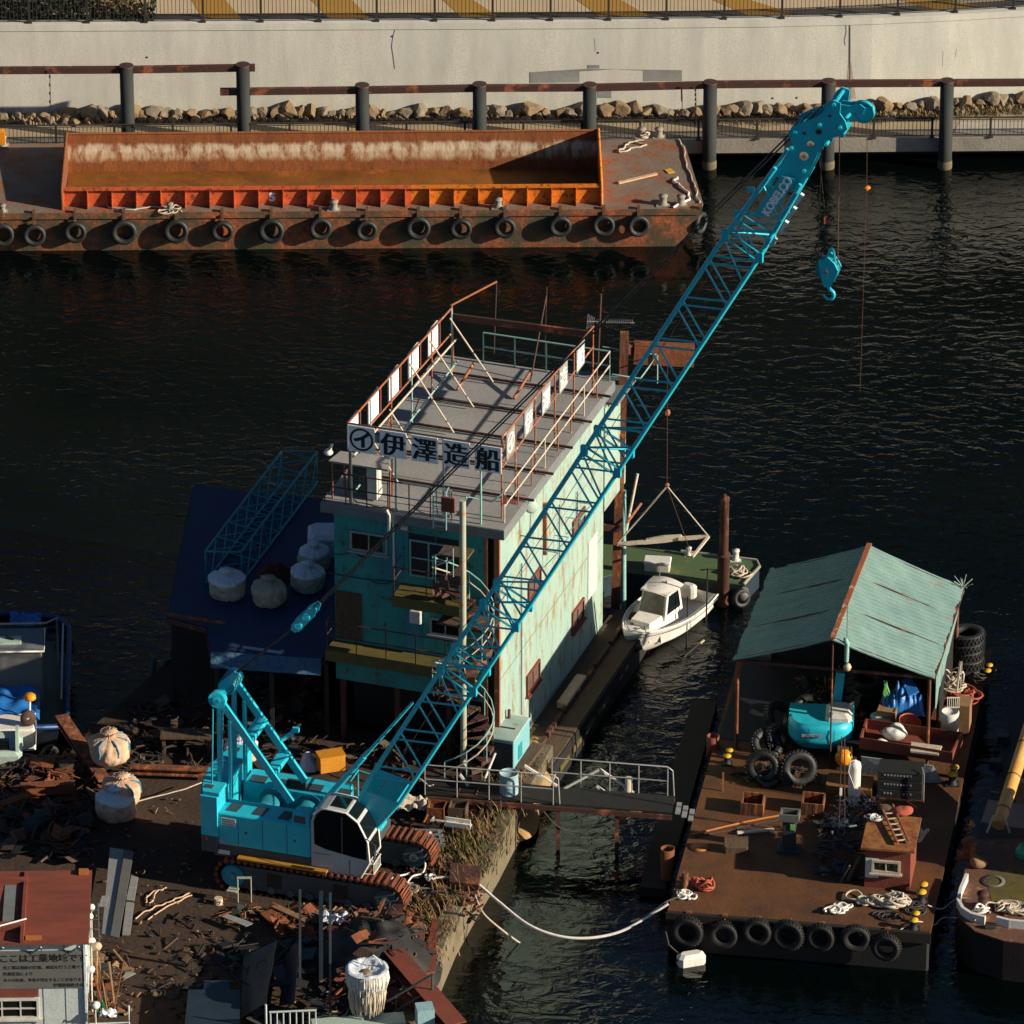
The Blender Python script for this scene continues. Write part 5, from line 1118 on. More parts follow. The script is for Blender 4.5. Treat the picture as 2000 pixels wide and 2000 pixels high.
bw = thing('ball_weight', 'small orange ball weight on the thin auxiliary line below the jib sheave', 'weight', (j2.x, j2.y, j2.z-.1))
mb = MB(); mb.lathe([(0, -.1), (.04, -.05), (.06, 0), (.04, .05), (0, .08)], 12, (0, 0, .1)); mb.lathe([(.11, 0), (.1, .03), (0, .04)], 12, (0, 0, .12)); mb.build('weight_body', M['orange'], bw)
mb = MB(); mb.tube([(0, 0, .15), tuple(V(jb)-bw.location)], .012, 4); mb.tube([(0, 0, .05), tuple(V(j3)-bw.location)], .01, 4); mb.build('line', M['wirer'], bw)
k1 = HP(1612, 430, bc, V((0, -1, 0))); k2 = C.w(*tfp(1600, 300, .2))
sw = thing('limit_weight', 'small red weight on a thin line between the boom head and hook block', 'weight', k1)
mb = MB(); mb.cbox((0, 0, 0), (.08, .08, .2)); mb.build('weight_body', M['roper'], sw); mb = MB(); mb.tube([(0, 0, .1), tuple(k2-k1)], .008, 4); mb.build('line', M['wirer'], sw)
# ================================================================= YARD (left quay)
ZY = 1.2
def wy(x, y, z=ZY): return W(x, y, z)
edge = [wy(*p) for p in ((1078, 1462), (1040, 1530), (1000, 1600), (972, 1655), (930, 1725), (888, 1800), (862, 1862), (838, 1925), (806, 2010), (770, 2110))]
yard = [wy(-600, 1550), wy(0, 1535), wy(110, 1500), wy(180, 1420), wy(330, 1290), wy(345, 1215), B.w(-BW-1.6, 7), B.w(-BW-1.6, 1.19), B.w(1.0, 1.19)]+edge+[wy(-600, 2110)]
mb = MB(); pts = [V((p.x, p.y, -1)) for p in yard]; mb.prism(pts, (0, 0, 1+ZY))
mb.build('yard_ground', M['ground'], kind='structure')
mb = MB(); 
for a, b in zip(edge, edge[1:]):
    t = (b-a).normalized(); n_ = V((-t.y, t.x, 0)); n_ = n_ if n_.x > 0 else -n_
    mb.para(a+n_*.03-V((0, 0, 2.2)), b-a, -n_*.5, V((0, 0, 2.33)))
tag(mb.build('quay_edge_wall', M['quay']), 'weathered concrete quay edge beside the dark slip', 'wall', None)
# weeds, straw, debris
mb = MB()
for i in range(170):
    t = rr.random()**.8*(len(edge)-4)+.3; k = int(t); a = edge[k].lerp(edge[k+1], t-k)+V((-abs(rr.gauss(.5, .5)), rr.gauss(0, .3), 0))
    mb.m = rr.choice((0, 1, 1, 1)); blades(mb, a, 16, rr.uniform(.25, .6), .22, rr, .6)
for i in range(60):
    a = W(rr.uniform(860, 960), rr.uniform(1620, 1700), ZY); mb.m = rr.choice((0, 0, 1)); blades(mb, a, 20, .35, .25, rr)
tag(mb.build('weeds', [M['weed'], M['weedd']]), 'dry and green weeds along the concrete quay edge beside the crane', 'weeds', kind='stuff')
def mound(px, py, z0, rx, ry, h, m, name, label, cat, seed=0, kind=None, rough=.25):
    c = W(px, py, z0)
    def fn(u, v):
        a = 2*math.pi*u; r = v; x, y = math.cos(a)*r*rx, math.sin(a)*r*ry
        z = h*(1-r*r)+rough*h*noise.noise(V((x*3+seed, y*3, seed)))*(1-r**4)
        return c+V((x*(1+.15*noise.noise(V((a, seed, 0)))), y, z-.03*r))
    mb = MB(); mb.grid(fn, 36, 12); return tag(mb.build(name, m), label, cat, kind=kind)
mound(1040, 1500, .5, .75, 1.8, .75, M['straw'], 'straw_heap', 'sunlit golden heap of dry straw at the quay corner behind the blue drum', 'straw', 2)
mound(1010, 1595, .2, .7, 1.5, 1.0, M['straw'], 'straw_heap', 'sunlit golden dry reeds below the gangway at the quay edge', 'straw', 4)
def scrap(px0, px1, py0, py1, n, mats, label, seed, smin=.1, smax=.5, hh=.4, z0=ZY):
    r2 = random.Random(seed); mb = MB(); 
    for i in range(n):
        u, v = r2.random(), r2.random(); p = W(px0+(px1-px0)*u, py0+(py1-py0)*v, z0); mb.m = r2.randrange(len(mats))
        hz = hh*(1-abs(2*u-1)**2)*(1-abs(2*v-1)**2)*r2.random()
        L_ = r2.uniform(smin, smax); k = r2.random()
        q = p+V((0, 0, hz+.05)); a = r2.uniform(0, 6.28); dr = V((math.cos(a), math.sin(a), r2.gauss(0, .25))); sd2 = V((-math.sin(a), math.cos(a), r2.gauss(0, .3)))
        if k < .25:     # bent sheet
            w2 = L_*r2.uniform(.3, .8); b2 = V((0, 0, r2.uniform(-.5, .5)*L_)); a0 = q-dr*L_*.5
            mb.add([a0, a0+sd2*w2, q+b2*.5+sd2*w2, q+b2*.5, q+dr*L_*.5, q+dr*L_*.5+sd2*w2], [(0, 1, 2, 3), (3, 2, 5, 4)])
        elif k < .5: mb.tube([q-dr*L_*.8, q+V((0, 0, r2.uniform(-.1, .15)*L_)), q+dr*L_*.8], r2.uniform(.012, .045), 6)      # pipe
        elif k < .6: mb.tube([q+(dr*math.cos(t*.7)+sd2*math.sin(t*.7))*L_*.4+V((0, 0, .02*t)) for t in range(9)], .012, 4)     # wire
        elif k < .72: mb.cbox(q, (L_*1.5, .06, .05), math.degrees(a), (r2.gauss(0, 15), r2.gauss(0, 15)))
        elif k < .8: mb.lathe([(L_*.22, -.03), (L_*.28, 0), (L_*.22, .03), (L_*.16, 0), (L_*.22, -.03)], 12, q, sd2+V((0, 0, 1)))
        elif k < .93: mb.cbox(q, (L_*.6, L_*.45, .02), math.degrees(a), (r2.gauss(0, 25), r2.gauss(0, 25)))
        else: mb.cbox(q, (L_*.5, L_*.4, L_*.35), math.degrees(a), (r2.gauss(0, 15), r2.gauss(0, 15)))
    return tag(mb.build('scrap_heap', mats), label, 'scrap', kind='stuff')
sm_ = [M['rusty'], M['beam'], M['dark'], M['redb'], M['steel'], M['wood']]
scrap(640, 840, 1800, 1960, 420, sm_, 'tangled rusty scrap heap in front of the crane track', 1, .15, .7, 1.7)
scrap(560, 760, 1790, 1835, 120, [M['woodl'], M['rusty'], M['wood'], M['beam']], 'broken boards and rusty bits under the near crane track', 2, .2, .8, .1)
scrap(770, 905, 1520, 1600, 170, sm_, 'jumbled rusty scrap behind the far crane track', 3)
scrap(790, 880, 1600, 1660, 60, [M['silver'], M['rusty'], M['dark']], 'metal frames and scrap beside the far crane track', 4, .1, .4)
scrap(0, 200, 1480, 1560, 220, [M['rusty'], M['wood'], M['beam'], M['dark']], 'rusty scrap and timber beyond the canvas sacks', 5, .2, .9)
scrap(170, 250, 1870, 1990, 70, [M['woodl'], M['rusty'], M['wood'], M['steel']], 'bits of pipe and timber between office wall and sheets', 6, .2, .8, .3)
scrap(250, 420, 1370, 1500, 120, [M['dark'], M['wood'], M['steel'], M['beam']], 'dim machine parts under the workshop roof edge', 7, .2, .6)
scrap(430, 640, 1330, 1500, 170, [M['dark'], M['wood'], M['steel'], M['beam'], M['greyp']], 'dim clutter inside the open workshop behind the crane', 8, .2, .7, .6)
scrap(660, 960, 1460, 1500, 120, [M['dark'], M['wood'], M['steel'], M['rusty']], 'dim clutter below the spiral stair', 9, .2, .6)
scrap(290, 420, 1790, 1990, 70, [M['wood'], M['steel'], M['dark'], M['ground']], 'scattered offcuts on the dark dirt ground', 10, .1, .5, .05)
scrap(440, 660, 1840, 2000, 90, [M['navy'], M['steel'], M['dark'], M['greyp']], 'leaning dark blue-grey plates in the shaded yard', 11, .3, 1.0, .6)
mound(735, 1890, ZY-.1, 2.0, 1.9, 1.5, M['dark'], 'scrap_mound', 'dark packed mound of scrap under the tangled rusty heap', 'scrap', 6, 'stuff', .12)
scrap(170, 700, 1540, 1990, 420, [M['wood'], M['ground'], M['gravel'], M['woodl'], M['rusty']], 'small litter and stones scattered over the dirt yard', 12, .03, .14, .02)
scrap(800, 935, 1690, 1800, 150, sm_, 'rusty scrap and cable bits along the quay edge beside the near track', 13, .1, .45, .35)
scrap(0, 175, 1560, 1680, 160, [M['rusty'], M['dark'], M['beam'], M['steel'], M['wood']], 'dim stacked scrap behind the red roofed office', 14, .2, .9, .5)
scrap(440, 820, 1775, 1800, 130, [M['rusty'], M['woodl'], M['beam'], M['steel']], 'narrow band of rusty offcuts along the near track', 15, .1, .5, .12)
# individual yard things
def slab(name, quad, z, th, m, label, cat, zs=None):
    zs = zs or [z]*len(quad); P = [W(x, y, zz) for (x, y), zz in zip(quad, zs)]
    mb = MB(); mb.prism(P, (0, 0, th)); return tag(mb.build(name, m), label, cat)
slab('metal_sheet', [(215, 1658), (243, 1662), (215, 1830), (199, 1826)], ZY+.35, .05, M['silver'], 'long grey metal sheet at the left of the stacked sheets', 'sheet')
slab('metal_sheet', [(244, 1662), (261, 1666), (232, 1834), (216, 1830)], ZY+.42, .05, M['sboard'], 'long brown-grey metal sheet on top of the stacked sheets', 'sheet')
slab('metal_sheet', [(257, 1712), (270, 1716), (262, 1762), (247, 1760)], ZY+.1, .05, M['signg'], 'upper short pale panel right of the stacked sheets', 'sheet')
slab('metal_sheet', [(247, 1764), (262, 1766), (254, 1827), (239, 1827)], ZY+.1, .05, M['signg'], 'lower short pale panel right of the stacked sheets', 'sheet')
slab('metal_sheet', [(199, 1751), (213, 1751), (207, 1771), (193, 1771)], ZY+.5, .03, M['signg'], 'small pale square plate left of the stacked sheets', 'sheet')
slab('metal_sheet', [(232, 1919), (248, 1897), (265, 1902)], ZY+.1, .02, M['signg'], 'small grey triangular offcut lying on the dirt', 'sheet')
slab('metal_sheet', [(433, 1791), (445, 1786), (496, 1804), (480, 1810)], ZY+.25, .02, M['signg'], 'pale bent metal plate lying near the crane track', 'sheet')
slab('metal_sheet', [(368, 1935), (398, 1935), (398, 1917), (447, 1917), (447, 1935), (469, 1935), (468, 2030), (358, 2030)], ZY+.5, .04, M['navs'], 'large dark blue-grey plate with a raised tab at the bottom', 'sheet')
slab('metal_sheet', [(475, 1870), (540, 1840), (520, 1960), (470, 1990)], ZY+.1, .04, M['navs'], 'leaning dark blue-grey plate beside the tabbed plate', 'sheet', [ZY+.1, ZY+.9, ZY+.9, ZY+.1])
slab('metal_sheet', [(560, 1850), (585, 1845), (575, 1960), (545, 1965)], ZY+.1, .04, M['navs'], 'narrow dark plate leaning beside the upright bars', 'sheet', [ZY+.1, ZY+.9, ZY+.9, ZY+.1])
slab('plank', [(528, 1772), (545, 1770), (608, 1798), (595, 1803)], ZY+.15, .05, M['woodl'], 'broken light brown plank lying beside the near track', 'plank')
slab('plank', [(508, 1786), (530, 1778), (560, 1795), (530, 1806)], ZY+.12, .05, M['rusty'], 'orange rusty board lying left of the broken plank', 'plank')
for i, (x, y0, y1_, lab) in enumerate(((586, 1925, 1738, 'left thin dark upright bar in front of the crane track'), (627, 1930, 1741, 'middle steel blue upright bar in front of the crane track'), (645, 1990, 1744, 'right dark upright bar in front of the crane track'))):
    b0 = wy(x, y0); t = HY(x, y1_, b0.y); mb = MB(); mb.bar(b0, t, .07+.05*(i == 1), .06); tag(mb.build('steel_bar', M['navs' if i == 1 else 'greyp']), lab, 'bar', 'upright bars')
# chair frame
cf = thing('chair_frame', 'yellowed metal chair frame standing by the rear of the near track', 'chair', wy(478, 1762))
for x in (-.2, .2): mb = MB(); mb.tube([(x, 0, 0), (x, 0, .85)], .02, 5); mb.build('leg', M['ptan'], cf)
for x in (-.5, ): mb = MB(); mb.tube([(x, .1, 0), (x, .1, .4)], .02, 5); mb.build('leg', M['ptan'], cf)
mb = MB(); mb.bar((-.22, 0, .85), (.22, 0, .85), .04, .06); mb.build('backrest', M['ptan'], cf); mb = MB(); mb.bar((-.5, .1, .4), (-.2, .0, .4), .3, .03); mb.build('seat', M['ptan'], cf)
mb = MB(); p = wy(427, 1765); mb.cyl(p, p+V((0, 0, .2)), .13, 14); tag(mb.build('can', M['drumw']), 'small tan can standing behind the near track', 'can')
for k, pts in enumerate(([(262, 1795), (300, 1775), (340, 1760), (372, 1745)], [(285, 1800), (330, 1770), (375, 1750)], [(300, 1740), (285, 1765)], [(290, 1768), (310, 1740), (325, 1735)])):
    ropeline('hose_rope', pts, ZY+.02, .025, M['sackp'], ['upper strand of the pale hose looped on the dirt', 'lower strand of the pale hose looped on the dirt', 'short bit of pale hose left of the loops', 'bent end of the pale hose near the crane shadow'][k], k, .04)
# big bags
def bag(px, py, wpx, z, label, cloth, top='liner', hgt=1.0, seed=1, straps=False, sc=60):
    p = W(px, py, z); r = wpx/sc/2
    o = thing('bulk_bag', label, 'bag', p+V((0, r*.9, 0)), 0, 'big canvas sacks')
    N_ = 11+seed % 4
    def surf(a, v, e=0):
        if v < .12: pr = .78+.2*(v/.12)**.6
        elif v < .58: pr = .98+.05*math.sin((v-.12)/.46*3.14)
        elif v < .86: t = (v-.58)/.28; pr = .98-.82*(t*t*(3-2*t))
        else: pr = .16+.26*((v-.86)/.14)
        z = hgt*r*1.5*(v/.86 if v < .86 else 1+(v-.86)*1.1)-(hgt*r*.18*max(0, (v-.58)/.28)**2 if v < .86 else hgt*r*.18)
        k = max(0, min(1, (v-.42)/.4)); w_ = a*N_/2+1.6*noise.noise(V((math.cos(a)*1.5, math.sin(a)*1.5, seed+v)))
        pl_ = (abs(math.sin(w_))**.7-.55)*r*(.02+.15*k*(1-.5*k))
        q = V((math.cos(a)*pr*r, math.sin(a)*pr*r, z)); n1 = noise.noise(q*(1.1/r)+V((seed*5, 0, 0)))*.15*r
        wr = -abs(noise.noise(V((math.cos(a)*2.2, math.sin(a)*2.2, z*5/r*.5+seed))))*.15*r*(1-k)
        q += V((math.cos(a), math.sin(a), 0))*(pl_+n1+wr+e) if pr > 0 else V((0, 0, 0))
        q.x += .10*r*max(0, v-.6)*math.sin(seed*2.1); q.z = max(q.z, 0); return q
    vt = .60 if top == 'liner' else 1.0
    mb = MB(); mb.grid(lambda u, v: surf(6.28318*u, v*vt), 84, 36); mb.build('sack', cloth, o)
    mb = MB(); lm = M[top] if isinstance(top, str) else top
    mb.grid(lambda u, v: surf(6.28318*u, (vt-.06)+(1.0-vt+.06)*v, .012 if vt < 1 else .004) if v < 1 else V((0, 0, hgt*r*1.5)), 84, 18); mb.build('liner', lm, o)
    if straps:
        for k in range(4):
            a = -2.3+k*.95+seed*.1; mb = MB(); pts = [surf(a+.04*math.sin(j), .3+.09*j, .02+(.05 if j == 4 else 0)) for j in range(6)]
            mb.tube(pts, .028, 5); mb.build('strap', M['strap'], o)
    return o
ZT_ = 4.2
bag(212, 1500, 76, ZY+.55, 'peach canvas sack standing highest beside the rusty diagonal beam with blue straps', M['sackp'], M['sackp'], 1.0, 3, True)
bag(236, 1582, 72, ZY+.3, 'peach canvas sack in the middle with blue straps behind the white topped sack', M['sackp'], M['sackp'], 1.0, 4, True)
bag(225, 1612, 74, ZY, 'peach canvas sack with a white plastic top, nearest of the yard sacks', M['sackp'], 'liner', 1.1, 5)
bag(470, 1500, 62, ZY, 'pale plastic topped sack behind the rear of the crane', M['sackp'], 'liner', 1.1, 6)
bag(443, 1178, 70, ZT_, 'cream sack with white plastic top at the left end of the blue roof', M['sack'], 'liner', 1.05, 7)
bag(525, 1191, 68, ZT_, 'cream round sack at the front of the blue roof', M['sack'], 'sack', 1.0, 8)
bag(601, 1162, 66, ZT_, 'brown sack with white top at the blue roof beside the teal wall', M['sack'], 'liner', 1.1, 9)
bag(613, 1122, 62, ZT_, 'white topped sack farther back beside the teal wall', M['sack'], 'liner', 1.15, 10)
mound(537, 1128, ZT_, .62, .7, .5, M['net'], 'net_heap', 'dark red heap of netting on the blue roof between the sacks', 'net', 3, rough=.5)
mb = MB(); p = W(632, 1075, ZT_); mb.bbox(p.x-.5, p.x+.7, p.y-.5, p.y+.6, ZT_, ZT_+.75, .12); tag(mb.build('white_tub', M['liner']), 'white plastic tub on the blue roof against the teal wall', 'tub')
# ---------------- workshop with the blue sheeting roof
q = [(378, 948), (640, 936), (700, 1273), (412, 1273), (404, 1222), (328, 1202)]
ws = thing('workshop', 'open dark workshop under a wide dark blue sheeted roof left of the teal house', 'building', W(520, 1420, ZY))
P = [W(x, y, ZT_) for x, y in q]
P[1] = B.w(-BW-.05, BL_-.4, ZT_); P[2] = B.w(-BW-.05, -.05, ZT_)
P[1] = V((P[1].x, P[1].y, ZT_)); P[2] = V((P[2].x, P[2].y, ZT_))
mb = MB(); mb.prism([p-V((0, 0, .06)) for p in P], (0, 0, .06)); mb.build('roof', M['tarp'], ws, world=True)
for a, b in zip(P, P[1:]+P[:1]): mb = MB(); mb.bar(a-V((0, 0, .17)), b-V((0, 0, .17)), .08, .18); mb.build('roof_beam', M['beam'], ws, world=True)
mb = MB(); mb.tube([W(325, 1199, ZT_+.25), W(440, 1217, ZT_+.25)], .06, 8); mb.build('eave_pipe', M['pile'], ws, world=True)
mb = MB(); pp = P[3].lerp(P[2], .0); d = (P[2]-P[3]); n_ = 26
mb.add([P[3]+V((0, -.02, .03)), P[2]+V((0, -.02, .03)), P[2]+V((0, -.5, -.3)), P[3]+V((0, -.5, -.3))], [(0, 1, 2, 3)]); mb.build('hanging_tarp_edge', M['tarpe'], ws, world=True)
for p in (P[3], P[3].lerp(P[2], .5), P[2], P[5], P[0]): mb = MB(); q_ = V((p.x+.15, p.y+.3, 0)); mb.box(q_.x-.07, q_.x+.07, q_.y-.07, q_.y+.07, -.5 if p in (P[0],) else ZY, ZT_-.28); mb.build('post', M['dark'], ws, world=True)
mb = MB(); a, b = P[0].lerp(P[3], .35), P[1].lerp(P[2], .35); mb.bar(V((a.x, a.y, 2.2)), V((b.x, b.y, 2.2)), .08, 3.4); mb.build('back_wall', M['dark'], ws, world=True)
mb = MB(); p = W(395, 1480, ZY); mb.box(p.x-1.3, p.x+.3, p.y, p.y+.6, ZY+.65, ZY+.72); wb = mb.build('workbench', M['wood']); tag(wb, 'dim wooden workbench at the front left of the workshop', 'bench')
for dx in (-1.2, .2): mb = MB(); mb.box(p.x+dx-.05, p.x+dx+.05, p.y+.1, p.y+.5, ZY, ZY+.649); mb.build('leg', M['wood'], wb, world=True)
for i, (x, y) in enumerate(((295, 1335), (316, 1340), (325, 1336))):
    b0 = W(x, y, .3); mb = MB(); mb.cyl(b0, b0+V((.12, 0, .95)), .09, 10); tag(mb.build('gas_cylinder', M['cyld']), ['left dim green gas cylinder standing in the dark slip', 'middle dim green gas cylinder standing in the dark slip', 'right dim green gas cylinder standing in the dark slip'][i], 'cylinder', 'dim green cylinders')
# spare boom section on the roof
zt5 = ZT_+1.15
TL, TR, LL = W(551, 881, zt5), W(619, 882, zt5), W(401, 1077, zt5)
bs_ = thing('spare_boom_section', 'spare teal lattice boom section lying on the blue workshop roof', 'boom section', V((LL.x, LL.y, ZT_)))
ex, ey, ez = TR-TL, TL-LL, V((0, 0, -1.1)); o_ = LL
mb = MB()
for i in (0, 1):
    for j in (0, 1): mb.tube([o_+ex*i+ez*j, o_+ex*i+ez*j+ey], .042, 6)
mb.build('chord', M['cyand'], bs_, world=True)
mb = MB(); n = 7
for k in range(n+1):
    c_ = o_+ey*k/n
    if k in (0, n): mb.tube([c_, c_+ex, c_+ex+ez, c_+ez], .035, 6, closed=True)
    if k < n:
        d = o_+ey*(k+1)/n; m_ = c_.lerp(d, .5)
        for base in ((V((0, 0, 0)), ex), (ez, ex), (V((0, 0, 0)), ez), (ex, ez)):
            s0, e0 = base; mb.tube([c_+s0, m_+s0+e0, d+s0], .024, 5)
mb.build('lacing', M['cyand'], bs_, world=True)
# ---------------- generator box, drum, planks by the house corner
zg = 1.45
_g = W(944, 1438, ZY+1.4); Gp = V((_g.x, _g.y, ZY)); gb = thing('generator_box', 'light blue boxy generator with a worn lid beside the pale green wall', 'generator', Gp, -18)
GF = Fr(Gp, -18)
sx, sy, sz = 1.0, 1.6, 1.35
o_ = GF.l(W(917, 1490, ZY))
mb = MB(); mb.bbox(0, 1.0, 0, sy, .1, sz, .03); mb.build('casing', M['gbox'], gb)
mb = MB(); mb.bbox(-.01, 1.01, -.01, sy+.01, sz-.0, sz+.05, .02); ld = mb.build('lid', M['gboxl'], gb)
mb = MB(); mb.box(.3, .8, .7, .78, sz+.05, sz+.06); mb.build('slot', M['ink'], ld)
mb = MB(); mb.box(.05, .95, -.012, 0, .15, sz-.08); mb.build('front_panel', M['navs'], gb)
mb = MB(); mb.box(1.0, 1.012, .4, .8, .5, 1.0); mb.build('side_panel', M['cyand'], gb)
mb = MB(); mb.cyl((.4, 1.35, sz+.05), (.4, 1.35, sz+.35), .05, 8); mb.build('exhaust_pipe', M['beam'], gb)
for x in (.05, .85): mb = MB(); mb.box(x, x+.08, .05, sy-.05, 0, .1); mb.build('skid', M['beam'], gb)
mb = MB(); a = GF.w(.4, -.05, .9); mb.tube([a, a+V((-.35, -.5, -.7)), a+V((-.5, -.8, -.85))], .045, 6); tag(mb.build('hose', M['whited']), 'pale hose hanging from the front of the light blue generator', 'hose')
slab('timber_stack', [(1002, 1502), (1040, 1455), (1062, 1462), (1022, 1512)], ZY+.3, .12, M['wood'], 'weathered planks stacked right of the light blue generator', 'timber')
# ---------------- gangway
g0, g1 = W(830, 1552, 1.75), W(1312, 1590, 1.55)
gw = thing('gangway', 'rusty steel gangway with silver truss railings crossing the slip from yard to barge', 'gangway', V((g0.x, g0.y, ZY)))
dv = (g1-g0).normalized(); sd_ = V((-dv.y, dv.x, 0)).normalized(); L_ = (g1-g0).length; gw_w = 1.05
mb = MB(); mb.para(g0, g1-g0, sd_*gw_w, V((0, 0, .05))); mb.build('walkway_plate', M['dark'], gw, world=True)
for s_ in (0, 1): mb = MB(); mb.bar(g0+sd_*gw_w*s_-V((0, 0, .12)), g1+sd_*gw_w*s_-V((0, 0, .12)), .1, .15); mb.build('side_beam', M['beam'], gw, world=True)
for s_, (ta, tb) in enumerate(((.0, .52), (.5, .97))):
    for h in (.55, 1.05): 
        P_ = [g0+sd_*gw_w*s_+(g1-g0)*ta+V((0, 0, h)), g0+sd_*gw_w*s_+(g1-g0)*tb+V((0, 0, h))]
        if h > 1: P_ += [P_[-1]+dv*.15-V((0, 0, .12)), P_[-1]+dv*.2-V((0, 0, 1.0))]
        mb = MB(); mb.tube(P_, .025, 6); mb.build('handrail', M['silver'], gw, world=True)
    for k in range(5): t = ta+(tb-ta)*k/4; p = g0+sd_*gw_w*s_+(g1-g0)*t; mb = MB(); mb.tube([p, p+V((0, 0, 1.05))], .022, 5); mb.build('post', M['silver'], gw, world=True)
for (a_, b_) in (((898, 1512), (922, 1545)), ((1024, 1495), (1088, 1535)), ((1170, 1503), (1102, 1540)), ((1172, 1503), (1238, 1548)), ((1165, 1535), (1222, 1575))):
    y_ = g0.y+gw_w*.5; mb = MB(); mb.bar(HY(*a_, y_), HY(*b_, y_), .07, .07); mb.build('truss_brace', M['whited'], gw, world=True)
for (a_, b_) in (((1005, 1580), (1010, 1640)), ((1205, 1590), (1210, 1790)), ((1090, 1585), (1088, 1650))):
    b0 = W(*a_, 1.4); mb = MB(); mb.bar(b0, V((b0.x, b0.y, -1)), .12, .12); mb.build('support_post', M['beam'], gw, world=True)
mb = MB()
for k in range(6): p = g1+dv*(.1+k*.2)-V((0, 0, .1*k)); mb.para(p, dv*.15, sd_*.7, V((0, 0, .04)))
mb.build('steps', M['silver'], gw, world=True)
mb = MB(); p = W(1228, 1530, 1.9); mb.cyl(p-V((0, 0, .5)), p+V((0, 0, .2)), .11, 12); tag(mb.build('fender_post', M['rwht']), 'short pinkish pipe standing at the far gangway rail', 'post')
dp = W(994, 1568, 1.35); dr = thing('blue_drum', 'pale blue steel drum standing by the gangway rail', 'drum', dp)
mb = MB(); mb.lathe([(0, 0), (.29, 0), (.3, .02), (.29, .04), (.29, .32), (.305, .34), (.29, .36), (.29, .64), (.305, .66), (.29, .68), (.29, 1.02), (.3, 1.04), (.3, 1.07), (.28, 1.07), (.28, 1.04), (0, 1.04)], 28); mb.build('drum_body', M['drum'], dr)
mb = MB(); mb.cyl((.12, -.05, 1.04), (.12, -.05, 1.06), .04, 10); mb.build('bung', M['steel'], dr)
slab('pontoon_plank', [(1205, 1598), (1295, 1560), (1296, 1566), (1210, 1606)], .9, .05, M['orp'], 'loose orange plank leaning below the gangway steps', 'plank')
# scrap boxes behind crane
for (x, y, s_, m_, lab) in ((853, 1612, .55, 'rusty', 'rusty brown open box left of the pair in the scrap'), (895, 1612, .55, 'wood', 'brown box right of the pair in the scrap'), (915, 1585, .6, 'rusty', 'rusty red panelled box behind the pair in the scrap')):
    p = W(x, y, ZY); mb = MB(); h = .55
    mb.cbox(p+V((0, s_/2, .02)), (s_, s_, .04), -10)
    for a in range(4): t_ = R(a*90-10); mb.cbox(p+V((0, s_/2, h/2+.04))+V((math.cos(t_), math.sin(t_), 0))*(s_/2-.02), (.03, s_, h), a*90-10)
    mb.cbox(p+V((0, s_/2, h*.8)), (s_-.06, s_-.06, .03), -10)
    tag(mb.build('scrap_box', M[m_]), lab, 'box')
def crumple(px, py, z, s_, m_, label, seed, name='crumpled_sheet'):
    c_ = W(px, py, z); mb = MB(); mb.grid(lambda u, v: c_+V(((u-.5)*s_, (v-.5)*s_*.7, .15+.5*s_*abs(noise.noise(V((u*3+seed, v*3, seed)))))), 16, 12, False); return tag(mb.build(name, m_), label, 'sheet')
crumple(808, 1582, ZY+.25, 1.0, M['sack'], 'crumpled pale brown sheet on the scrap behind the crane', 1)
crumple(770, 1812, ZY+.2, 1.2, M['rusty'], 'crumpled rusty sheet on the scrap in front of the track', 2)
crumple(655, 1806, ZY+.1, .9, M['liner'], 'crumpled white plastic sheet at the end of the near track', 3)
mb = MB(); a, b_ = W(870, 1608, ZY+.35), W(919, 1615, ZY+.35); mb.bar(a, b_, .3, .05); mb.bar(a+V((0, -.15, .08)), b_+V((0, -.15, .08)), .04, .14); mb.bar(a+V((0, .15, .08)), b_+V((0, .15, .08)), .04, .14); tag(mb.build('white_channel', M['white']), 'white metal channel lying on the scrap by the far track', 'channel')
mb = MB()
for k in range(4): a = W(812+k*2, 1622+k*9, ZY+.3); mb.bar(a, a+V((.8, -.12, .05)), .05, .1)
for k in range(3): a = W(812+k*22, 1620+k*2, ZY+.32); mb.bar(a, a+V((.1, -.75, 0)), .05, .08)
tag(mb.build('metal_grating', M['silver']), 'bent silver frame grating beside the far track', 'grating')
mb = MB(); p = W(646, 1518, ZY); mb.cbox(p+V((0, .3, .4)), (.8, .5, .5), 18); mb.cbox(p+V((0, .3, .67)), (.84, .54, .05), 18); tag(mb.build('orange_crate', M['ltorange']), 'bright orange crate behind the crane engine deck', 'crate').data.materials[0] = mat('amber_crate', (.60, .25, .015), (.5, .2, .01), ns=3, rust=.1, rough=.6)
mound(604, 1500, ZY, .35, .3, .5, M['liner'], 'plastic_bundle', 'grey plastic bundle left of the bright orange crate', 'bundle', 8, rough=.6)
# diagonal rusty beams left
def ibeam(a, b, w_, h_, m_, label, name='steel_beam'):
    mb = MB(); mb.bar(a+V((0, 0, h_/2)), b+V((0, 0, h_/2)), w_, .04); mb.bar(a-V((0, 0, h_/2)), b-V((0, 0, h_/2)), w_, .04); mb.bar(a, b, .05, h_-.04); return tag(mb.build(name, m_), label, 'beam')
ibeam(W(120, 1402, 1.9), W(205, 1530, 1.5), .42, .2, M['pile'], 'long rusty beam slanting down from the blue tug to the sacks')
ibeam(W(40, 1542, 1.6), W(145, 1536, 1.6), .3, .3, M['rusty'], 'rusty level beam lying behind the sacks')
ibeam(W(255, 1502, 1.5), W(415, 1508, 1.5), .3, .2, M['pile'], 'dim rusty beam lying behind the rope left of the crane')
ibeam(W(5, 1575, 1.5), W(60, 1555, 1.5), .3, .2, M['rusty'], 'short rusty beam at the left picture edge')
ibeam(W(752, 1846, 2.0), W(892, 2010, 2.0), .62, .35, M['redb'], 'big red-brown girder lying diagonally beside the fringed basket')
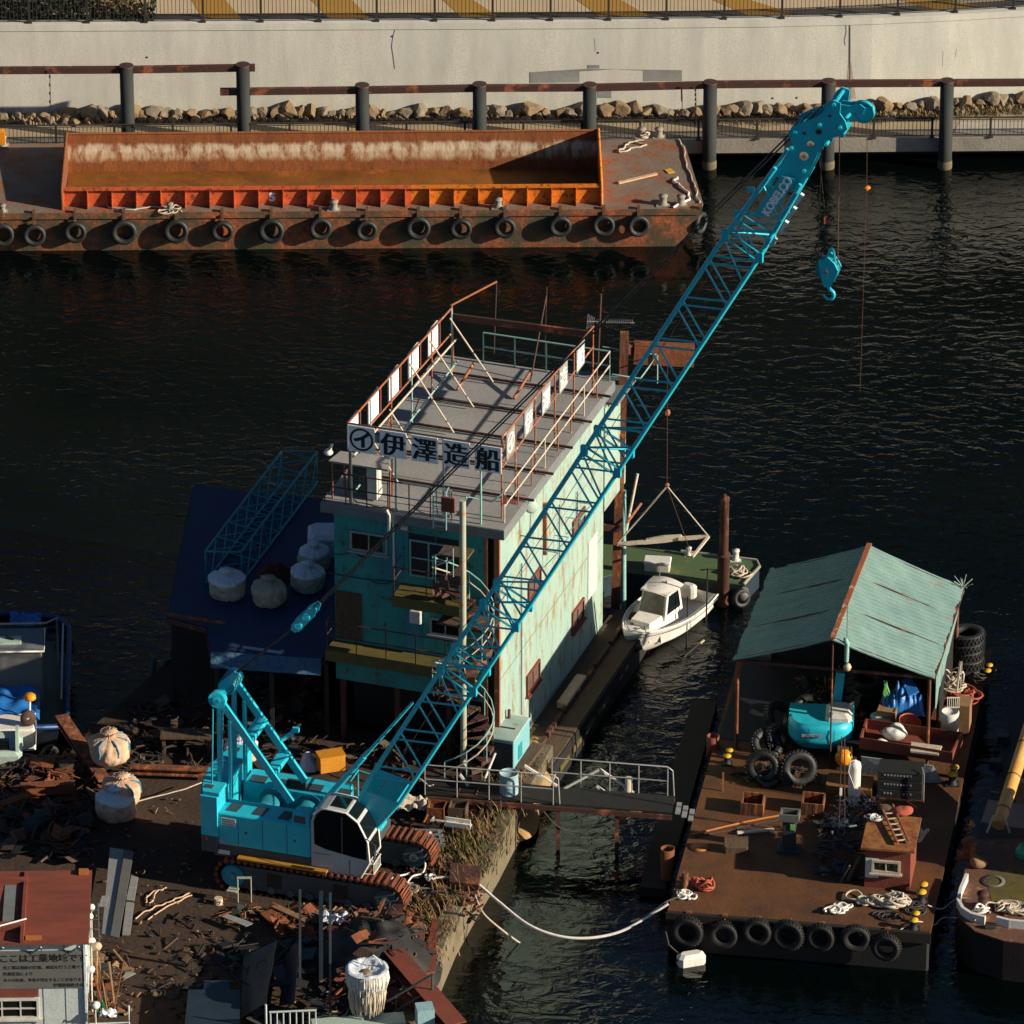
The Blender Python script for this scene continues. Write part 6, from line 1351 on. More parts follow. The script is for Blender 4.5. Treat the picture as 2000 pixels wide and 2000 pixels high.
ibeam(W(760, 1938, 1.5), W(860, 1990, 1.5), .3, .25, M['redb'], 'second red-brown girder below the big diagonal one')
slab('rusty_plate', [(845, 1795), (855, 1800), (850, 1900), (826, 1905)], ZY+.25, .06, M['redb'], 'curved red-brown plate at the quay edge above the girder', 'plate')
slab('rusty_plate', [(880, 1695), (940, 1703), (935, 1740), (878, 1733)], ZY+.2, .2, M['beam'], 'red-brown steel fender frame on the quay edge by the white rope', 'plate')
ropeline('mooring_rope', [(242, 1574), (300, 1558), (360, 1543), (398, 1528)], ZY+.35, .02, M['rope'], 'thin knotted rope from the sacks to the back of the crane', 1, .01)
# mooring ropes over the slip
def swing(pts, r, m_, label, zs):
    P_ = [W(x, y, z) for (x, y), z in zip(pts, zs)]; out = []
    for i in range(len(P_)-1):
        p0, p1, p2, p3 = P_[max(0, i-1)], P_[i], P_[i+1], P_[min(len(P_)-1, i+2)]
        for k in range(6):
            t = k/6; out.append(.5*((2*p1)+(p2-p0)*t+(2*p0-5*p1+4*p2-p3)*t*t+(3*p1-p0-3*p2+p3)*t**3))
    out.append(P_[-1]); mb = MB(); mb.tube(out, r, 8); return tag(mb.build('mooring_rope', m_), label, 'rope')
swing([(838, 1717), (880, 1714), (925, 1722), (970, 1758), (1030, 1805), (1090, 1828), (1150, 1832), (1210, 1820), (1262, 1792), (1305, 1765)], .045, M['ropew'], 'thick white mooring rope sagging across the slip to the work barge', [1.5, 1.5, 1.4, 1.1, .8, .6, .55, .65, 1.0, 1.4])
swing([(928, 1750), (945, 1785), (985, 1820), (1020, 1845)], .03, M['rope'], 'thin tan rope hanging from the quay edge into the slip', [1.4, 1.1, .5, -.1])
swing([(1062, 1585), (1090, 1615), (1130, 1625), (1180, 1612)], .02, M['ropeb'], 'thin dark rope looping down under the gangway', [1.4, .9, .7, .9])
swing([(745, 1722), (775, 1712), (800, 1705), (812, 1690)], .03, M['ropew'], 'pale rope end lying beside the cab steps', [1.35, 1.4, 1.3, 1.4])
swing([(792, 1730), (805, 1712), (825, 1705), (830, 1685), (815, 1672)], .03, M['ropew'], 'pale twisted root-like rope by the near track nose', [1.35, 1.5, 1.4, 1.6, 1.5])
swing([(860, 1690), (880, 1700), (888, 1725), (860, 1738), (830, 1735)], .03, M['rope'], 'tan rope curling in the weeds below the white rope', [1.4, 1.5, 1.4, 1.35, 1.3])
ropeheap(838, 1717, ZY+.2, .2, .04, M['ropew'], 'white rope knot at the quay end of the thick rope', 3, loops=4, name='rope_knot')
ropeheap(800, 1740, ZY+.1, .5, .02, M['rope'], 'tangle of pale cord beside the near track nose', 13, loops=8, name='cord_tangle')
swing([(790, 1538), (815, 1520), (840, 1535), (862, 1525)], .03, M['whited'], 'pale curved pipe behind the crane boom foot', [1.6, 1.9, 1.8, 1.7])
# ---------------- fringed basket bottom
BK_S = .9
bk_ = thing('fringed_basket', 'white cloth-lined basket with a ragged hanging fringe standing among the scrap', 'basket', W(717, 1990, ZY+.7)+V((0, .5, 0)))
mb = MB(); mb.grid(lambda u, v: V((math.cos(6.2832*u)*(.66-.12*v+.02*math.sin(u*90)*v), math.sin(6.2832*u)*(.66-.12*v+.02*math.sin(u*90)*v), 1.55-.62*v+.03*math.sin(u*60))), 90, 6); mb.build('upper_fringe', M['ropew'], bk_)
mb = MB(); mb.grid(lambda u, v: V((math.cos(6.2832*u)*(.56-.14*v+.02*math.sin(u*70+1)), math.sin(6.2832*u)*(.56-.14*v+.02*math.sin(u*70+1)), .98-.88*v+.06*math.sin(u*83)*v)), 90, 6); mb.build('lower_fringe', M['rope'], bk_)
for nm_, R0, z0_, L0, m__ in (('fringe_strand', .67, 1.52, .62, 'ropew'), ('fringe_strand', .57, .98, .92, 'rope')):
    mb = MB()
    for k in range(95):
        a = 6.2832*k/95+rr.uniform(-.03, .03); d_ = V((math.cos(a), math.sin(a), 0)); L1 = L0*rr.uniform(.75, 1.12)
        mb.tube([d_*R0+V((0, 0, z0_)), d_*(R0+rr.uniform(-.02, .04))+V((0, 0, z0_-L1*.5)), d_*(R0-.06+rr.uniform(-.03, .04))+V((0, 0, z0_-L1))], [.02, .028, .015], 5)
    mb.build(nm_, M[m__], bk_)
mb = MB(); mb.grid(lambda u, v: V((math.cos(6.2832*u)*(.70-.70*v), math.sin(6.2832*u)*(.70-.70*v), 1.56+.05*math.sin(3.14*min(1, v*3))-.14*v+.09*abs(noise.noise(V((math.cos(6.2832*u)*3, math.sin(6.2832*u)*3, v*4)))))), 48, 12); mb.build('lining', M['liner'], bk_)
mb = MB(); mb.lathe([(.2, 1.42), (.17, 1.51), (.08, 1.53), (0, 1.53)], 20, (-.04, -.08, 0)); mb.build('contents', M['woodl'], bk_)
mb = MB()
for a in (-.2, .5): mb.tube([(a, .2, 1.55), (a*.5+.1, .15, 1.85), (.2, .1, 2.0)], .02, 5)
mb.build('lifting_strap', M['liner'], bk_)
bk_.scale = (BK_S, BK_S, BK_S)
# ---------------- railings at the bottom
rb = thing('stair_railing', 'dark stair railing slanting up at the bottom beside the red-brown girder', 'railing', W(760, 2010, ZY))
yb_ = W(760, 1990, ZY).y; A_, B_ = HY(665, 2008, yb_), HY(846, 1903, yb_)
for dz in (0, -.5): mb = MB(); mb.tube([A_+V((0, 0, dz)), B_+V((0, 0, dz))], .04, 6); mb.build('handrail', M['greyp'], rb, world=True)
for t in (.2, .6, .99): p = A_.lerp(B_, t); mb = MB(); mb.tube([p, V((p.x, p.y, ZY))], .035, 6); mb.build('post', M['greyp'], rb, world=True)
gt = thing('white_gate', 'low white barred gate at the bottom picture edge', 'gate', W(570, 2012, ZY))
ya_ = W(570, 2040, ZY).y
for (x0, x1, y0) in ((518, 618, 1977), (518, 618, 2015)): mb = MB(); mb.tube([HY(x0+8, y0, ya_), HY(x1, y0-4, ya_)], .035, 6); mb.build('gate_rail', M['offw'], gt, world=True)
for k in range(8): x = 528+k*12.6; mb = MB(); a_ = HY(x, 1976, ya_); mb.tube([a_, V((a_.x, a_.y, ZY))], .022, 5); mb.build('gate_bar', M['offw'], gt, world=True)
mb = MB(); a_ = HY(519, 1962, ya_); mb.tube([a_, V((a_.x, a_.y, ZY))], .035, 6); mb.build('gate_post', M['offw'], gt, world=True)
mb = MB(); p0, p1 = W(610, 2006, ZY+.5), W(790, 1992, ZY+.5); mb.bar(p0, p1, .6, .2); tag(mb.build('mint_platform', M['mint']), 'pale mint platform edge at the bottom beside the gate', 'platform')
mb = MB(); a_, b_ = W(830, 2000, ZY+.6), W(846, 1985, ZY+.6); mb.cbox(a_+V((0, 0, .2)), (.5, .5, .8), 10); tag(mb.build('pale_cabinet', M['drum']), 'pale blue cabinet behind the stair railing', 'cabinet')
# ---------------- office bottom left
ef = W(168, 2010, ZY); zr1 = 4.25
ef = W(168, 1841, zr1); OF = Fr((ef.x, ef.y, ZY), 1.5)
of = thing('yard_office', 'small pale office hut with a red oxide roof and a grey notice board', 'building', OF.o, 1.5)
h_ = zr1-ZY; dep = OF.l(W(163, 1703, zr1+.15)).y
mb = MB(); mb.box(-6, -.05, .15, dep-.1, 0, h_-.02); mb.build('wall', M['offw'], of)
mb = MB(); mb.prism([(-6.2, -.12, h_), (.08, -.12, h_), (.08, dep, h_+.15), (-6.2, dep, h_+.15)], (0, 0, .06)); rf_ = mb.build('roof', M['redr'], of)
for x in (-1.9, -4): mb = MB(); mb.box(x, x+.1, -.1, dep-.1, h_+.08, h_+.26); mb.build('roof_rib', M['redr'], rf_)
for y in (dep*.12+.1, dep*.82): mb = MB(); mb.box(-6, -1.9, y, y+.2, h_+.1, h_+.3); mb.build('roof_rib', M['redr'], rf_)
mb = MB(); mb.box(-2.45, -2.12, dep*.25, dep*.8, h_+.15, h_+.19); mb.box(-3, -2.6, dep*.25, dep*.8, h_+.15, h_+.19); mb.build('roof_panel', M['slab'], rf_)
mb = MB(); mb.box(-.3, -.02, dep-.3, dep-.05, h_+.21, h_+.3); mb.build('roof_hatch', M['orp'], rf_)
mb = MB(); mb.box(-1.75, -1.3, .05, .25, h_+.07, h_+.12); mb.build('roof_hatch', M['orp'], rf_)
mb = MB(); mb.box(-.09, -.03, .08, .15, 0, h_-.02); mb.build('corner_trim', M['liner'], of)
for x in (-.65, -1.3): mb = MB(); mb.box(x, x+.015, .14, .15, 0, h_-.02); mb.build('panel_gap', M['slab'], of)
for x in (-.2, -1.3, -2.4): mb = MB(); mb.bar((x, -.05, h_-.1), (x-.35, .14, h_-.45), .05, .05); mb.build('eave_bracket', M['rteal'], of)
def oh(px, py): return OF.hit(px, py, 1, .1)
a_, b_ = oh(-60, 1856), oh(165, 1930); zt_, zb_ = oh(165, 1857).z, oh(165, 1929).z
mb = MB(); mb.box(-3.6, b_.x, .1, .148, zb_, zt_); nbd = mb.build('notice_board', M['sboard'], of)
x0 = oh(-2, 1875).x; H_ = zt_-zb_
mb = MB()
ex_ = (1, 0, 0); up3 = (0, 0, 1)
text_mb(mb, 'ここは工業地域です', V((x0, .099, zt_-H_*.27)), ex_, up3, .285, .006, .003, .006)
text_mb(mb, '当工場は船舶の建造、修繕を行う工場です', V((x0+.1, .099, zt_-H_*.47)), ex_, up3, .125, .003, .003)
text_mb(mb, '操業状況により', V((x0+.1, .099, zt_-H_*.64)), ex_, up3, .125, .003, .003)
text_mb(mb, '多少の騒音、臭気が発生することがあります', V((x0+.1, .099, zt_-H_*.81)), ex_, up3, .12, .003, .003)
text_mb(mb, '伊澤造船株式会社', V((x0+1.55, .099, zt_-H_*.96)), ex_, up3, .125, .003, .003)
mb.build('lettering', M['ink'], nbd)
a_, b_ = oh(-70, 1945), oh(77, 1985)
win(of, OF, 1, .15, a_.x, b_.x, oh(77, 1989).z-ZY*0, oh(77, 1950).z, 4, 2, M['whited'], 1)
mb = MB(); mb.box(a_.x, b_.x, .1, .15, oh(77, 1947).z, oh(77, 1933).z); mb.build('lintel', M['redb'], of)
mb = MB(); p = OF.w(0, 0, 0)
ol_ = thing('lean_ladder', 'thin dark ladder standing against the side of the office', 'ladder', W(196, 1905, ZY))
for dx in (0, -.35): mb = MB(); mb.tube([(dx, 0, 0), (dx-.02, .3, 2.3)], .02, 5); mb.build('stile', M['greyp'], ol_)
mb = MB()
for k in range(7): mb.tube([(-.35, .04*k, .3+k*.3), (0, .04*k, .3+k*.3)], .014, 5)
mb.build('rungs', M['greyp'], ol_)
for i, (x, y, s_) in enumerate(((178, 1772, .12), (176, 1790, .1), (178, 1838, .14), (189, 1848, .16), (178, 1893, .12), (186, 1963, .15))):
    p = W(x, y, ZY+1.6); mb = MB(); mb.lathe([(0, .1), (s_*.8, .07), (s_, 0), (s_*.7, -.1), (0, -.12)], 14, p); mb.tube([p-V((0, 0, .1)), p-V((0, 0, 1.6))], .02, 5)
    tag(mb.build('lamp_shade', M['white'] if i != 3 else M['sackp']), '%s of the small pale lamps and floats along the office side' % ORD[i], 'float', 'pale floats by the office')
for i in range(8):
    b0 = W(190+i*5, 1985-(i % 3)*8, ZY); mb = MB(); mb.tube([b0, b0+V((rr.uniform(-.5, .4), .2, rr.uniform(1.0, 1.9)))], .025+.015*(i % 2), 5)
    tag(mb.build('leaning_pipe', [M['rusty'], M['woodl'], M['pile']][i % 3]), '%s leaning pipe from the left in the bundle beside the office' % ORD[i], 'pipe', 'leaning pipes')
for i, (x, y) in enumerate(((188, 1985), (200, 1975))):
    p = W(x, y, ZY+.5); mb = MB(); mb.lathe([(0, 0), (.07, 0), (.07, .25), (.03, .33), (.03, .42), (0, .42)], 12, p); tag(mb.build('green_bottle', M['gbot']), ['left green bottle in the rail basket by the office', 'right green bottle in the rail basket by the office'][i], 'bottle', 'green bottles')
crumple(212, 1990, ZY+.5, .5, M['liner'], 'crumpled white plastic in the rail basket', 5)
mb = MB(); p = W(172, 2000, ZY+.9); q = W(252, 1996, ZY+.9); mb.tube([p, q, q+V((0, .1, .5))], .03, 6); mb.tube([q, V((q.x, q.y, ZY))], .03, 6); tag(mb.build('guard_rail', M['offw']), 'short white guard rail right of the office at the bottom edge', 'railing')
mb = MB(); a_ = OF.w(-1.75, .9, h_+.3); mb.tube([a_, a_+V((-1.5, -1.0, .1)), a_+V((-3, -1.4, .3))], .025, 6); tag(mb.build('tie_rope', M['ropew']), 'pale rope tied over the red oxide office roof', 'rope')
# ---------------- blue tug left
_bw = W(0, 1197, 1.3)
TB = thing('harbour_tug', 'blue gunwaled workboat with grey cabin roof cut by the left picture edge', 'boat', W(-10, 1500, 0), 2.5)
TF = Fr(W(-10, 1500, 0), 2.5)
def ring(sc, z, off=0):
    pts = []
    for k in range(25):
        t = k/24; y = .3+(TF.l(_bw).y-.3)*t; w_ = 2.3*(1-max(0, (t-.8)/.22)**3)**.5 if t < 1 else 0.6
        w_ = w_*sc*(1 if t > .06 else .9); pts.append((w_, y))
    return [V((x, y, z)) for x, y in pts]+[V((-x, y, z)) for x, y in reversed(pts)]
a_, b_ = ring(.86, -.3), ring(1, 1.25); mb = MB(); n = len(a_)
mb.add(a_+b_, [(i, (i+1) % n, n+(i+1) % n, n+i) for i in range(n)]); mb.build('hull', M['navy'], TB)
mb = MB(); mb.face(ring(.97, .95)); mb.build('deck', M['olive'], TB)
mb = MB(); mb.tube(ring(1, 1.27), .09, 8, closed=True); mb.build('gunwale', M['bluep'], TB)
def tl(x, y, z): return TF.l(W(x, y, z))
zc = 3.0; a_ = tl(83, 1232, zc); b_ = tl(83, 1272, zc)
mb = MB(); mb.bbox(-1.6, a_.x, b_.y, a_.y, .95, zc, .05); cb = mb.build('cabin', M['cabw'], TB); cb.data.materials[0] = M['sboard']
mb = MB(); mb.tube([(-1.7, b_.y-.06, zc+.03), (a_.x+.07, b_.y-.06, zc+.03), (a_.x+.07, a_.y+.1, zc+.03)], .035, 6); mb.build('roof_trim', M['whited'], cb)
mb = MB(); mb.bbox(-1.7, a_.x+.05, b_.y-.05, a_.y+.1, zc, zc+.06, .02); mb.build('cabin_roof', M['slab'], cb)
c_ = tl(20, 1250, zc+.1); mb = MB(); mb.bbox(-1.2, tl(42, 1250, zc).x, c_.y-.25, c_.y+.25, zc+.06, zc+.12, .02); mb.build('roof_hatch', M['mint'], cb)
mb = MB(); mb.bar((tl(12, 1245, zc).x, c_.y+.1, zc+.16), (tl(28, 1250, zc).x, c_.y-.05, zc+.16), .06, .06); mb.build('roof_bar', M['ink'], cb)
z2_ = 2.3; a_ = tl(81, 1277, z2_); b_ = tl(80, 1305, z2_); mb = MB(); mb.bbox(-1.6, a_.x, b_.y, a_.y, .95, z2_, .04); mb.build('lower_cabin', M['steel'], TB)
a_ = tl(79, 1308, 1.9); b_ = tl(74, 1385, 1.9); mb = MB(); mb.grid(lambda u, v: V((-1.7+(a_.x+1.7)*u, b_.y+(a_.y-b_.y)*v, 1.75+.18*noise.noise(V((u*6, v*5, 1)))-.5*max(0, u-.9)*5)), 30, 24); mb.build('engine_tarp', M['tarpb'], TB)
mb = MB(); mb.bbox(-1.6, a_.x-.1, b_.y+.05, a_.y, .95, 1.65, .04); mb.build('engine_casing', M['bluep'], TB)
a_ = tl(70, 1388, 1.7); b_ = tl(64, 1425, 1.7); mb = MB(); mb.bbox(-1.6, a_.x, b_.y, a_.y, .95, 1.7, .06); mb.build('white_casing', M['white'], TB)
a_ = tl(38, 1420, 1.9); mb = MB(); mb.bbox(-1.4, a_.x+.1, a_.y-1.4, a_.y-.1, .95, 1.75, .12); wn = mb.build('winch', M['mint'], TB)
mb = MB(); mb.cyl((-1.2, a_.y-.8, 1.85), (a_.x-.1, a_.y-.8, 1.85), .32, 20); mb.cyl((a_.x-.1, a_.y-.8, 1.85), (a_.x, a_.y-.8, 1.85), .5, 24); mb.build('winch_drum', M['mint'], wn)
mb = MB(); mb.box(-1.2, a_.x-.3, a_.y-1.2, a_.y-1.05, 1.75, 2.1); mb.build('winch_opening', M['glass'], wn)
p = tl(58, 1362, 2.35); mb = MB(); mb.lathe([(0, .12), (.12, .12), (.19, .06), (.2, -.04), (.1, -.1), (0, -.1)], 20, p); lp_ = mb.build('orange_lamp', M['ltorange'], TB)
mb = MB(); mb.tube([p-V((0, 0, .1)), p-V((.05, .3, 1.2))], .035, 6); mb.build('lamp_pole', M['white'], lp_)
p = tl(55, 1403, 1.95); mb = MB(); mb.lathe([(.06, -.05), (.24, -.05), (.26, 0), (.24, .05), (.06, .05)], 20, p, (.3, -1, .3)); mb.build('hose_reel', M['beam'], TB)
mb = MB(); mb.tube([V((-2, tl(83, 1228, 2.9).y, 3.1)), V((tl(90, 1228, 2.9).x, tl(83, 1228, 2.9).y, 3.1)), V((tl(112, 1240, 2.0).x, tl(100, 1240, 2.0).y, 2.6)), V((tl(112, 1240, 2.0).x, tl(100, 1240, 2.0).y-.2, 1.0))], .04, 6); mb.build('rail_arch', M['silver'], TB)
mb = MB(); mb.tube([V((2.1, y, 1.35)) for y in (2.0, 4.5, 7.0)], .03, 6); mb.build('side_rail', M['offw'], TB)
crum = MB(); p = tl(50, 1212, 1.4); crum.grid(lambda u, v: p+V(((u-.5)*1.0, (v-.5)*.8, .3*abs(noise.noise(V((u*4, v*4, 3)))))), 14, 10); tag(crum.build('bow_tarp', M['tarpb'], TB), None)
for i, (x, y) in enumerate(((103, 1240), (128, 1262), (96, 1475), (55, 1500), (20, 1520))):
    p = W(x, y, 1.0); tyre(p, (R(90) if i > 1 else R(20), .2, R(20*i)), .75, ['black tyre on the bow deck of the blue tug', 'black tyre fender on the bow side of the blue tug', 'black tyre fender at the stern corner of the blue tug', 'black tyre fender under the middle of the tug stern', 'black tyre fender at the left of the tug stern'][i], 'tyres on the blue tug')
mb = MB(); mb.cyl(W(62, 1512, 1.0), W(98, 1488, 1.0), .17, 12); tag(mb.build('roller_fender', M['black']), 'black cylindrical fender hanging at the tug stern', 'fender')
# ================================================================= WORK BARGE with open shed
f1 = W(1305, 1782, 1.3); BA = -9.2
K = Fr((f1.x, f1.y, 0), BA)
def kl(px, py, z=1.3): return K.l(W(px, py, z))
kw = kl(1815, 1822).x; kd = kl(1485, 1235).y
wb1 = thing('work_barge', 'rusty brown flat work barge carrying an open shed, tyre fenders along its front', 'barge', K.o, BA)
mb = MB(); mb.bbox(0, kw, 0, kd, -1.2, 1.28, .06); mb.build('hull', M['dark'], wb1)
mb = MB(); mb.box(-.03, kw+.03, -.03, kd+.03, 1.2, 1.3); mb.build('deck', M['deckb'], wb1)
mb = MB(); mb.box(-.06, kw+.06, -.1, -.03, 1.0, 1.34); mb.box(0, kw, -.03, .05, 1.3, 1.34); mb.build('front_strake', M['hulld'], wb1)
tyre_bk = tyre_me.copy(); tyre_bk.materials[0] = M['black']
for i, (x, y) in enumerate(((1343, 1819), (1413, 1825), (1479, 1819), (1539, 1826), (1603, 1830), (1671, 1832), (1731, 1850))):
    p = K.hit(x, y, 1, -.3); tyre(K.m @ p, (R(90), 0, R(BA+rr.uniform(-8, 8))), 1.08 if i in (0, 3) else .95, 'black tyre fender on the dark front of the work barge, %s from the left' % ORD[i], 'tyre fenders on the work barge', tyre_bk, .95)
    q_ = K.w(p.x, 0, 1.32); mb = MB(); mb.cbox(q_, (.16, .14, .14), BA); mb.tube([q_, K.m @ (p+V((0, 0, .35)))], .03, 5); tag(mb.build('fender_shackle', M['pile']), 'rusty shackle on the barge edge above the %s tyre from the left' % ORD[i], 'shackle', 'fender shackles on the work barge')
# shed
S_ = Fr((W(1432, 1288, 4.5).x, W(1432, 1288, 4.5).y, 0), -11)
shed = thing('open_shed', 'open sided shed with a pale teal ridged metal roof standing on the work barge', 'shed', (S_.o.x, S_.o.y, 1.3), -11)
z0 = 1.3; ez_ = 4.5-z0; rz = 5.85-z0
FRr, BLl, BRr = S_.l(W(1824, 1323, 4.5)), S_.l(W(1505, 1109, 4.5)), S_.l(W(1882, 1145, 4.5))
RF, RB = S_.l(W(1626, 1249, 5.85)), S_.l(W(1698, 1064, 5.85))
A1, A2, B1, B2 = V((0, 0, ez_)), V((BLl.x, BLl.y, ez_)), V((FRr.x, FRr.y, ez_)), V((BRr.x, BRr.y, ez_)); R1, R2 = V((RF.x, RF.y, rz)), V((RB.x, RB.y, rz))
def rslope(a, b, c, d):    # gently wavy corrugated sheet, with thickness
    mb = MB(); nu, nv = 60, 14
    def fn(u, v, t=0):
        p = a.lerp(b, u).lerp(d.lerp(c, u), v); e = .035*math.sin(u*6.2832*28)
        sag = -.05*math.sin(v*3.14)+.03*noise.noise(V((u*5, v*4, a.x)))
        q_ = p+V((0, 0, e*.5+sag+t))
        if v == 1: q_ += (d-a).normalized()*.08*noise.noise(V((u*17, 3, a.y)))
        return q_
    mb.grid(lambda u, v: fn(u, v), 168, nv, False); mb.grid(lambda u, v: fn(1-u, v, -.03), 168, nv, False); return mb
mb = rslope(R1, R2, A2, A1); mb.build('roof_sheet', M['shed'], shed)['label'] = 'left roof slope in shade'
mb = rslope(R1, R2, B2, B1); mb.build('roof_sheet', M['shed'], shed)['label'] = 'right roof slope in sun'
mb = MB(); mb.bar(R1+V((0, 0, .04)), R2+V((0, 0, .04)), .16, .05); mb.build('ridge_cap', M['rrust'], shed)
for (x, y) in ((.12, .15), (BLl.x+.1, BLl.y-.2), (FRr.x-.15, FRr.y+.15), (BRr.x-.15, BRr.y-.2)): mb = MB(); mb.tube([(x, y, 0), (x, y, ez_-.03)], .055, 8); mb.build('post', M['pile'], shed)
mb = MB(); mb.tube([(RF.x, RF.y+.1, 0), (RF.x, RF.y+.1, rz-.08)], .03, 6); mb.build('post', M['beam'], shed)
for a, b in ((A1, B1), (A2, B2)): mb = MB(); mb.bar(a+V((.1, .15, -.1)), b+V((-.1, .15, -.1)), .08, .1); mb.build('cross_beam', M['beam'], shed)
for a, b in ((A1, A2), (B1, B2)): mb = MB(); mb.bar(a+V((0, .1, -.09)), b+V((0, -.1, -.09)), .08, .1); mb.build('eave_beam', M['beam'], shed)
for t in (.02, .35, .68, .98):
    r_ = R1.lerp(R2, t); mb = MB(); mb.bar(A1.lerp(A2, t)-V((0, 0, .08)), r_-V((0, 0, .08)), .06, .08); mb.bar(r_-V((0, 0, .08)), B1.lerp(B2, t)-V((0, 0, .08)), .06, .08); mb.build('rafter', M['beam'], shed)
mb = MB(); mb.grid(lambda u, v: B1.lerp(B2, .05+.75*u)+V((.03, 0, -.05-(1.2-1.0*u)*v*(1+.3*noise.noise(V((u*9, 0, 0)))))), 24, 4, False); mb.build('torn_side_sheet', M['shed'], shed)
mb = MB(); b0 = B2+V((0, -.1, .02))
for k in range(12): mb.tube([b0, b0+V((rr.uniform(-.3, .35), rr.uniform(-.2, .3), rr.uniform(.05, .35)))], .012, 4)
mb.build('frayed_edge', M['mint'], shed)
mb = MB(); mb.box(.3, FRr.x-.6, BLl.y*.98, BLl.y*.98+.04, 0, ez_+.2); mb.build('back_shade_sheet', M['dark'], shed)  # dark sheet added to deepen the shade at the back of the shed
mb = MB(); a, b = B1.lerp(B2, .42), B1.lerp(B2, .97); mb.prism([V((a.x-.25, a.y, .1)), V((b.x-.25, b.y, .1)), V((b.x-.25, b.y, ez_-.15)), V((a.x-.25, a.y, ez_-.15))], (.03, 0, 0)); mb.build('sun_block_sheet', M['dark'], shed)  # added sheet, keeps the sun off the rear of the shed interior
mb = MB(); mb.box(-.55, FRr.x-.5, .6, BLl.y-.1, .004, .02); mb.build('floor_shade_sheet', M['ink'], shed)  # near-black sheet, paints the shade under the roof onto the deck
# ---- tyres, loose things under and by the shed
def tstack(px, py, z, n, r, label_, tilt=0, me=tyre_me):
    p = W(px, py, z)
    for k in range(n):
        tyre(p+V((rr.uniform(-.05, .05), rr.uniform(-.05, .05), .16+k*.3)), (rr.uniform(-.05, .05), rr.uniform(-.05, .05), rr.random()*3), r/.45, label_ % ORD[k], 'stacked tyres on the work barge', me, 1.0)
tstack(1888, 1312, 1.3, 5, .56, 'big black tyre in the outer stack right of the shed roof, %s from the bottom')
tstack(1692, 1372, 1.3, 3, .52, 'big black tyre in the stack under the shed roof, %s from the bottom')
tstack(1650, 1432, 1.3, 8, .26, 'small black tyre in the narrow column beside the digger, %s from the bottom')
for i, (x, y, r_, rx, rz_, lab) in enumerate(((1491, 1497, .52, 75, -15, 'large treaded tyre standing at the front left under the shed'), (1560, 1500, .54, 72, 10, 'large dark tyre standing right of the treaded one under the shed'), (1497, 1455, .5, 40, 30, 'dark tyre leaning behind the treaded one under the shed'),
        (1520, 1400, .5, 55, 50, 'dim tyre at the left back under the shed'), (1578, 1385, .46, 30, 10, 'dim tyre lying at the back under the shed'), (1500, 1522, .34, 15, 0, 'grey tyre lying flat in front of the standing tyres'), (1518, 1440, .45, 80, 40, 'dim tyre upright between the shed post and digger'), (1455, 1760, .3, 0, 0, ''))):
    if lab: tyre(W(x, y, 1.3+r_*math.sin(R(rx))*.8+.1), (R(rx), 0, R(rz_)), r_/.45, lab, 'loose tyres under the shed', tyre_me)
# digger
dg = thing('mini_digger', 'small bright cyan excavator with rounded tail and raised arm under the shed', 'digger', W(1602, 1462, 1.3), -5)
mb = MB(); n = 28
def dgp(u, v):
    a = math.pi+math.pi*u; c, s = math.cos(a), math.sin(a); rx = 1.02; ry = .8
    x = rx*abs(c)**.7*(1 if c > 0 else -1); y = ry*abs(s)**.8*(1 if s > 0 else -1)
    k = .78+.22*min(1, v*3) if v < .33 else 1-.12*max(0, (v-.8)/.2)**2
    return V((x*k, y*k, .35+.85*v))
mb.grid(dgp, n, 12); mb.prism([dgp(i/n, 1) for i in range(n+1)], (0, 0, .01)); mb.para((-1.0, 0, .4), (2.0, 0, 0), (0, .75, 0), (0, 0, .78)); mb.build('tail_body', M['cyan'], dg)
for x in (-.35, .45): mb = MB(); mb.tube([(x, -.82, 1.15), (x, -.845, .95), (x, -.82, .6), (x, -.75, .42)], .012, 4); mb.build('panel_gap', M['navs'], dg)
mb = MB()
for k in range(8): mb.box(-.55+k*.085, -.5+k*.085+(.01 if k % 3 else .025), -.85, -.82, .86+.02*(k % 2), .95)
mb.build('worn_marks', M['signg'], dg)
mb = MB(); mb.bbox(.15, .98, -.45, .55, 1.2, 1.45, .12); mb.build('seat_cover', M['whited'], dg)
for y in (-.35, .55): mb = MB(); mb.bbox(-.85, .9, y, y+.25, .0, .38, .12); mb.build('crawler', M['black'], dg)
a0_, a1_, a2_, a3_ = HP(1628, 1425, W(1602, 1440, 1.3), V((0, -1, 0))), HP(1642, 1312, W(1602, 1440, 1.3), V((0, -1, 0))), HP(1653, 1300, W(1602, 1440, 1.3), V((0, -1, 0))), HP(1652, 1245, W(1602, 1440, 1.3), V((0, -1, 0)))
mb = MB(); mb.bar(a0_, a1_, .2, .26, (1, 0, 0)); mb.build('boom_arm', M['cyan'], dg, world=True)
hk = thing('chain_hook', 'pale teal hoist arm hanging on a thin line in front of the shed roof', 'hoist', HP(1653, 1305, K.w(0, 9, 1.3), V((0, -1, 0))))
def hq(px, py): return HP(px, py, V(hk.location), V((0, -1, 0)))-V(hk.location)
mb = MB(); mb.tube([hq(1653, 1292), hq(1654, 1270), hq(1655, 1258), hq(1651, 1248), hq(1653, 1246)], [.07, .075, .08, .07, .05], 8); mb.build('hoist_arm', M['rteal'], hk)
mb = MB(); mb.lathe([(0, .13), (.09, .1), (.13, 0), (.09, -.1), (0, -.13)], 14, hq(1655, 1303)); mb.build('hook_ball', M['drumw'], hk)
mb = MB(); mb.tube([hq(1654, 1246), hq(1655, 1180)], .012, 4); mb.build('line', M['wire'], hk)
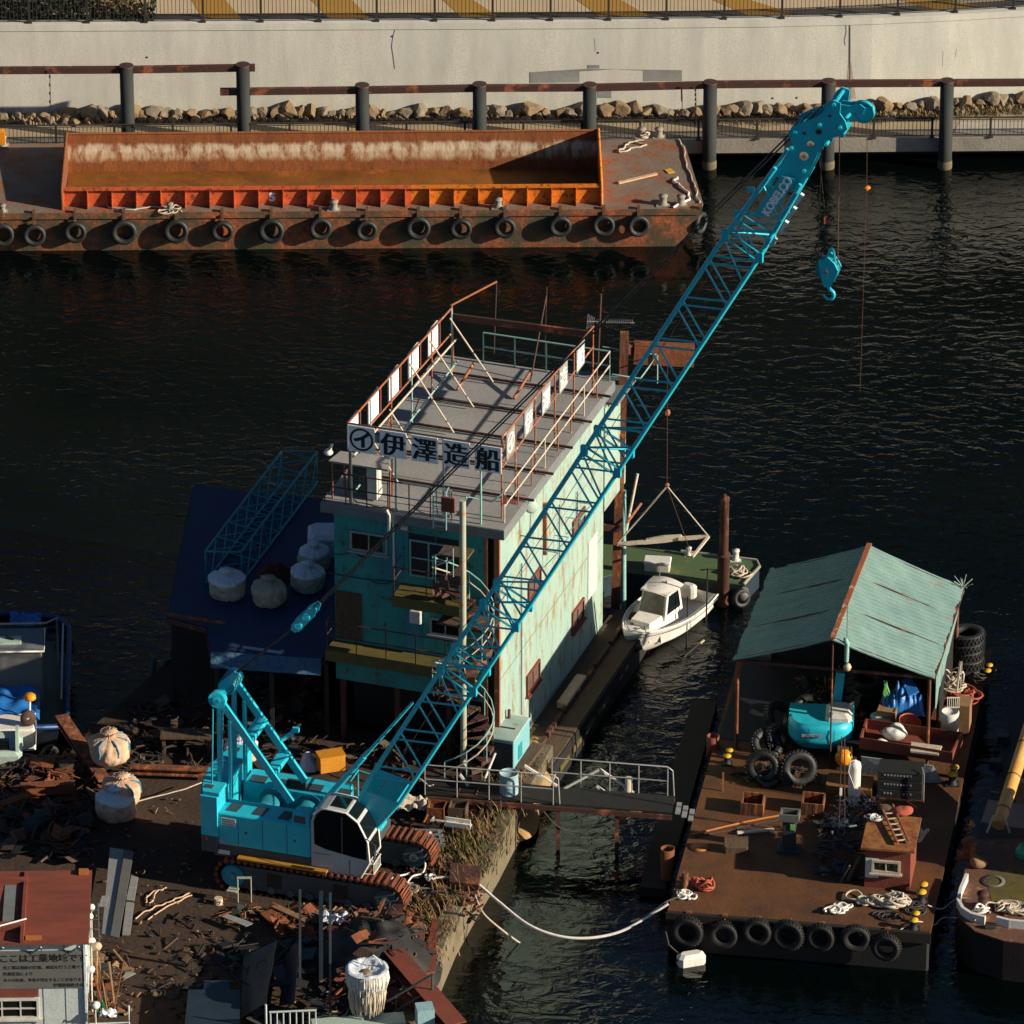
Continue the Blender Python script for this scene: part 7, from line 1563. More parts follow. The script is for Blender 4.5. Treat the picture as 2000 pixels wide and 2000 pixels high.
# skip with sacks, counter panel
def kbox(name, quad, z, h, m_, label, cat, open_=True, th=.05):
    P_ = [W(x, y, z) for x, y in quad]; mb = MB(); n = len(P_); c_ = sum(P_, V((0, 0, 0)))/n
    for i in range(n):
        a, b = P_[i], P_[(i+1) % n]; ai, bi = a+(c_-a).normalized()*th*1.4, b+(c_-b).normalized()*th*1.4
        mb.prism([a, b, bi, ai], (0, 0, h))
    mb.prism([p+(c_-p).normalized()*th for p in P_], (0, 0, .05 if open_ else h-.02)); return tag(mb.build(name, m_), label, cat)
kbox('rusty_skip', [(1678, 1462), (1860, 1492), (1880, 1452), (1690, 1425)], 1.9, .4, M['redb'], 'rusty red-brown skip holding white sacks under the shed edge', 'skip')
mb = MB(); a, b_ = W(1682, 1478, 1.9), W(1822, 1496, 1.9); mb.prism([a, b_, b_-V((-.3, .0, .55)), b_-V((.2, 0, .85)), a-V((0, 0, .72))], (0, .05, 0)); tag(mb.build('torn_board', M['sboard']), 'torn grey-white panel leaning below the rusty skip', 'panel').data.materials[0] = mat('torn_pale_panel', (.22, .25, .27), (.3, .33, .34), ns=2, rust=.2, rc=(.05, .03, .02), rough=.6)
def sack2(px, py, z, wpx, hpx, m_, label, seed, name='white_sack'):
    p = W(px, py, z); a_, b_ = wpx/62/2, hpx/55/2; mb = MB()
    def fn(u, v):
        t, f_ = 2*math.pi*u, math.pi*v; q_ = V((math.cos(t)*math.sin(f_)*a_, math.sin(t)*math.sin(f_)*a_*.7, math.cos(f_)*b_+b_)); return p+q_*(1+.22*noise.noise(q_*4+V((seed, 0, 0))))
    mb.grid(fn, 26, 16); return tag(mb.build(name, m_), label, 'sack')
sack2(1748, 1445, 2.0, 50, 28, M['whited'], 'plump white sack lying in the rusty skip', 1); sack2(1720, 1458, 2.0, 30, 14, M['white'], 'flat white sack at the left of the rusty skip', 2)
slab('foam_board', [(1780, 1452), (1840, 1460), (1832, 1476), (1778, 1470)], 2.15, .06, M['rope'], 'pale board lying in the right part of the rusty skip', 'board')
bd = thing('cream_barrel', 'cream plastic barrel with a dirty white top standing by the right shed post', 'barrel', W(1854, 1440, 1.75))
mb = MB(); mb.lathe([(0, 0), (.27, 0), (.28, .03), (.28, .55), (.285, .57), (.28, .6), (.28, .72)], 26); mb.build('barrel_body', M['drumw'], bd)
mb = MB(); mb.lathe([(.285, .68), (.29, .9), (.25, .95), (.25, .9), (0, .88)], 26); mb.build('barrel_top', M['whited'], bd)
mb = MB(); p = W(1872, 1432, 1.3); mb.cbox(p+V((.15, .2, .55)), (.45, .7, 1.0), -10); tag(mb.build('timber_crate', M['woodl']), 'light wooden crate behind the cream barrel', 'crate')
mb = MB(); a, b_ = HY(1868, 1352, W(1854, 1440, 1.75).y), HY(1876, 1292, W(1854, 1440, 1.75).y+.3); mb.bar(a, b_, .06, .06); mb.bar(a+V((.12, 0, -.05)), b_+V((.05, 0, 0)), .025, .025); tag(mb.build('pale_stick', M['rope']), 'pale stick leaning up out of the cream barrel', 'stick')
mb = MB(); a = HY(1862, 1372, W(1854, 1440, 1.75).y-.25)
for k in range(7): mb.bar(a+V((-.18+k*.06, 0, -.17)), a+V((-.18+k*.06, 0, .17)), .02, .02)
for dz in (-.17, .17): mb.bar(a+V((-.2, 0, dz)), a+V((.2, 0, dz)), .03, .03)
tag(mb.build('white_grille', M['white']), 'small white barred grille leaning on top of the cream barrel', 'grille')
def heap(px, py, z, r, h, m_, label, seed, name, cat, rough=.6): return mound(px, py, z, r, r*.8, h, m_, name, label, cat, seed, None, rough)
def folds(px, py, z, w_, d_, h_, m_, label, seed, name='tarp_bundle', cat='tarp'):
    c_ = W(px, py, z); mb = MB(); mb.grid(lambda u, v: c_+V(((u-.5)*w_, (v-.5)*d_, h_*math.sin(3.14*v)**.6*math.sin(3.14*u)**.4*(.55+.6*abs(noise.noise(V((u*9+seed, v*2, seed)))))+.02)), 40, 16); return tag(mb.build(name, m_), label, cat)
folds(1762, 1385, 1.9, 1.35, 1.0, 1.1, M['tarpb'], 'bright blue crumpled tarpaulin under the right side of the shed', 3)
slab('blue_sheet', [(1762, 1330), (1780, 1325), (1795, 1352), (1775, 1362)], 2.6, .04, M['tarpb'], 'bright blue flat panel corner beside the blue tarpaulin', 'panel')
mb = MB(); c_ = W(1728, 1370, 2.2)
for k in range(5): mb.tube([c_+V((rr.uniform(-.15, .1), 0, .75)), c_+V((rr.uniform(-.1, .15), -.05, .3)), c_+V((rr.uniform(-.05, .25), -.1, -.2))], .03, 5)
tag(mb.build('green_rope', M['grope']), 'hanging bunch of bright green rope left of the blue tarpaulin', 'rope')
kbox('cardboard_carton', [(1712, 1415), (1748, 1420), (1755, 1398), (1720, 1394)], 1.7, .5, M['woodl'], 'light brown carton behind the rusty skip', 'carton', False)
for k in range(4): mb = MB(); p = W(1718+k*5, 1402+k*9, 1.9); mb.lathe([(0, 0), (.28-.02*k, .03), (.3-.02*k, .07), (.1, .09), (0, .09)], 18, p); tag(mb.build('pale_basin', M['whited']), ['topmost of the pale dishes piled behind the rusty skip', 'second pale dish in the pile behind the rusty skip', 'third pale dish in the pile behind the rusty skip', 'lowest pale dish in the pile behind the rusty skip'][k], 'dish', 'pale dishes')
mb = MB(); p = W(1775, 1415, 2.0); mb.lathe([(.0, 0), (.3, .0), (.36, .15), (.33, .15), (.28, .05), (0, .05)], 22, p, (.2, -.3, 1)); tag(mb.build('orange_basin', M['ltorange']), 'orange-red basin behind the rusty skip', 'basin').data.materials[0] = mat('orange_red_plastic', (.65, .11, .02), rough=.4)
ropeheap(1862, 1345, 1.8, .5, .03, M['rope'], 'tangle of tan and grey rope hanging behind the shed corner', 21, loops=10, zs=.8)
ropeheap(1890, 1362, 1.4, .8, .03, M['roper'], 'dim red rope tangle behind the timber crate', 22, loops=8, zs=.2)
ropeheap(1925, 1325, 1.3, .7, .03, M['ropeb'], 'dark blue-grey rope tangle by the outer tyre stack', 23, loops=8, zs=.3)
def orangebag(px, py): 
    p = W(px, py, 1.75); mb = MB(); mb.grid(lambda u, v: p+V((math.cos(6.283*u)*math.sin(3.14*v)*.27, math.sin(6.283*u)*math.sin(3.14*v)*.2, math.cos(3.14*v)*.27))*1.0+V((0, 0, .07*noise.noise(V((u*9, v*7, 0))))), 26, 14); return tag(mb.build('orange_net_bag', M['ltorange']), 'glowing orange mesh bag on a brown stand before the digger', 'bag')
orangebag(1648, 1480); kbox('brown_stand', [(1634, 1505), (1662, 1508), (1664, 1490), (1636, 1487)], 1.3, .62, M['wood'], 'small brown stand under the orange mesh bag', 'stand', False)
gc = thing('white_gas_cylinder', 'tall white gas cylinder standing upright in the middle of the work barge', 'cylinder', W(1668, 1562, 1.3))
mb = MB(); mb.lathe([(0, 0), (.18, 0), (.19, .03), (.19, 1.0), (.2, 1.15), (.2, 1.2), (.18, 1.3), (.1, 1.36), (.04, 1.38), (.04, 1.45), (0, 1.45)], 22); mb.build('cylinder_body', M['white'], gc)
mb = MB(); mb.tube([(.02, 0, 1.42), (-.15, -.1, 1.4), (-.2, -.2, 1.1), (-.02, -.25, .6), (.25, -.25, .4), (.45, -.2, .1), (.6, -.2, .02)], .018, 5); mb.build('hose', M['whited'], gc)
mb = MB(); mb.cbox((0, 0, 1.47), (.1, .08, .05)); mb.build('valve', M['steel'], gc)
cr = thing('black_crate_stack', 'black plastic crate with pale lettering standing right of the white cylinder', 'crate', W(1757, 1560, 1.3), -8)
for k in range(3): mb = MB(); mb.bbox(-.7, .7, 0, .8, k*.32, k*.32+.29, .02); mb.build('crate_tier', M['black'], cr)
mb = MB()
for k, s in enumerate(('OOSS', 'INOS-SION', 'DON   OOTT  O')): 
    for i in range(9): 
        if s[i % len(s)] != ' ': mb.box(-.5+i*.1, -.5+i*.1+.055, -.012, -.001, .78-k*.32, .84-k*.32)
mb.build('worn_marks', M['navs'], cr).data.materials[0] = mat('worn_pale_marks', (.3, .33, .35), rough=.7)
mb = MB(); mb.tube([(.75, -.1, 0), (.75, -.1, .95), (.65, .2, 1.05)], .02, 5); mb.build('crate_handle', M['silver'], cr)
kbox('orange_timber_frame', [(1612, 1550), (1702, 1560), (1706, 1532), (1618, 1524)], 1.3, .28, M['orp'], 'low orange-brown timber frame between tyres and the black crate', 'frame', False).data.materials[0] = mat('brown_orange_frame', (.22, .10, .02), ns=2, rust=.3, rough=.8)
mb = MB(); c_ = W(1672, 1578, 1.3)
for i in range(160): a = c_+V((rr.gauss(0, .28), rr.gauss(0, .2), rr.uniform(.02, .22))); d = V((rr.uniform(-1, 1), rr.uniform(-1, 1), rr.uniform(-.5, .5))).normalized()*.05; mb.tube([a-d, a+d], .016, 5)
tag(mb.build('chain_heap', M['silver']), 'shiny heap of grey chain at the foot of the white cylinder', 'chain', None, 'stuff').data.materials[0] = mat('bright_chain', (.6, .6, .58), rough=.35, metal=.4)
mb = MB(); c_ = W(1631, 1602, 1.3)
for i in range(70): a = c_+V((rr.gauss(0, .25), rr.gauss(0, .15), rr.uniform(.02, .15))); d = V((rr.uniform(-1, 1), rr.uniform(-1, 1), rr.uniform(-.5, .5))).normalized()*.05; mb.tube([a-d, a+d], .014, 5)
tag(mb.build('chain_heap', M['silver']), 'small dim heap of chain left of the shiny one', 'chain', None, 'stuff')
# deck gear
for (x, y, lab) in ((1468, 1592, 'left rusty brown hatch box on the work barge deck'), (1586, 1592, 'right rusty brown hatch box beside the grey cable post')):
    kbox('hatch_box', [(x-22, y), (x+22, y+4), (x+26, y-20), (x-18, y-24)], 1.3, .42, M['pile'], lab, 'box')
mb = MB(); p = W(1438, 1668, 1.3); mb.bbox(p.x-.36, p.x+.36, p.y, p.y+.35, 1.3, 1.55, .04); mb.cyl((p.x-.36, p.y+.17, 1.62), (p.x+.36, p.y+.17, 1.62), .17, 16); tag(mb.build('deck_roller', M['wood']), 'low brown deck roller on the open middle of the barge deck', 'roller')
mb = MB(); mb.lathe([(0, 0), (.26, 0), (.27, .04), (0, .05)], 20, W(1366, 1656, 1.3)); tag(mb.build('deck_hatch', M['orp']), 'round orange rusty hatch cover at the left of the barge deck', 'hatch')
cpst = thing('cable_post', 'grey square upright post with an open top and a lime green label on the barge', 'post', W(1540, 1665, 1.3), -9)
mb = MB(); mb.bbox(-.2, .2, 0, .3, 0, 1.1, .03); mb.build('post_body', M['steel'], cpst); 
mb = MB()
for (x0, x1, y0, y1_) in ((-.3, .3, -.08, -.02), (-.3, .3, .32, .38), (-.3, -.24, -.02, .32), (.24, .3, -.02, .32)): mb.box(x0, x1, y0, y1_, 1.1, 1.34)
mb.build('post_rim', M['sboard'], cpst); mb = MB(); mb.box(.04, .18, -.02, -.005, .8, 1.0); mb.build('label_patch', M['grope'], cpst)
mb = MB(); mb.bbox(-.35, .35, -.1, .35, 0, .12, .02); mb.build('base_plate', M['navs'], cpst)
ropeline('orange_hose_rope', [(1352, 1632), (1400, 1620), (1460, 1606), (1525, 1594)], 1.3, .035, M['orp'], 'straight orange hose running from the barge edge to the grey cable post', 4, .01)
ropeline('hose_rope', [(1352, 1636), (1410, 1626), (1470, 1612), (1530, 1600)], 1.3, .02, M['ropeb'], 'thin grey cable beside the straight orange hose', 5, .02)
mb = MB(); mb.bar(W(1440, 1626, 1.38), W(1512, 1620, 1.38), .1, .06); tag(mb.build('pale_lath', M['whited']), 'pale grey lath lying on deck below the orange hose', 'lath')
ropeline('orange_hose_rope', [(1670, 1600), (1700, 1575), (1730, 1562), (1770, 1566), (1792, 1580)], 1.35, .035, M['orp'], 'orange hose curving behind the deck cabin', 6, .01)
# winch clutter left of the cabin
scrap(1600, 1680, 1600, 1720, 130, [M['dark'], M['steel'], M['greyp'], M['navs']], 'dark winch machinery and gear left of the deck cabin', 31, .15, .5, .9, 1.3)
scrap(1640, 1720, 1560, 1600, 50, [M['rusty'], M['steel'], M['dark'], M['redb']], 'rusty small gear behind the deck cabin roof', 32, .1, .4, .2, 1.3)
scrap(1440, 1600, 1500, 1530, 60, [M['dark'], M['steel'], M['greyp']], 'small dark bits along the tyres on the barge', 33, .1, .4, .15, 1.3)
scrap(1560, 1700, 1330, 1420, 110, [M['dark'], M['steel'], M['wood'], M['pile']], 'dim clutter at the back under the shed', 34, .15, .6, .5, 1.3)
scrap(1710, 1820, 1385, 1440, 90, [M['dark'], M['rusty'], M['wood'], M['steel']], 'dim clutter behind the rusty skip', 35, .1, .5, .5, 1.3)
for (x0_, y0_, x1_, y1_, lab) in ((1655, 1720, 1680, 1672, 'short leaning plank left of the deck cabin'), (1641, 1722, 1660, 1690, 'second leaning plank left of the deck cabin')):
    mb = MB(); mb.bar(W(x0_, y0_, 1.35), W(x1_, y1_, 2.0), .12, .05); tag(mb.build('plank', M['wood']), lab, 'plank')
rg = thing('light_mast', 'thin dark twin mast standing on the deck in front of the orange mesh bag', 'mast', W(1640, 1640, 1.3))
for dx in (-.03, .15): mb = MB(); mb.tube([(dx, 0, 0), (dx*.5, 0, 3.6)], .018, 5); mb.build('mast_leg', M['beam'], rg)
mb = MB(); mb.cbox((0, -.03, 1.7), (.08, .05, .25)); mb.build('mast_lamp', M['white'], rg)
# deck cabin
cq_ = K.l(W(1688, 1732, 1.3)); cabin = thing('deck_cabin', 'small rust red deck cabin with a sliding window at the front of the work barge', 'cabin', K.w(cq_.x, cq_.y, 1.3), BA)
CF = Fr(K.w(cq_.x, cq_.y, 1.3), BA); cw_ = CF.l(W(1776, 1742, 1.3)).x; ch_ = CF.hit(1688, 1655, 1, 0).z; cdp = 1.75
mb = MB(); mb.box(0, cw_, 0, cdp, 0, ch_); mb.build('wall', M['redb'], cabin)
mb = MB(); mb.prism([(-.12, -.14, ch_), (cw_+.12, -.14, ch_), (cw_+.12, cdp+.1, ch_+.06), (-.12, cdp+.1, ch_+.06)], (0, 0, .07)); mb.build('roof', M['orp'], cabin).data.materials[0] = mat('rusty_ochre_roof', (.28, .13, .02), (.2, .06, .02), ns=2.5, rust=.5, rc=(.12, .03, .012), rough=.85)
mb = MB(); mb.box(.02, .42, -.015, 0, .35, ch_-.35); mb.build('wall_patch', M['sboard'], cabin).data.materials[0] = M['offw']
a_, b_ = CF.hit(1703, 1675, 1, 0), CF.hit(1758, 1706, 1, 0); win(cabin, CF, 1, 0, a_.x, b_.x, b_.z, a_.z-.05, 2, 1, M['rope'], 1)
ladr = thing('ladder', 'rusty ladder lying on the deck cabin roof', 'ladder', CF.w(0, 0, 0)); LZ = V((0, 0, 0))
z_ = 1.3+ch_+.16; la, lb, lc, ld_ = W(1720, 1572, z_+.1), W(1754, 1648, z_), W(1744, 1572, z_+.1), W(1776, 1645, z_)
for a, b in ((la, lb), (lc, ld_)): mb = MB(); mb.bar(a, b, .05, .08); mb.build('stile', M['rrust'], ladr, world=True)
mb = MB()
for k in range(7): t = .08+k*.14; mb.bar(la.lerp(lb, t), lc.lerp(ld_, t), .035, .035)
mb.build('rungs', M['rwht'], ladr, world=True)
zt_ = z_-.03
ropeheap(1712, 1600, zt_, .32, .025, M['whited'], 'pale hose coil on the deck cabin roof left of the ladder', 25, loops=5)
sack2(1762, 1590, zt_, 46, 12, M['roper'], 'flat red cloth bundle at the back of the deck cabin roof', 5, 'cloth_bundle'); sack2(1730, 1585, zt_, 30, 12, M['wood'], 'brown cloth bundle beside the red one on the cabin roof', 6, 'cloth_bundle')
sack2(1790, 1640, 1.6, 26, 20, M['whited'], 'pale bucket-like bundle at the right side of the deck cabin', 7, 'bundle')
ropeheap(1792, 1640, 1.8, .3, .025, M['rope'], 'tan rope coil hanging at the right of the deck cabin', 26, loops=4, zs=.5)
# ropes and bollards on the barge front
ropeheap(1640, 1778, 1.3, .42, .035, M['ropew'], 'white rope coil at the front of the barge deck', 41, loops=7, zs=.1)
ropeheap(1688, 1762, 1.3, .45, .035, M['rope'], 'round tan rope coil in front of the deck cabin', 42, loops=8, zs=.15)
ropeheap(1745, 1764, 1.3, .65, .04, M['rope'], 'large loose tan rope heap in front of the deck cabin window', 43, loops=14, zs=.3)
ropeheap(1790, 1775, 1.3, .5, .025, M['ropeb'], 'dark thin rope loops beside the yellow topped bollards', 44, loops=6, zs=.05)
ropeheap(1740, 1790, 1.3, .5, .02, M['ropeb'], 'thin dark cable loops at the barge front edge', 45, loops=5, zs=.05)
ropeheap(1372, 1733, 1.3, .42, .035, M['roper'], 'red rope heap at the left front corner of the barge', 46, loops=11, zs=.35)
ropeheap(1340, 1752, 1.3, .35, .03, M['ropew'], 'white rope end tangled at the left front barge corner', 47, loops=6, zs=.1)
for i, (x, y, s_, lab) in enumerate(((1860, 1532, 1, 'left yellow capped bollard on the far right deck near the shed'), (1868, 1527, .01, ''), (1420, 1492, .8, 'yellow capped bollard at the left edge under the shed'), (1928, 1325, .8, 'yellow capped bollard behind the outer tyre stack'), (1799, 1762, 1, 'upper yellow capped bollard at the front right barge corner'), (1784, 1815, .9, 'lower yellow capped bollard at the front right barge corner'))):
    if lab:
        b0 = W(x, y, 1.3); o = bollard('double_bollard', b0, .12*s_, .38*s_, M['dark'], lab, 'yellow capped bollards', 1.25, M['yell'])
        mb = MB(); mb.lathe([(.1*s_, 0), (.1*s_, .3*s_), (.14*s_, .34*s_), (.14*s_, .38*s_), (0, .38*s_)], 14, (.08, .45*s_, 0)); mb.build('bollard_post', M['dark'], o)
        mb = MB(); mb.lathe([(.145*s_, .345*s_), (.145*s_, .384*s_), (0, .385*s_)], 14, (.08, .45*s_, 0)); mb.build('cap', M['yell'], o)
mb = MB(); b0 = W(1338, 1735, 1.3); mb.cyl(b0, b0+V((0, 0, .55)), .1, 12); mb.cyl(b0+V((-.18, 0, .35)), b0+V((.18, 0, .35)), .05, 10); tag(mb.build('cross_bitt', M['pile']), 'rusty cross shaped bitt at the left front barge corner', 'bitt')
mb = MB(); b0 = W(1412, 1545, 1.3); mb.bar(b0, b0+V((0, 0, .65)), .05, .05); tag(mb.build('stake', M['rrust']), 'thin rusty stake at the left barge edge before the tyres', 'stake')
swing([(1812, 1768), (1840, 1775), (1870, 1755), (1905, 1757), (1918, 1762)], .02, M['rope'], 'thin rope from the yellow capped bollards to the white bow rim', [1.4, 1.2, 1.3, 1.5, 1.5])
swing([(1755, 1818), (1790, 1800), (1825, 1806), (1845, 1792), (1905, 1797)], .02, M['rope'], 'lower thin rope from the barge edge to the right boat', [1.3, 1.4, 1.0, 1.0, 1.5])
swing([(1232, 1800), (1268, 1785), (1300, 1762), (1325, 1752)], .03, M['ropeb'], 'second grey rope ending at the white rope tangle', [.9, 1.1, 1.4, 1.4])
# buoy
by = thing('float_buoy', 'white block shaped float drifting in front of the work barge', 'buoy', W(1349, 1880, 0), 18)
mb = MB(); mb.bbox(-.42, .42, -.25, .2, -.1, .36, .1); mb.build('float_body', M['white'], by); mb = MB(); mb.cyl((-.43, 0, .15), (-.44, 0, .15), .05, 8); mb.build('eyelet', M['beam'], by)
mb = MB(); mb.tube([W(1300, 1820, .9), W(1306, 1845, .4), W(1320, 1858, .2), W(1330, 1866, .1)], .025, 5); tag(mb.build('buoy_rope', M['ropeb']), 'dim rope from the barge corner down to the white float', 'rope')
# dark low barge between slip and work barge, red pipe
db = thing('low_pontoon', 'dark low pontoon with a leaning pipe moored left of the work barge', 'pontoon', W(1250, 1700, 0), -9)
DF = Fr(W(1250, 1700, 0), -9)
mb = MB(); a_ = DF.l(W(1215, 1800, .4)); b_ = DF.l(W(1400, 1275, .4)); mb.box(.2, 1.0, -1.5, 10.5, -.5, .3); mb.build('hull', M['hulld'], db)
pp_ = thing('rust_pipe', 'orange-brown rusty pipe standing on the low pontoon left of the work barge', 'pipe', W(1303, 1715, .35))
mb = MB(); mb.lathe([(.19, 0), (.22, 1.05), (.19, 1.05), (.16, .2), (0, .2)], 20); mb.build('pipe_body', M['rusty'], pp_)
pp_ = thing('rust_drum', 'dim red-brown drum at the left edge of the work barge', 'drum', W(1392, 1475, 1.0)); mb = MB(); mb.lathe([(0, 0), (.2, 0), (.2, .7), (.17, .7), (.17, .6), (0, .6)], 20); mb.build('drum_body', M['redb'], pp_)
# ================================================================= GREEN PONTOON, MOTORBOAT, SLING
gz = .75
pq = [(1060, 1112), (1215, 1120), (1340, 1140), (1462, 1152), (1488, 1108), (1478, 1098), (1225, 1078), (1090, 1070)]
pq = [(1130, 1140), (1215, 1118), (1340, 1131), (1452, 1143), (1483, 1108), (1478, 1096), (1330, 1078), (1225, 1068), (1120, 1058)]
P_ = [W(x, y, gz) for x, y in pq]; gpn = thing('green_pontoon', 'low green decked pontoon with rusty edges moored behind the motorboat', 'pontoon', W(1300, 1130, 0))
mb = MB(); mb.prism([p-V((0, 0, 1.2)) for p in P_], (0, 0, 1.19)); mb.build('hull', M['navs'], gpn, world=True)
mb = MB(); mb.prism([p-V((0, 0, .01)) for p in P_], (0, 0, .03)); mb.build('deck', M['grass'], gpn, world=True)
mb = MB(); mb.tube([p+V((0, 0, .03)) for p in P_[3:7]], .06, 6); mb.build('edge_rail', M['conc'], gpn, world=True)
wbx = thing('white_box', 'white lidded box on the green pontoon deck', 'box', W(1284, 1112, gz), -6)
mb = MB(); mb.bbox(-.42, .42, -.22, .25, 0, .3, .04); mb.build('box_body', M['whited'], wbx); mb = MB(); mb.bbox(-.45, .45, -.25, .28, .3, .38, .03); mb.build('lid', M['white'], wbx)
ropeheap(1442, 1122, gz, .45, .03, M['rope'], 'tan rope heap on the right end of the green pontoon', 51, loops=9, zs=.3)
bollard('bollard', W(1437, 1095, gz), .1, .4, M['whited'], 'whitish bollard at the right end of the green pontoon', 'pontoon bollards'); bollard('bollard', W(1345, 1085, gz), .08, .3, M['whited'], 'small whitish bollard at the back edge of the green pontoon', 'pontoon bollards')
tyre(W(1448, 1168, .4), (R(80), 0, R(30)), .7, 'dark tyre at the right front corner of the green pontoon', 'pontoon tyre')
ball = MB(); ball.lathe([(0, .25), (.18, .18), (.25, 0), (.18, -.18), (0, -.25)], 18, W(1450, 1160, .45)); tag(ball.build('fender_ball', M['sboard']), 'grey ball fender hanging at the green pontoon corner', 'fender')
# motorboat
m0 = W(1352, 1148, .95); m1 = W(1222, 1254, .95); dvb = m1-m0; Lb = dvb.length; ang = math.degrees(math.atan2(dvb.y, dvb.x))
mid_ = (m0+m1)/2
bt = thing('motorboat', 'white motorboat with a small glazed cabin slung between the house and the rusted pile', 'boat', (mid_.x, mid_.y, .15), ang)
hb_ = Lb/2
def hw(t): return 1.06*(1-max(0, (t-.35)/.65)**2.3)*(.9+.1*min(1, t*6))       # half beam, t 0 stern - 1 bow
def sh(t): return .80+.22*t*t; 
def kz(t): return -.12+.35*max(0, (t-.6)/.4)**2
def hullp(u, v):      # u along, v round from port sheer to starboard sheer
    t = u; s_ = (v-.5)*2; w_ = hw(t); x = -hb_+Lb*t-(.0 if t < .9 else 0)
    a_ = abs(s_); y = w_*(a_**.75 if a_ < .55 else .64+(a_-.55)/.45*.36)*(1 if s_ > 0 else -1)
    z = kz(t)+(sh(t)-kz(t))*(a_**1.6 if a_ < .55 else .385+(a_-.55)/.45*.615)
    return V((x-(1-a_)*.5*t*t, y, z))
mb = MB(); mb.grid(hullp, 34, 26); mb.face([hullp(0, v/26) for v in range(27)]); 
o = mb.build('hull', M['white'], bt)
mb = MB(); G_ = [hullp(i/30, 0) for i in range(31)]+[hullp(1-i/30, 1) for i in range(31)]
mb.tube([p+V((0, 0, .01)) for p in G_], .035, 6); mb.build('gunwale', M['white'], bt)
mb = MB(); mb.tube([p+V((0, 0, -.12))*1.0 for p in G_], .014, 5); mb.build('rub_strip', M['slab'], bt)
mb = MB()
def dk_(u, v): t = .72+.28*u; p, q_ = hullp(t, 0), hullp(t, 1); r_ = p.lerp(q_, v); r_.z = sh(t)-.03+.05*math.sin(3.14*v); return r_
mb.grid(dk_, 10, 10); mb.build('fore_deck', M['white'], bt)
mb = MB()
def fl_(u, v): t = .02+.72*u; p, q_ = hullp(t, .06), hullp(t, .94); r_ = p.lerp(q_, v); r_.z = .38; return r_
mb.grid(fl_, 10, 6); 
for s_ in (0, 1):
    mb.grid(lambda u, v, s_=s_: (lambda e, f: e.lerp(f, v))(hullp(.0+.74*u, s_)+V((0, .13*(1 if s_ == 0 else -1), 0)), V((fl_(u*.98, s_).x, fl_(u, s_).y+.04*(1 if s_ == 0 else -1), .38))), 12, 2)
    mb.grid(lambda u, v, s_=s_: hullp(.74*u, s_)+V((0, .13*v*(1 if s_ == 0 else -1), 0.005)), 12, 1)
mb.build('cockpit_liner', M['whited'], bt)
# cabin: trunk, windscreen house, roof
def box_taper(mb, x0, x1, w0, w1, z0, z1, ins_=.1, fr=.25, bk=.05):
    b_ = [V((x0, -w0, z0)), V((x1, -w1, z0)), V((x1, w1, z0)), V((x0, w0, z0))]; t_ = [V((x0+bk, -w0+ins_, z1)), V((x1-fr, -w1+ins_, z1)), V((x1-fr, w1-ins_, z1)), V((x0+bk, w0-ins_, z1))]
    mb.add(b_+t_, [(3, 2, 1, 0), (4, 5, 6, 7), (0, 1, 5, 4), (1, 2, 6, 5), (2, 3, 7, 6), (3, 0, 4, 7)]); return b_, t_
mb = MB(); box_taper(mb, -.3, 1.35, .58, .42, .5, 1.12, .08, .12); mb.build('cabin_trunk', M['white'], bt)
mb = MB(); B__, T__ = box_taper(mb, -.55, .55, .56, .52, .95, 1.78, .08, .28, .08); mb.build('wheelhouse', M['white'], bt)
def quadin(a, b, c, d, s_, off):
    c_ = (a+b+c+d)/4; n_ = (b-a).cross(d-a).normalized(); return [c_+(p-c_)*s_+n_*off for p in (a, b, c, d)]
for nm, (a, b, c, d), s_ in (('windscreen', (B__[1], B__[2], T__[2], T__[1]), .84), ('side_window', (B__[0], B__[1], T__[1], T__[0]), .74), ('side_window', (B__[2], B__[3], T__[3], T__[2]), .74)):
    up4 = V((0, 0, .06)); q_ = quadin(a+up4, b+up4, c, d, s_, .012); q2 = quadin(a+up4, b+up4, c, d, s_, -.0); mb = MB(); mb.prism(q2, q_[0]-q2[0]); mb.build(nm, M['bglass'] if nm == 'windscreen' else M['glass'], bt)
    if nm == 'windscreen': mb = MB(); mb.tube(q_, .014, 5, closed=True); mb.build('windscreen_frame', M['greyp'], bt)
mb = MB(); mb.grid(lambda u, v: V((-.62+1.0*u, (v-.5)*1.16*(1-.12*u*u), 1.79+.10*math.sin(3.14*v)*(1-.5*u*u)-.05*u*u)), 14, 14); mb.box(-.6, .34, -.5, .5, 1.74, 1.79); mb.build('cabin_roof', M['white'], bt)
mb = MB(); mb.tube([(0, 0, 1.88), (0, 0, 2.5)], .01, 4); mb.lathe([(.05, 0), (.04, .06), (0, .08)], 10, (-.3, .1, 1.87)); mb.build('roof_aerial', M['silver'], bt)
mb = MB(); rp = [hullp(.86, .0)+V((0, .06, .0)), hullp(.86, 0)+V((0, .08, .25)), hullp(.97, .1)+V((-.08, .06, .27)), hullp(.97, .9)+V((-.08, -.06, .27)), hullp(.86, 1)+V((0, -.08, .25)), hullp(.86, 1)+V((0, -.06, 0))]; mb.tube(rp, .018, 5); mb.build('bow_rail', M['silver'], bt)
mb = MB(); p = hullp(1, .5); mb.tube([(hb_-.15, .5, .72), (hb_-.02, .3, .6), (hb_+.02, 0, .52), (hb_-.02, -.3, .6), (hb_-.15, -.5, .72)], .11, 8); mb.build('bow_fender', M['black'], bt)
mb = MB(); mb.bbox(-hb_+.05, -hb_+.4, -.25, .25, .6, 1.05, .08); mb.build('engine_cover', M['whited'], bt)
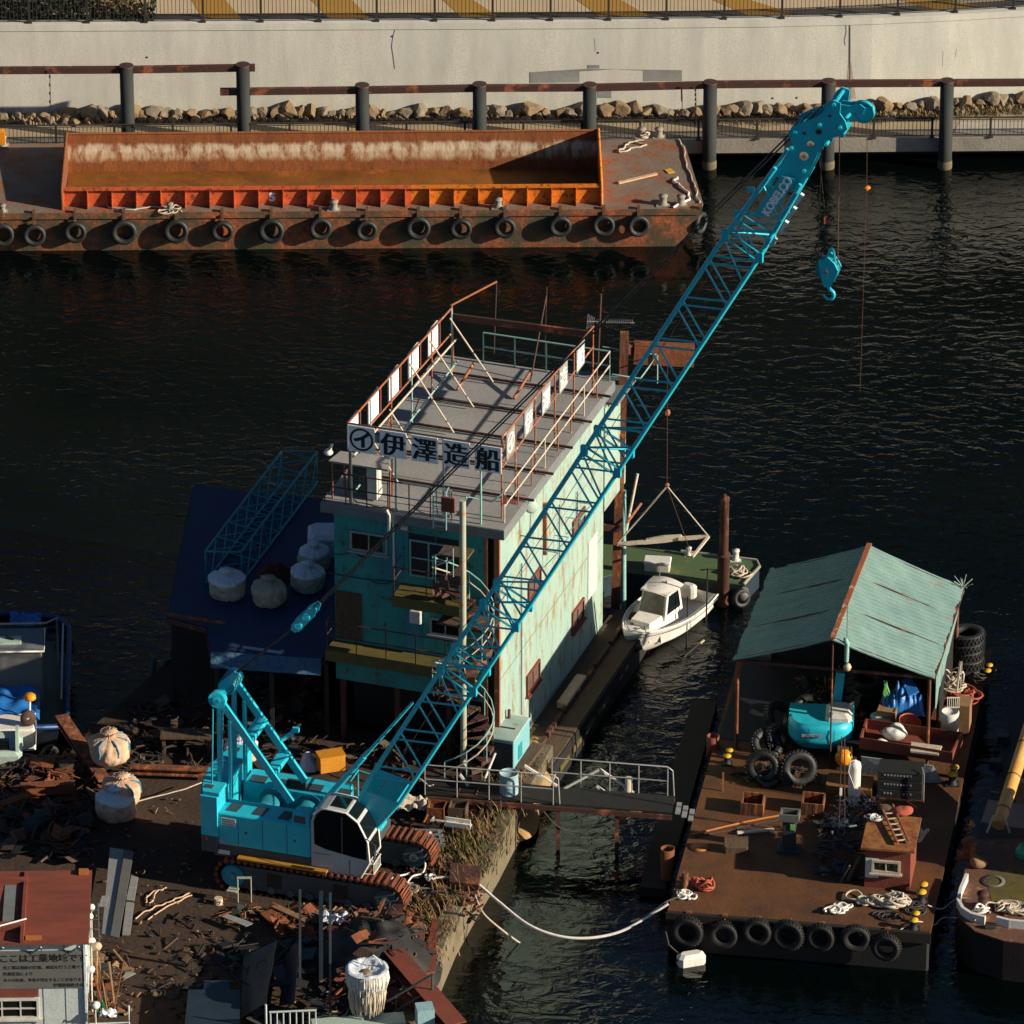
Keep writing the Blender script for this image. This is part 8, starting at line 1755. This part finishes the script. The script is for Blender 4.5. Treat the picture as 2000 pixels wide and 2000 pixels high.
for (x, y) in ((.9, -.3), (1.0, .25), (1.15, 0)): mb = MB(); mb.lathe([(.07, 0), (.06, .03), (0, .035)], 12, (x+.35, y, .97)); mb.build('deck_fitting', M['slab'], bt)
# sling frame over the boat
yb2 = W(1300, 1230, 0).y
sg = thing('lifting_frame', 'rust cream spreader frame hanging on slings above the white motorboat', 'lifting frame', HY(1303, 950, yb2))
def sg_(px, py, dy=0): return HY(px, py, yb2+dy)-V(sg.location)
ap = sg_(1303, 950); c1, c2, c3, c4 = sg_(1205, 1063, -.3), sg_(1384, 1048, -.3), sg_(1240, 1028, .9), sg_(1352, 1088, -1.6)
mb = MB(); mb.bar(c1, sg_(1265, 1058, -.3), .12, .1); mb.prism([sg_(1255, 1064, -.3), sg_(1262, 1054, -.3), sg_(1295, 1048, -.3), sg_(1330, 1046, -.3), sg_(1336, 1054, -.3), sg_(1300, 1060, -.3)], (0, .1, 0)); mb.bar(sg_(1325, 1052, -.3), c2, .12, .1); mb.build('spreader_beam', M['rwht'], sg)
mb = MB(); mb.bar(c2, c4, .08, .07); mb.build('side_arm', M['rwht'], sg); mb = MB(); mb.bar(c1, c4, .025, .025); mb.build('side_arm', M['beam'], sg)
for c_, r_ in ((c1, .028), (c2, .022), (c4, .012), (c3, .012)): mb = MB(); mb.tube([ap, c_], r_, 5); mb.build('sling', M['rwht'] if r_ > .02 else M['beam'], sg)
for (x, y0_, y1_) in ((1340, 1165, 1275), (1379, 1110, 1225)): mb = MB(); mb.tube([sg_(x+3, y0_, -1.0), sg_(x, y1_, -1.0)], .028, 5); mb.build('boat_strap', M['wire'], sg)
mb = MB(); mb.tube([ap, HY(1304, 705, yb2)-V(sg.location)], .014, 4); mb.build('hoist_line', M['wirer'], sg); mb = MB(); mb.lathe([(0, .08), (.06, .05), (.08, 0), (.06, -.05), (0, -.08)], 12, ap+V((0, 0, .05))); mb.build('hook_ball', M['rrust'], sg)
mb = MB(); mb.lathe([(0, .12), (.07, .08), (.09, 0), (.07, -.08), (0, -.12)], 12, HY(1304, 806, yb2)-V(sg.location)); mb.build('line_weight', M['rrust'], sg)
mb = MB(); mb.bar(W(1336, 1285, .3), W(1375, 1250, .6), .05, .05); tag(mb.build('boat_hook', M['rope']), 'thin boat hook pole pointing at the motorboat stern', 'pole')
# ================================================================= RIGHT BOAT (bow with white rim) and dark hull
rb_ = thing('rusty_workboat', 'rusty decked workboat with a white bow rim cut by the right picture edge', 'boat', W(1960, 1790, 0), -7)
RFm = Fr(W(1960, 1790, 0), -7)
dz_ = 1.35
dq = [(1905, 1640), (1884, 1702), (1868, 1765), (1870, 1790), (1905, 1820), (1960, 1838), (2060, 1850), (2300, 1860), (2330, 1640)]
P_ = [RFm.l(W(x, y, dz_)) for x, y in dq]
mb = MB(); mb.prism([p-V((0, 0, 1.9)) for p in P_], (0, 0, 1.88)); mb.build('hull', M['hulld'], rb_)
mb = MB(); mb.prism([p-V((0, 0, .02)) for p in P_], (0, 0, .04)); mb.build('deck', M['rdeck'], rb_)
rim = [(1880, 1728), (1870, 1765), (1878, 1785), (1895, 1797), (1925, 1806)]; R_ = [RFm.l(W(x, y, dz_)) for x, y in rim]
def bow_rim(pts, nm):
    mb = MB(); P4 = [RFm.l(W(x, y, dz_)) for x, y in pts]
    for a, b in zip(P4, P4[1:]): mb.bar(a+V((0, 0, .14)), b+V((0, 0, .14)), .1, .3)
    mb.build(nm, M['rimw'], rb_)
bow_rim([(1888, 1722), (1876, 1750), (1871, 1772), (1880, 1788), (1897, 1799), (1924, 1806)], 'bow_rim'); bow_rim([(1946, 1806), (1970, 1812), (2010, 1816), (2060, 1818)], 'bow_rim')
mb = MB(); a_, b_ = RFm.l(W(1924, 1812, dz_)), RFm.l(W(1944, 1812, dz_)); mb.tube([a_+V((0, -.05, .05)), b_+V((0, -.05, .05))], .1, 8); mb.build('bow_roller', M['black'], rb_)
kbx = [(1925, 1690), (1955, 1672), (2080, 1672), (2080, 1750), (1940, 1752)]
mb = MB(); mb.prism([RFm.l(W(x, y+22, dz_))+V((0, 0, .022)) for x, y in kbx], (0, 0, .006)); mb.build('deck_paint', M['yel'], rb_)
def rfb(px, py, r, h, nm, m_, lab): p = W(px, py, dz_+.02); return bollard(nm, p, r, h, m_, lab, 'bollards on the rusty workboat')
rfb(1893, 1672, .2, .55, 'bollard', M['pile'], 'stout rusty bollard at the left deck edge of the workboat'); rfb(1919, 1772, .15, .5, 'bollard', M['beam'], 'dark rusty bollard with a rope just behind the white bow rim')
sack2(1910, 1695, dz_, 34, 20, M['woodl'], 'crumpled brown bundle beside the stout rusty bollard', 9, 'bundle')
ropeheap(1920, 1782, dz_+.05, .3, .03, M['ropew'], 'white rope wrapped at the dark bollard behind the bow rim', 61, loops=5, zs=.3); ropeheap(1975, 1775, dz_+.03, .6, .03, M['rope'], 'tan rope heap on the workboat deck at the right edge', 62, loops=10, zs=.15)
mb = MB(); c_ = W(1998, 1665, dz_+.2); mb.grid(lambda u, v: c_+V((math.cos(6.283*u)*math.sin(3.14*v)*.22, math.sin(6.283*u)*math.sin(3.14*v)*.2, math.cos(3.14*v)*.3))*(1+.2*noise.noise(V((u*7, v*6, 2)))), 18, 12); tag(mb.build('green_bundle', M['rteal']), 'bright green bundle at the right edge of the workboat deck', 'bundle').data.materials[0] = mat('bright_green_plastic', (.02, .28, .16), ns=3, rough=.4)
mb = MB(); mb.lathe([(.25, .02), (.35, 0), (.36, .03), (.25, .03)], 20, W(1940, 1722, dz_+.02)); tag(mb.build('grey_disc', M['sboard']), 'flat grey disc lying on the workboat deck', 'disc')
# dark hull behind with the orange pole
nh = thing('navy_barge', 'dark navy barge hull moored behind the rusty workboat at the right edge', 'barge', W(1990, 1600, 0), -9)
NF = Fr(W(1990, 1600, 0), -9); q4 = [(1905, 1640), (1935, 1545), (1975, 1380), (2020, 1260), (2400, 1260), (2400, 1640)]
P_ = [NF.l(W(x, y, 1.0)) for x, y in q4]; mb = MB(); mb.prism([p-V((0, 0, 1.6)) for p in P_], (0, 0, 1.6)); mb.build('hull', M['navy'], nh)
mb = MB(); mb.box(*sorted([NF.l(W(1940, 1625, 1)).x+.5, 4]), -.8, -.5, 1.0, 1.75); mb.build('coaming', M['hulld'], nh)
_a, _b = NF.l(W(2035, 1560, 1.0)), NF.l(W(2035, 1300, 1.0)); mb = MB(); mb.bbox(_a.x, _a.x+4, _a.y, _b.y, 1.0, 2.4, .05); mb.build('shade_block', M['hulld'], nh)  # unseen low block, added to throw shade on the work barge
_a, _b = NF.l(W(2090, 1745, 1.0)), NF.l(W(2090, 1650, 1.0)); mb = MB(); mb.bbox(_a.x, _a.x+3.5, _a.y, _b.y, .5, 4.2, .05); shade_house = mb.build('wheelhouse', M['whited'], nh)  # unseen house added out of frame as a shade caster for the barge deck
mb = MB(); mb.bbox(_a.x-.2, _a.x+3.7, _a.y-.25, _b.y+.2, 4.2, 4.32, .04); mb.build('roof', M['greyp'], shade_house)
for k in range(4): mb = MB(); mb.box(_a.x+.25+k*.82, _a.x+.85+k*.82, _a.y-.03, _a.y-.005, 2.9, 3.7); mb.build('window', M['glass'], shade_house)
for k in range(2): mb = MB(); mb.box(_a.x-.03, _a.x-.005, _a.y+.4+k*1.2, _a.y+1.2+k*1.2, 2.9, 3.7); mb.build('window', M['glass'], shade_house)
for (x, y) in ((1960, 1450), (1945, 1500)): p = NF.l(W(x, y, 1.0)); mb = MB(); mb.bbox(p.x-.2, p.x+.2, p.y-.15, p.y+.15, 1.0, 1.3, .03); mb.build('deck_box', M['navs'], nh)
op = thing('orange_pole', 'long cream and orange pole slanting up at the right edge', 'pole', W(1950, 1612, 1.6))
e_ = W(2030, 1360, 3.4)-W(1950, 1612, 1.6)
mb = MB(); mb.tube([(0, 0, 0), tuple(e_*1.3)], .21, 16); mb.build('pole_tube', M['polem'], op)
for k in range(4): c_ = e_*(.12+.25*k); n_ = e_.normalized(); mb = MB(); mb.tube([c_-n_*.02, c_+n_*.02], .222, 16); mb.build('band', M['pile'], op)
for s_ in (-1, 1): mb = MB(); mb.tube([(s_*.35, -.1, -.2), (s_*.15, 0, .35)], .035, 6); mb.build('pole_stay', M['rwht'], op)
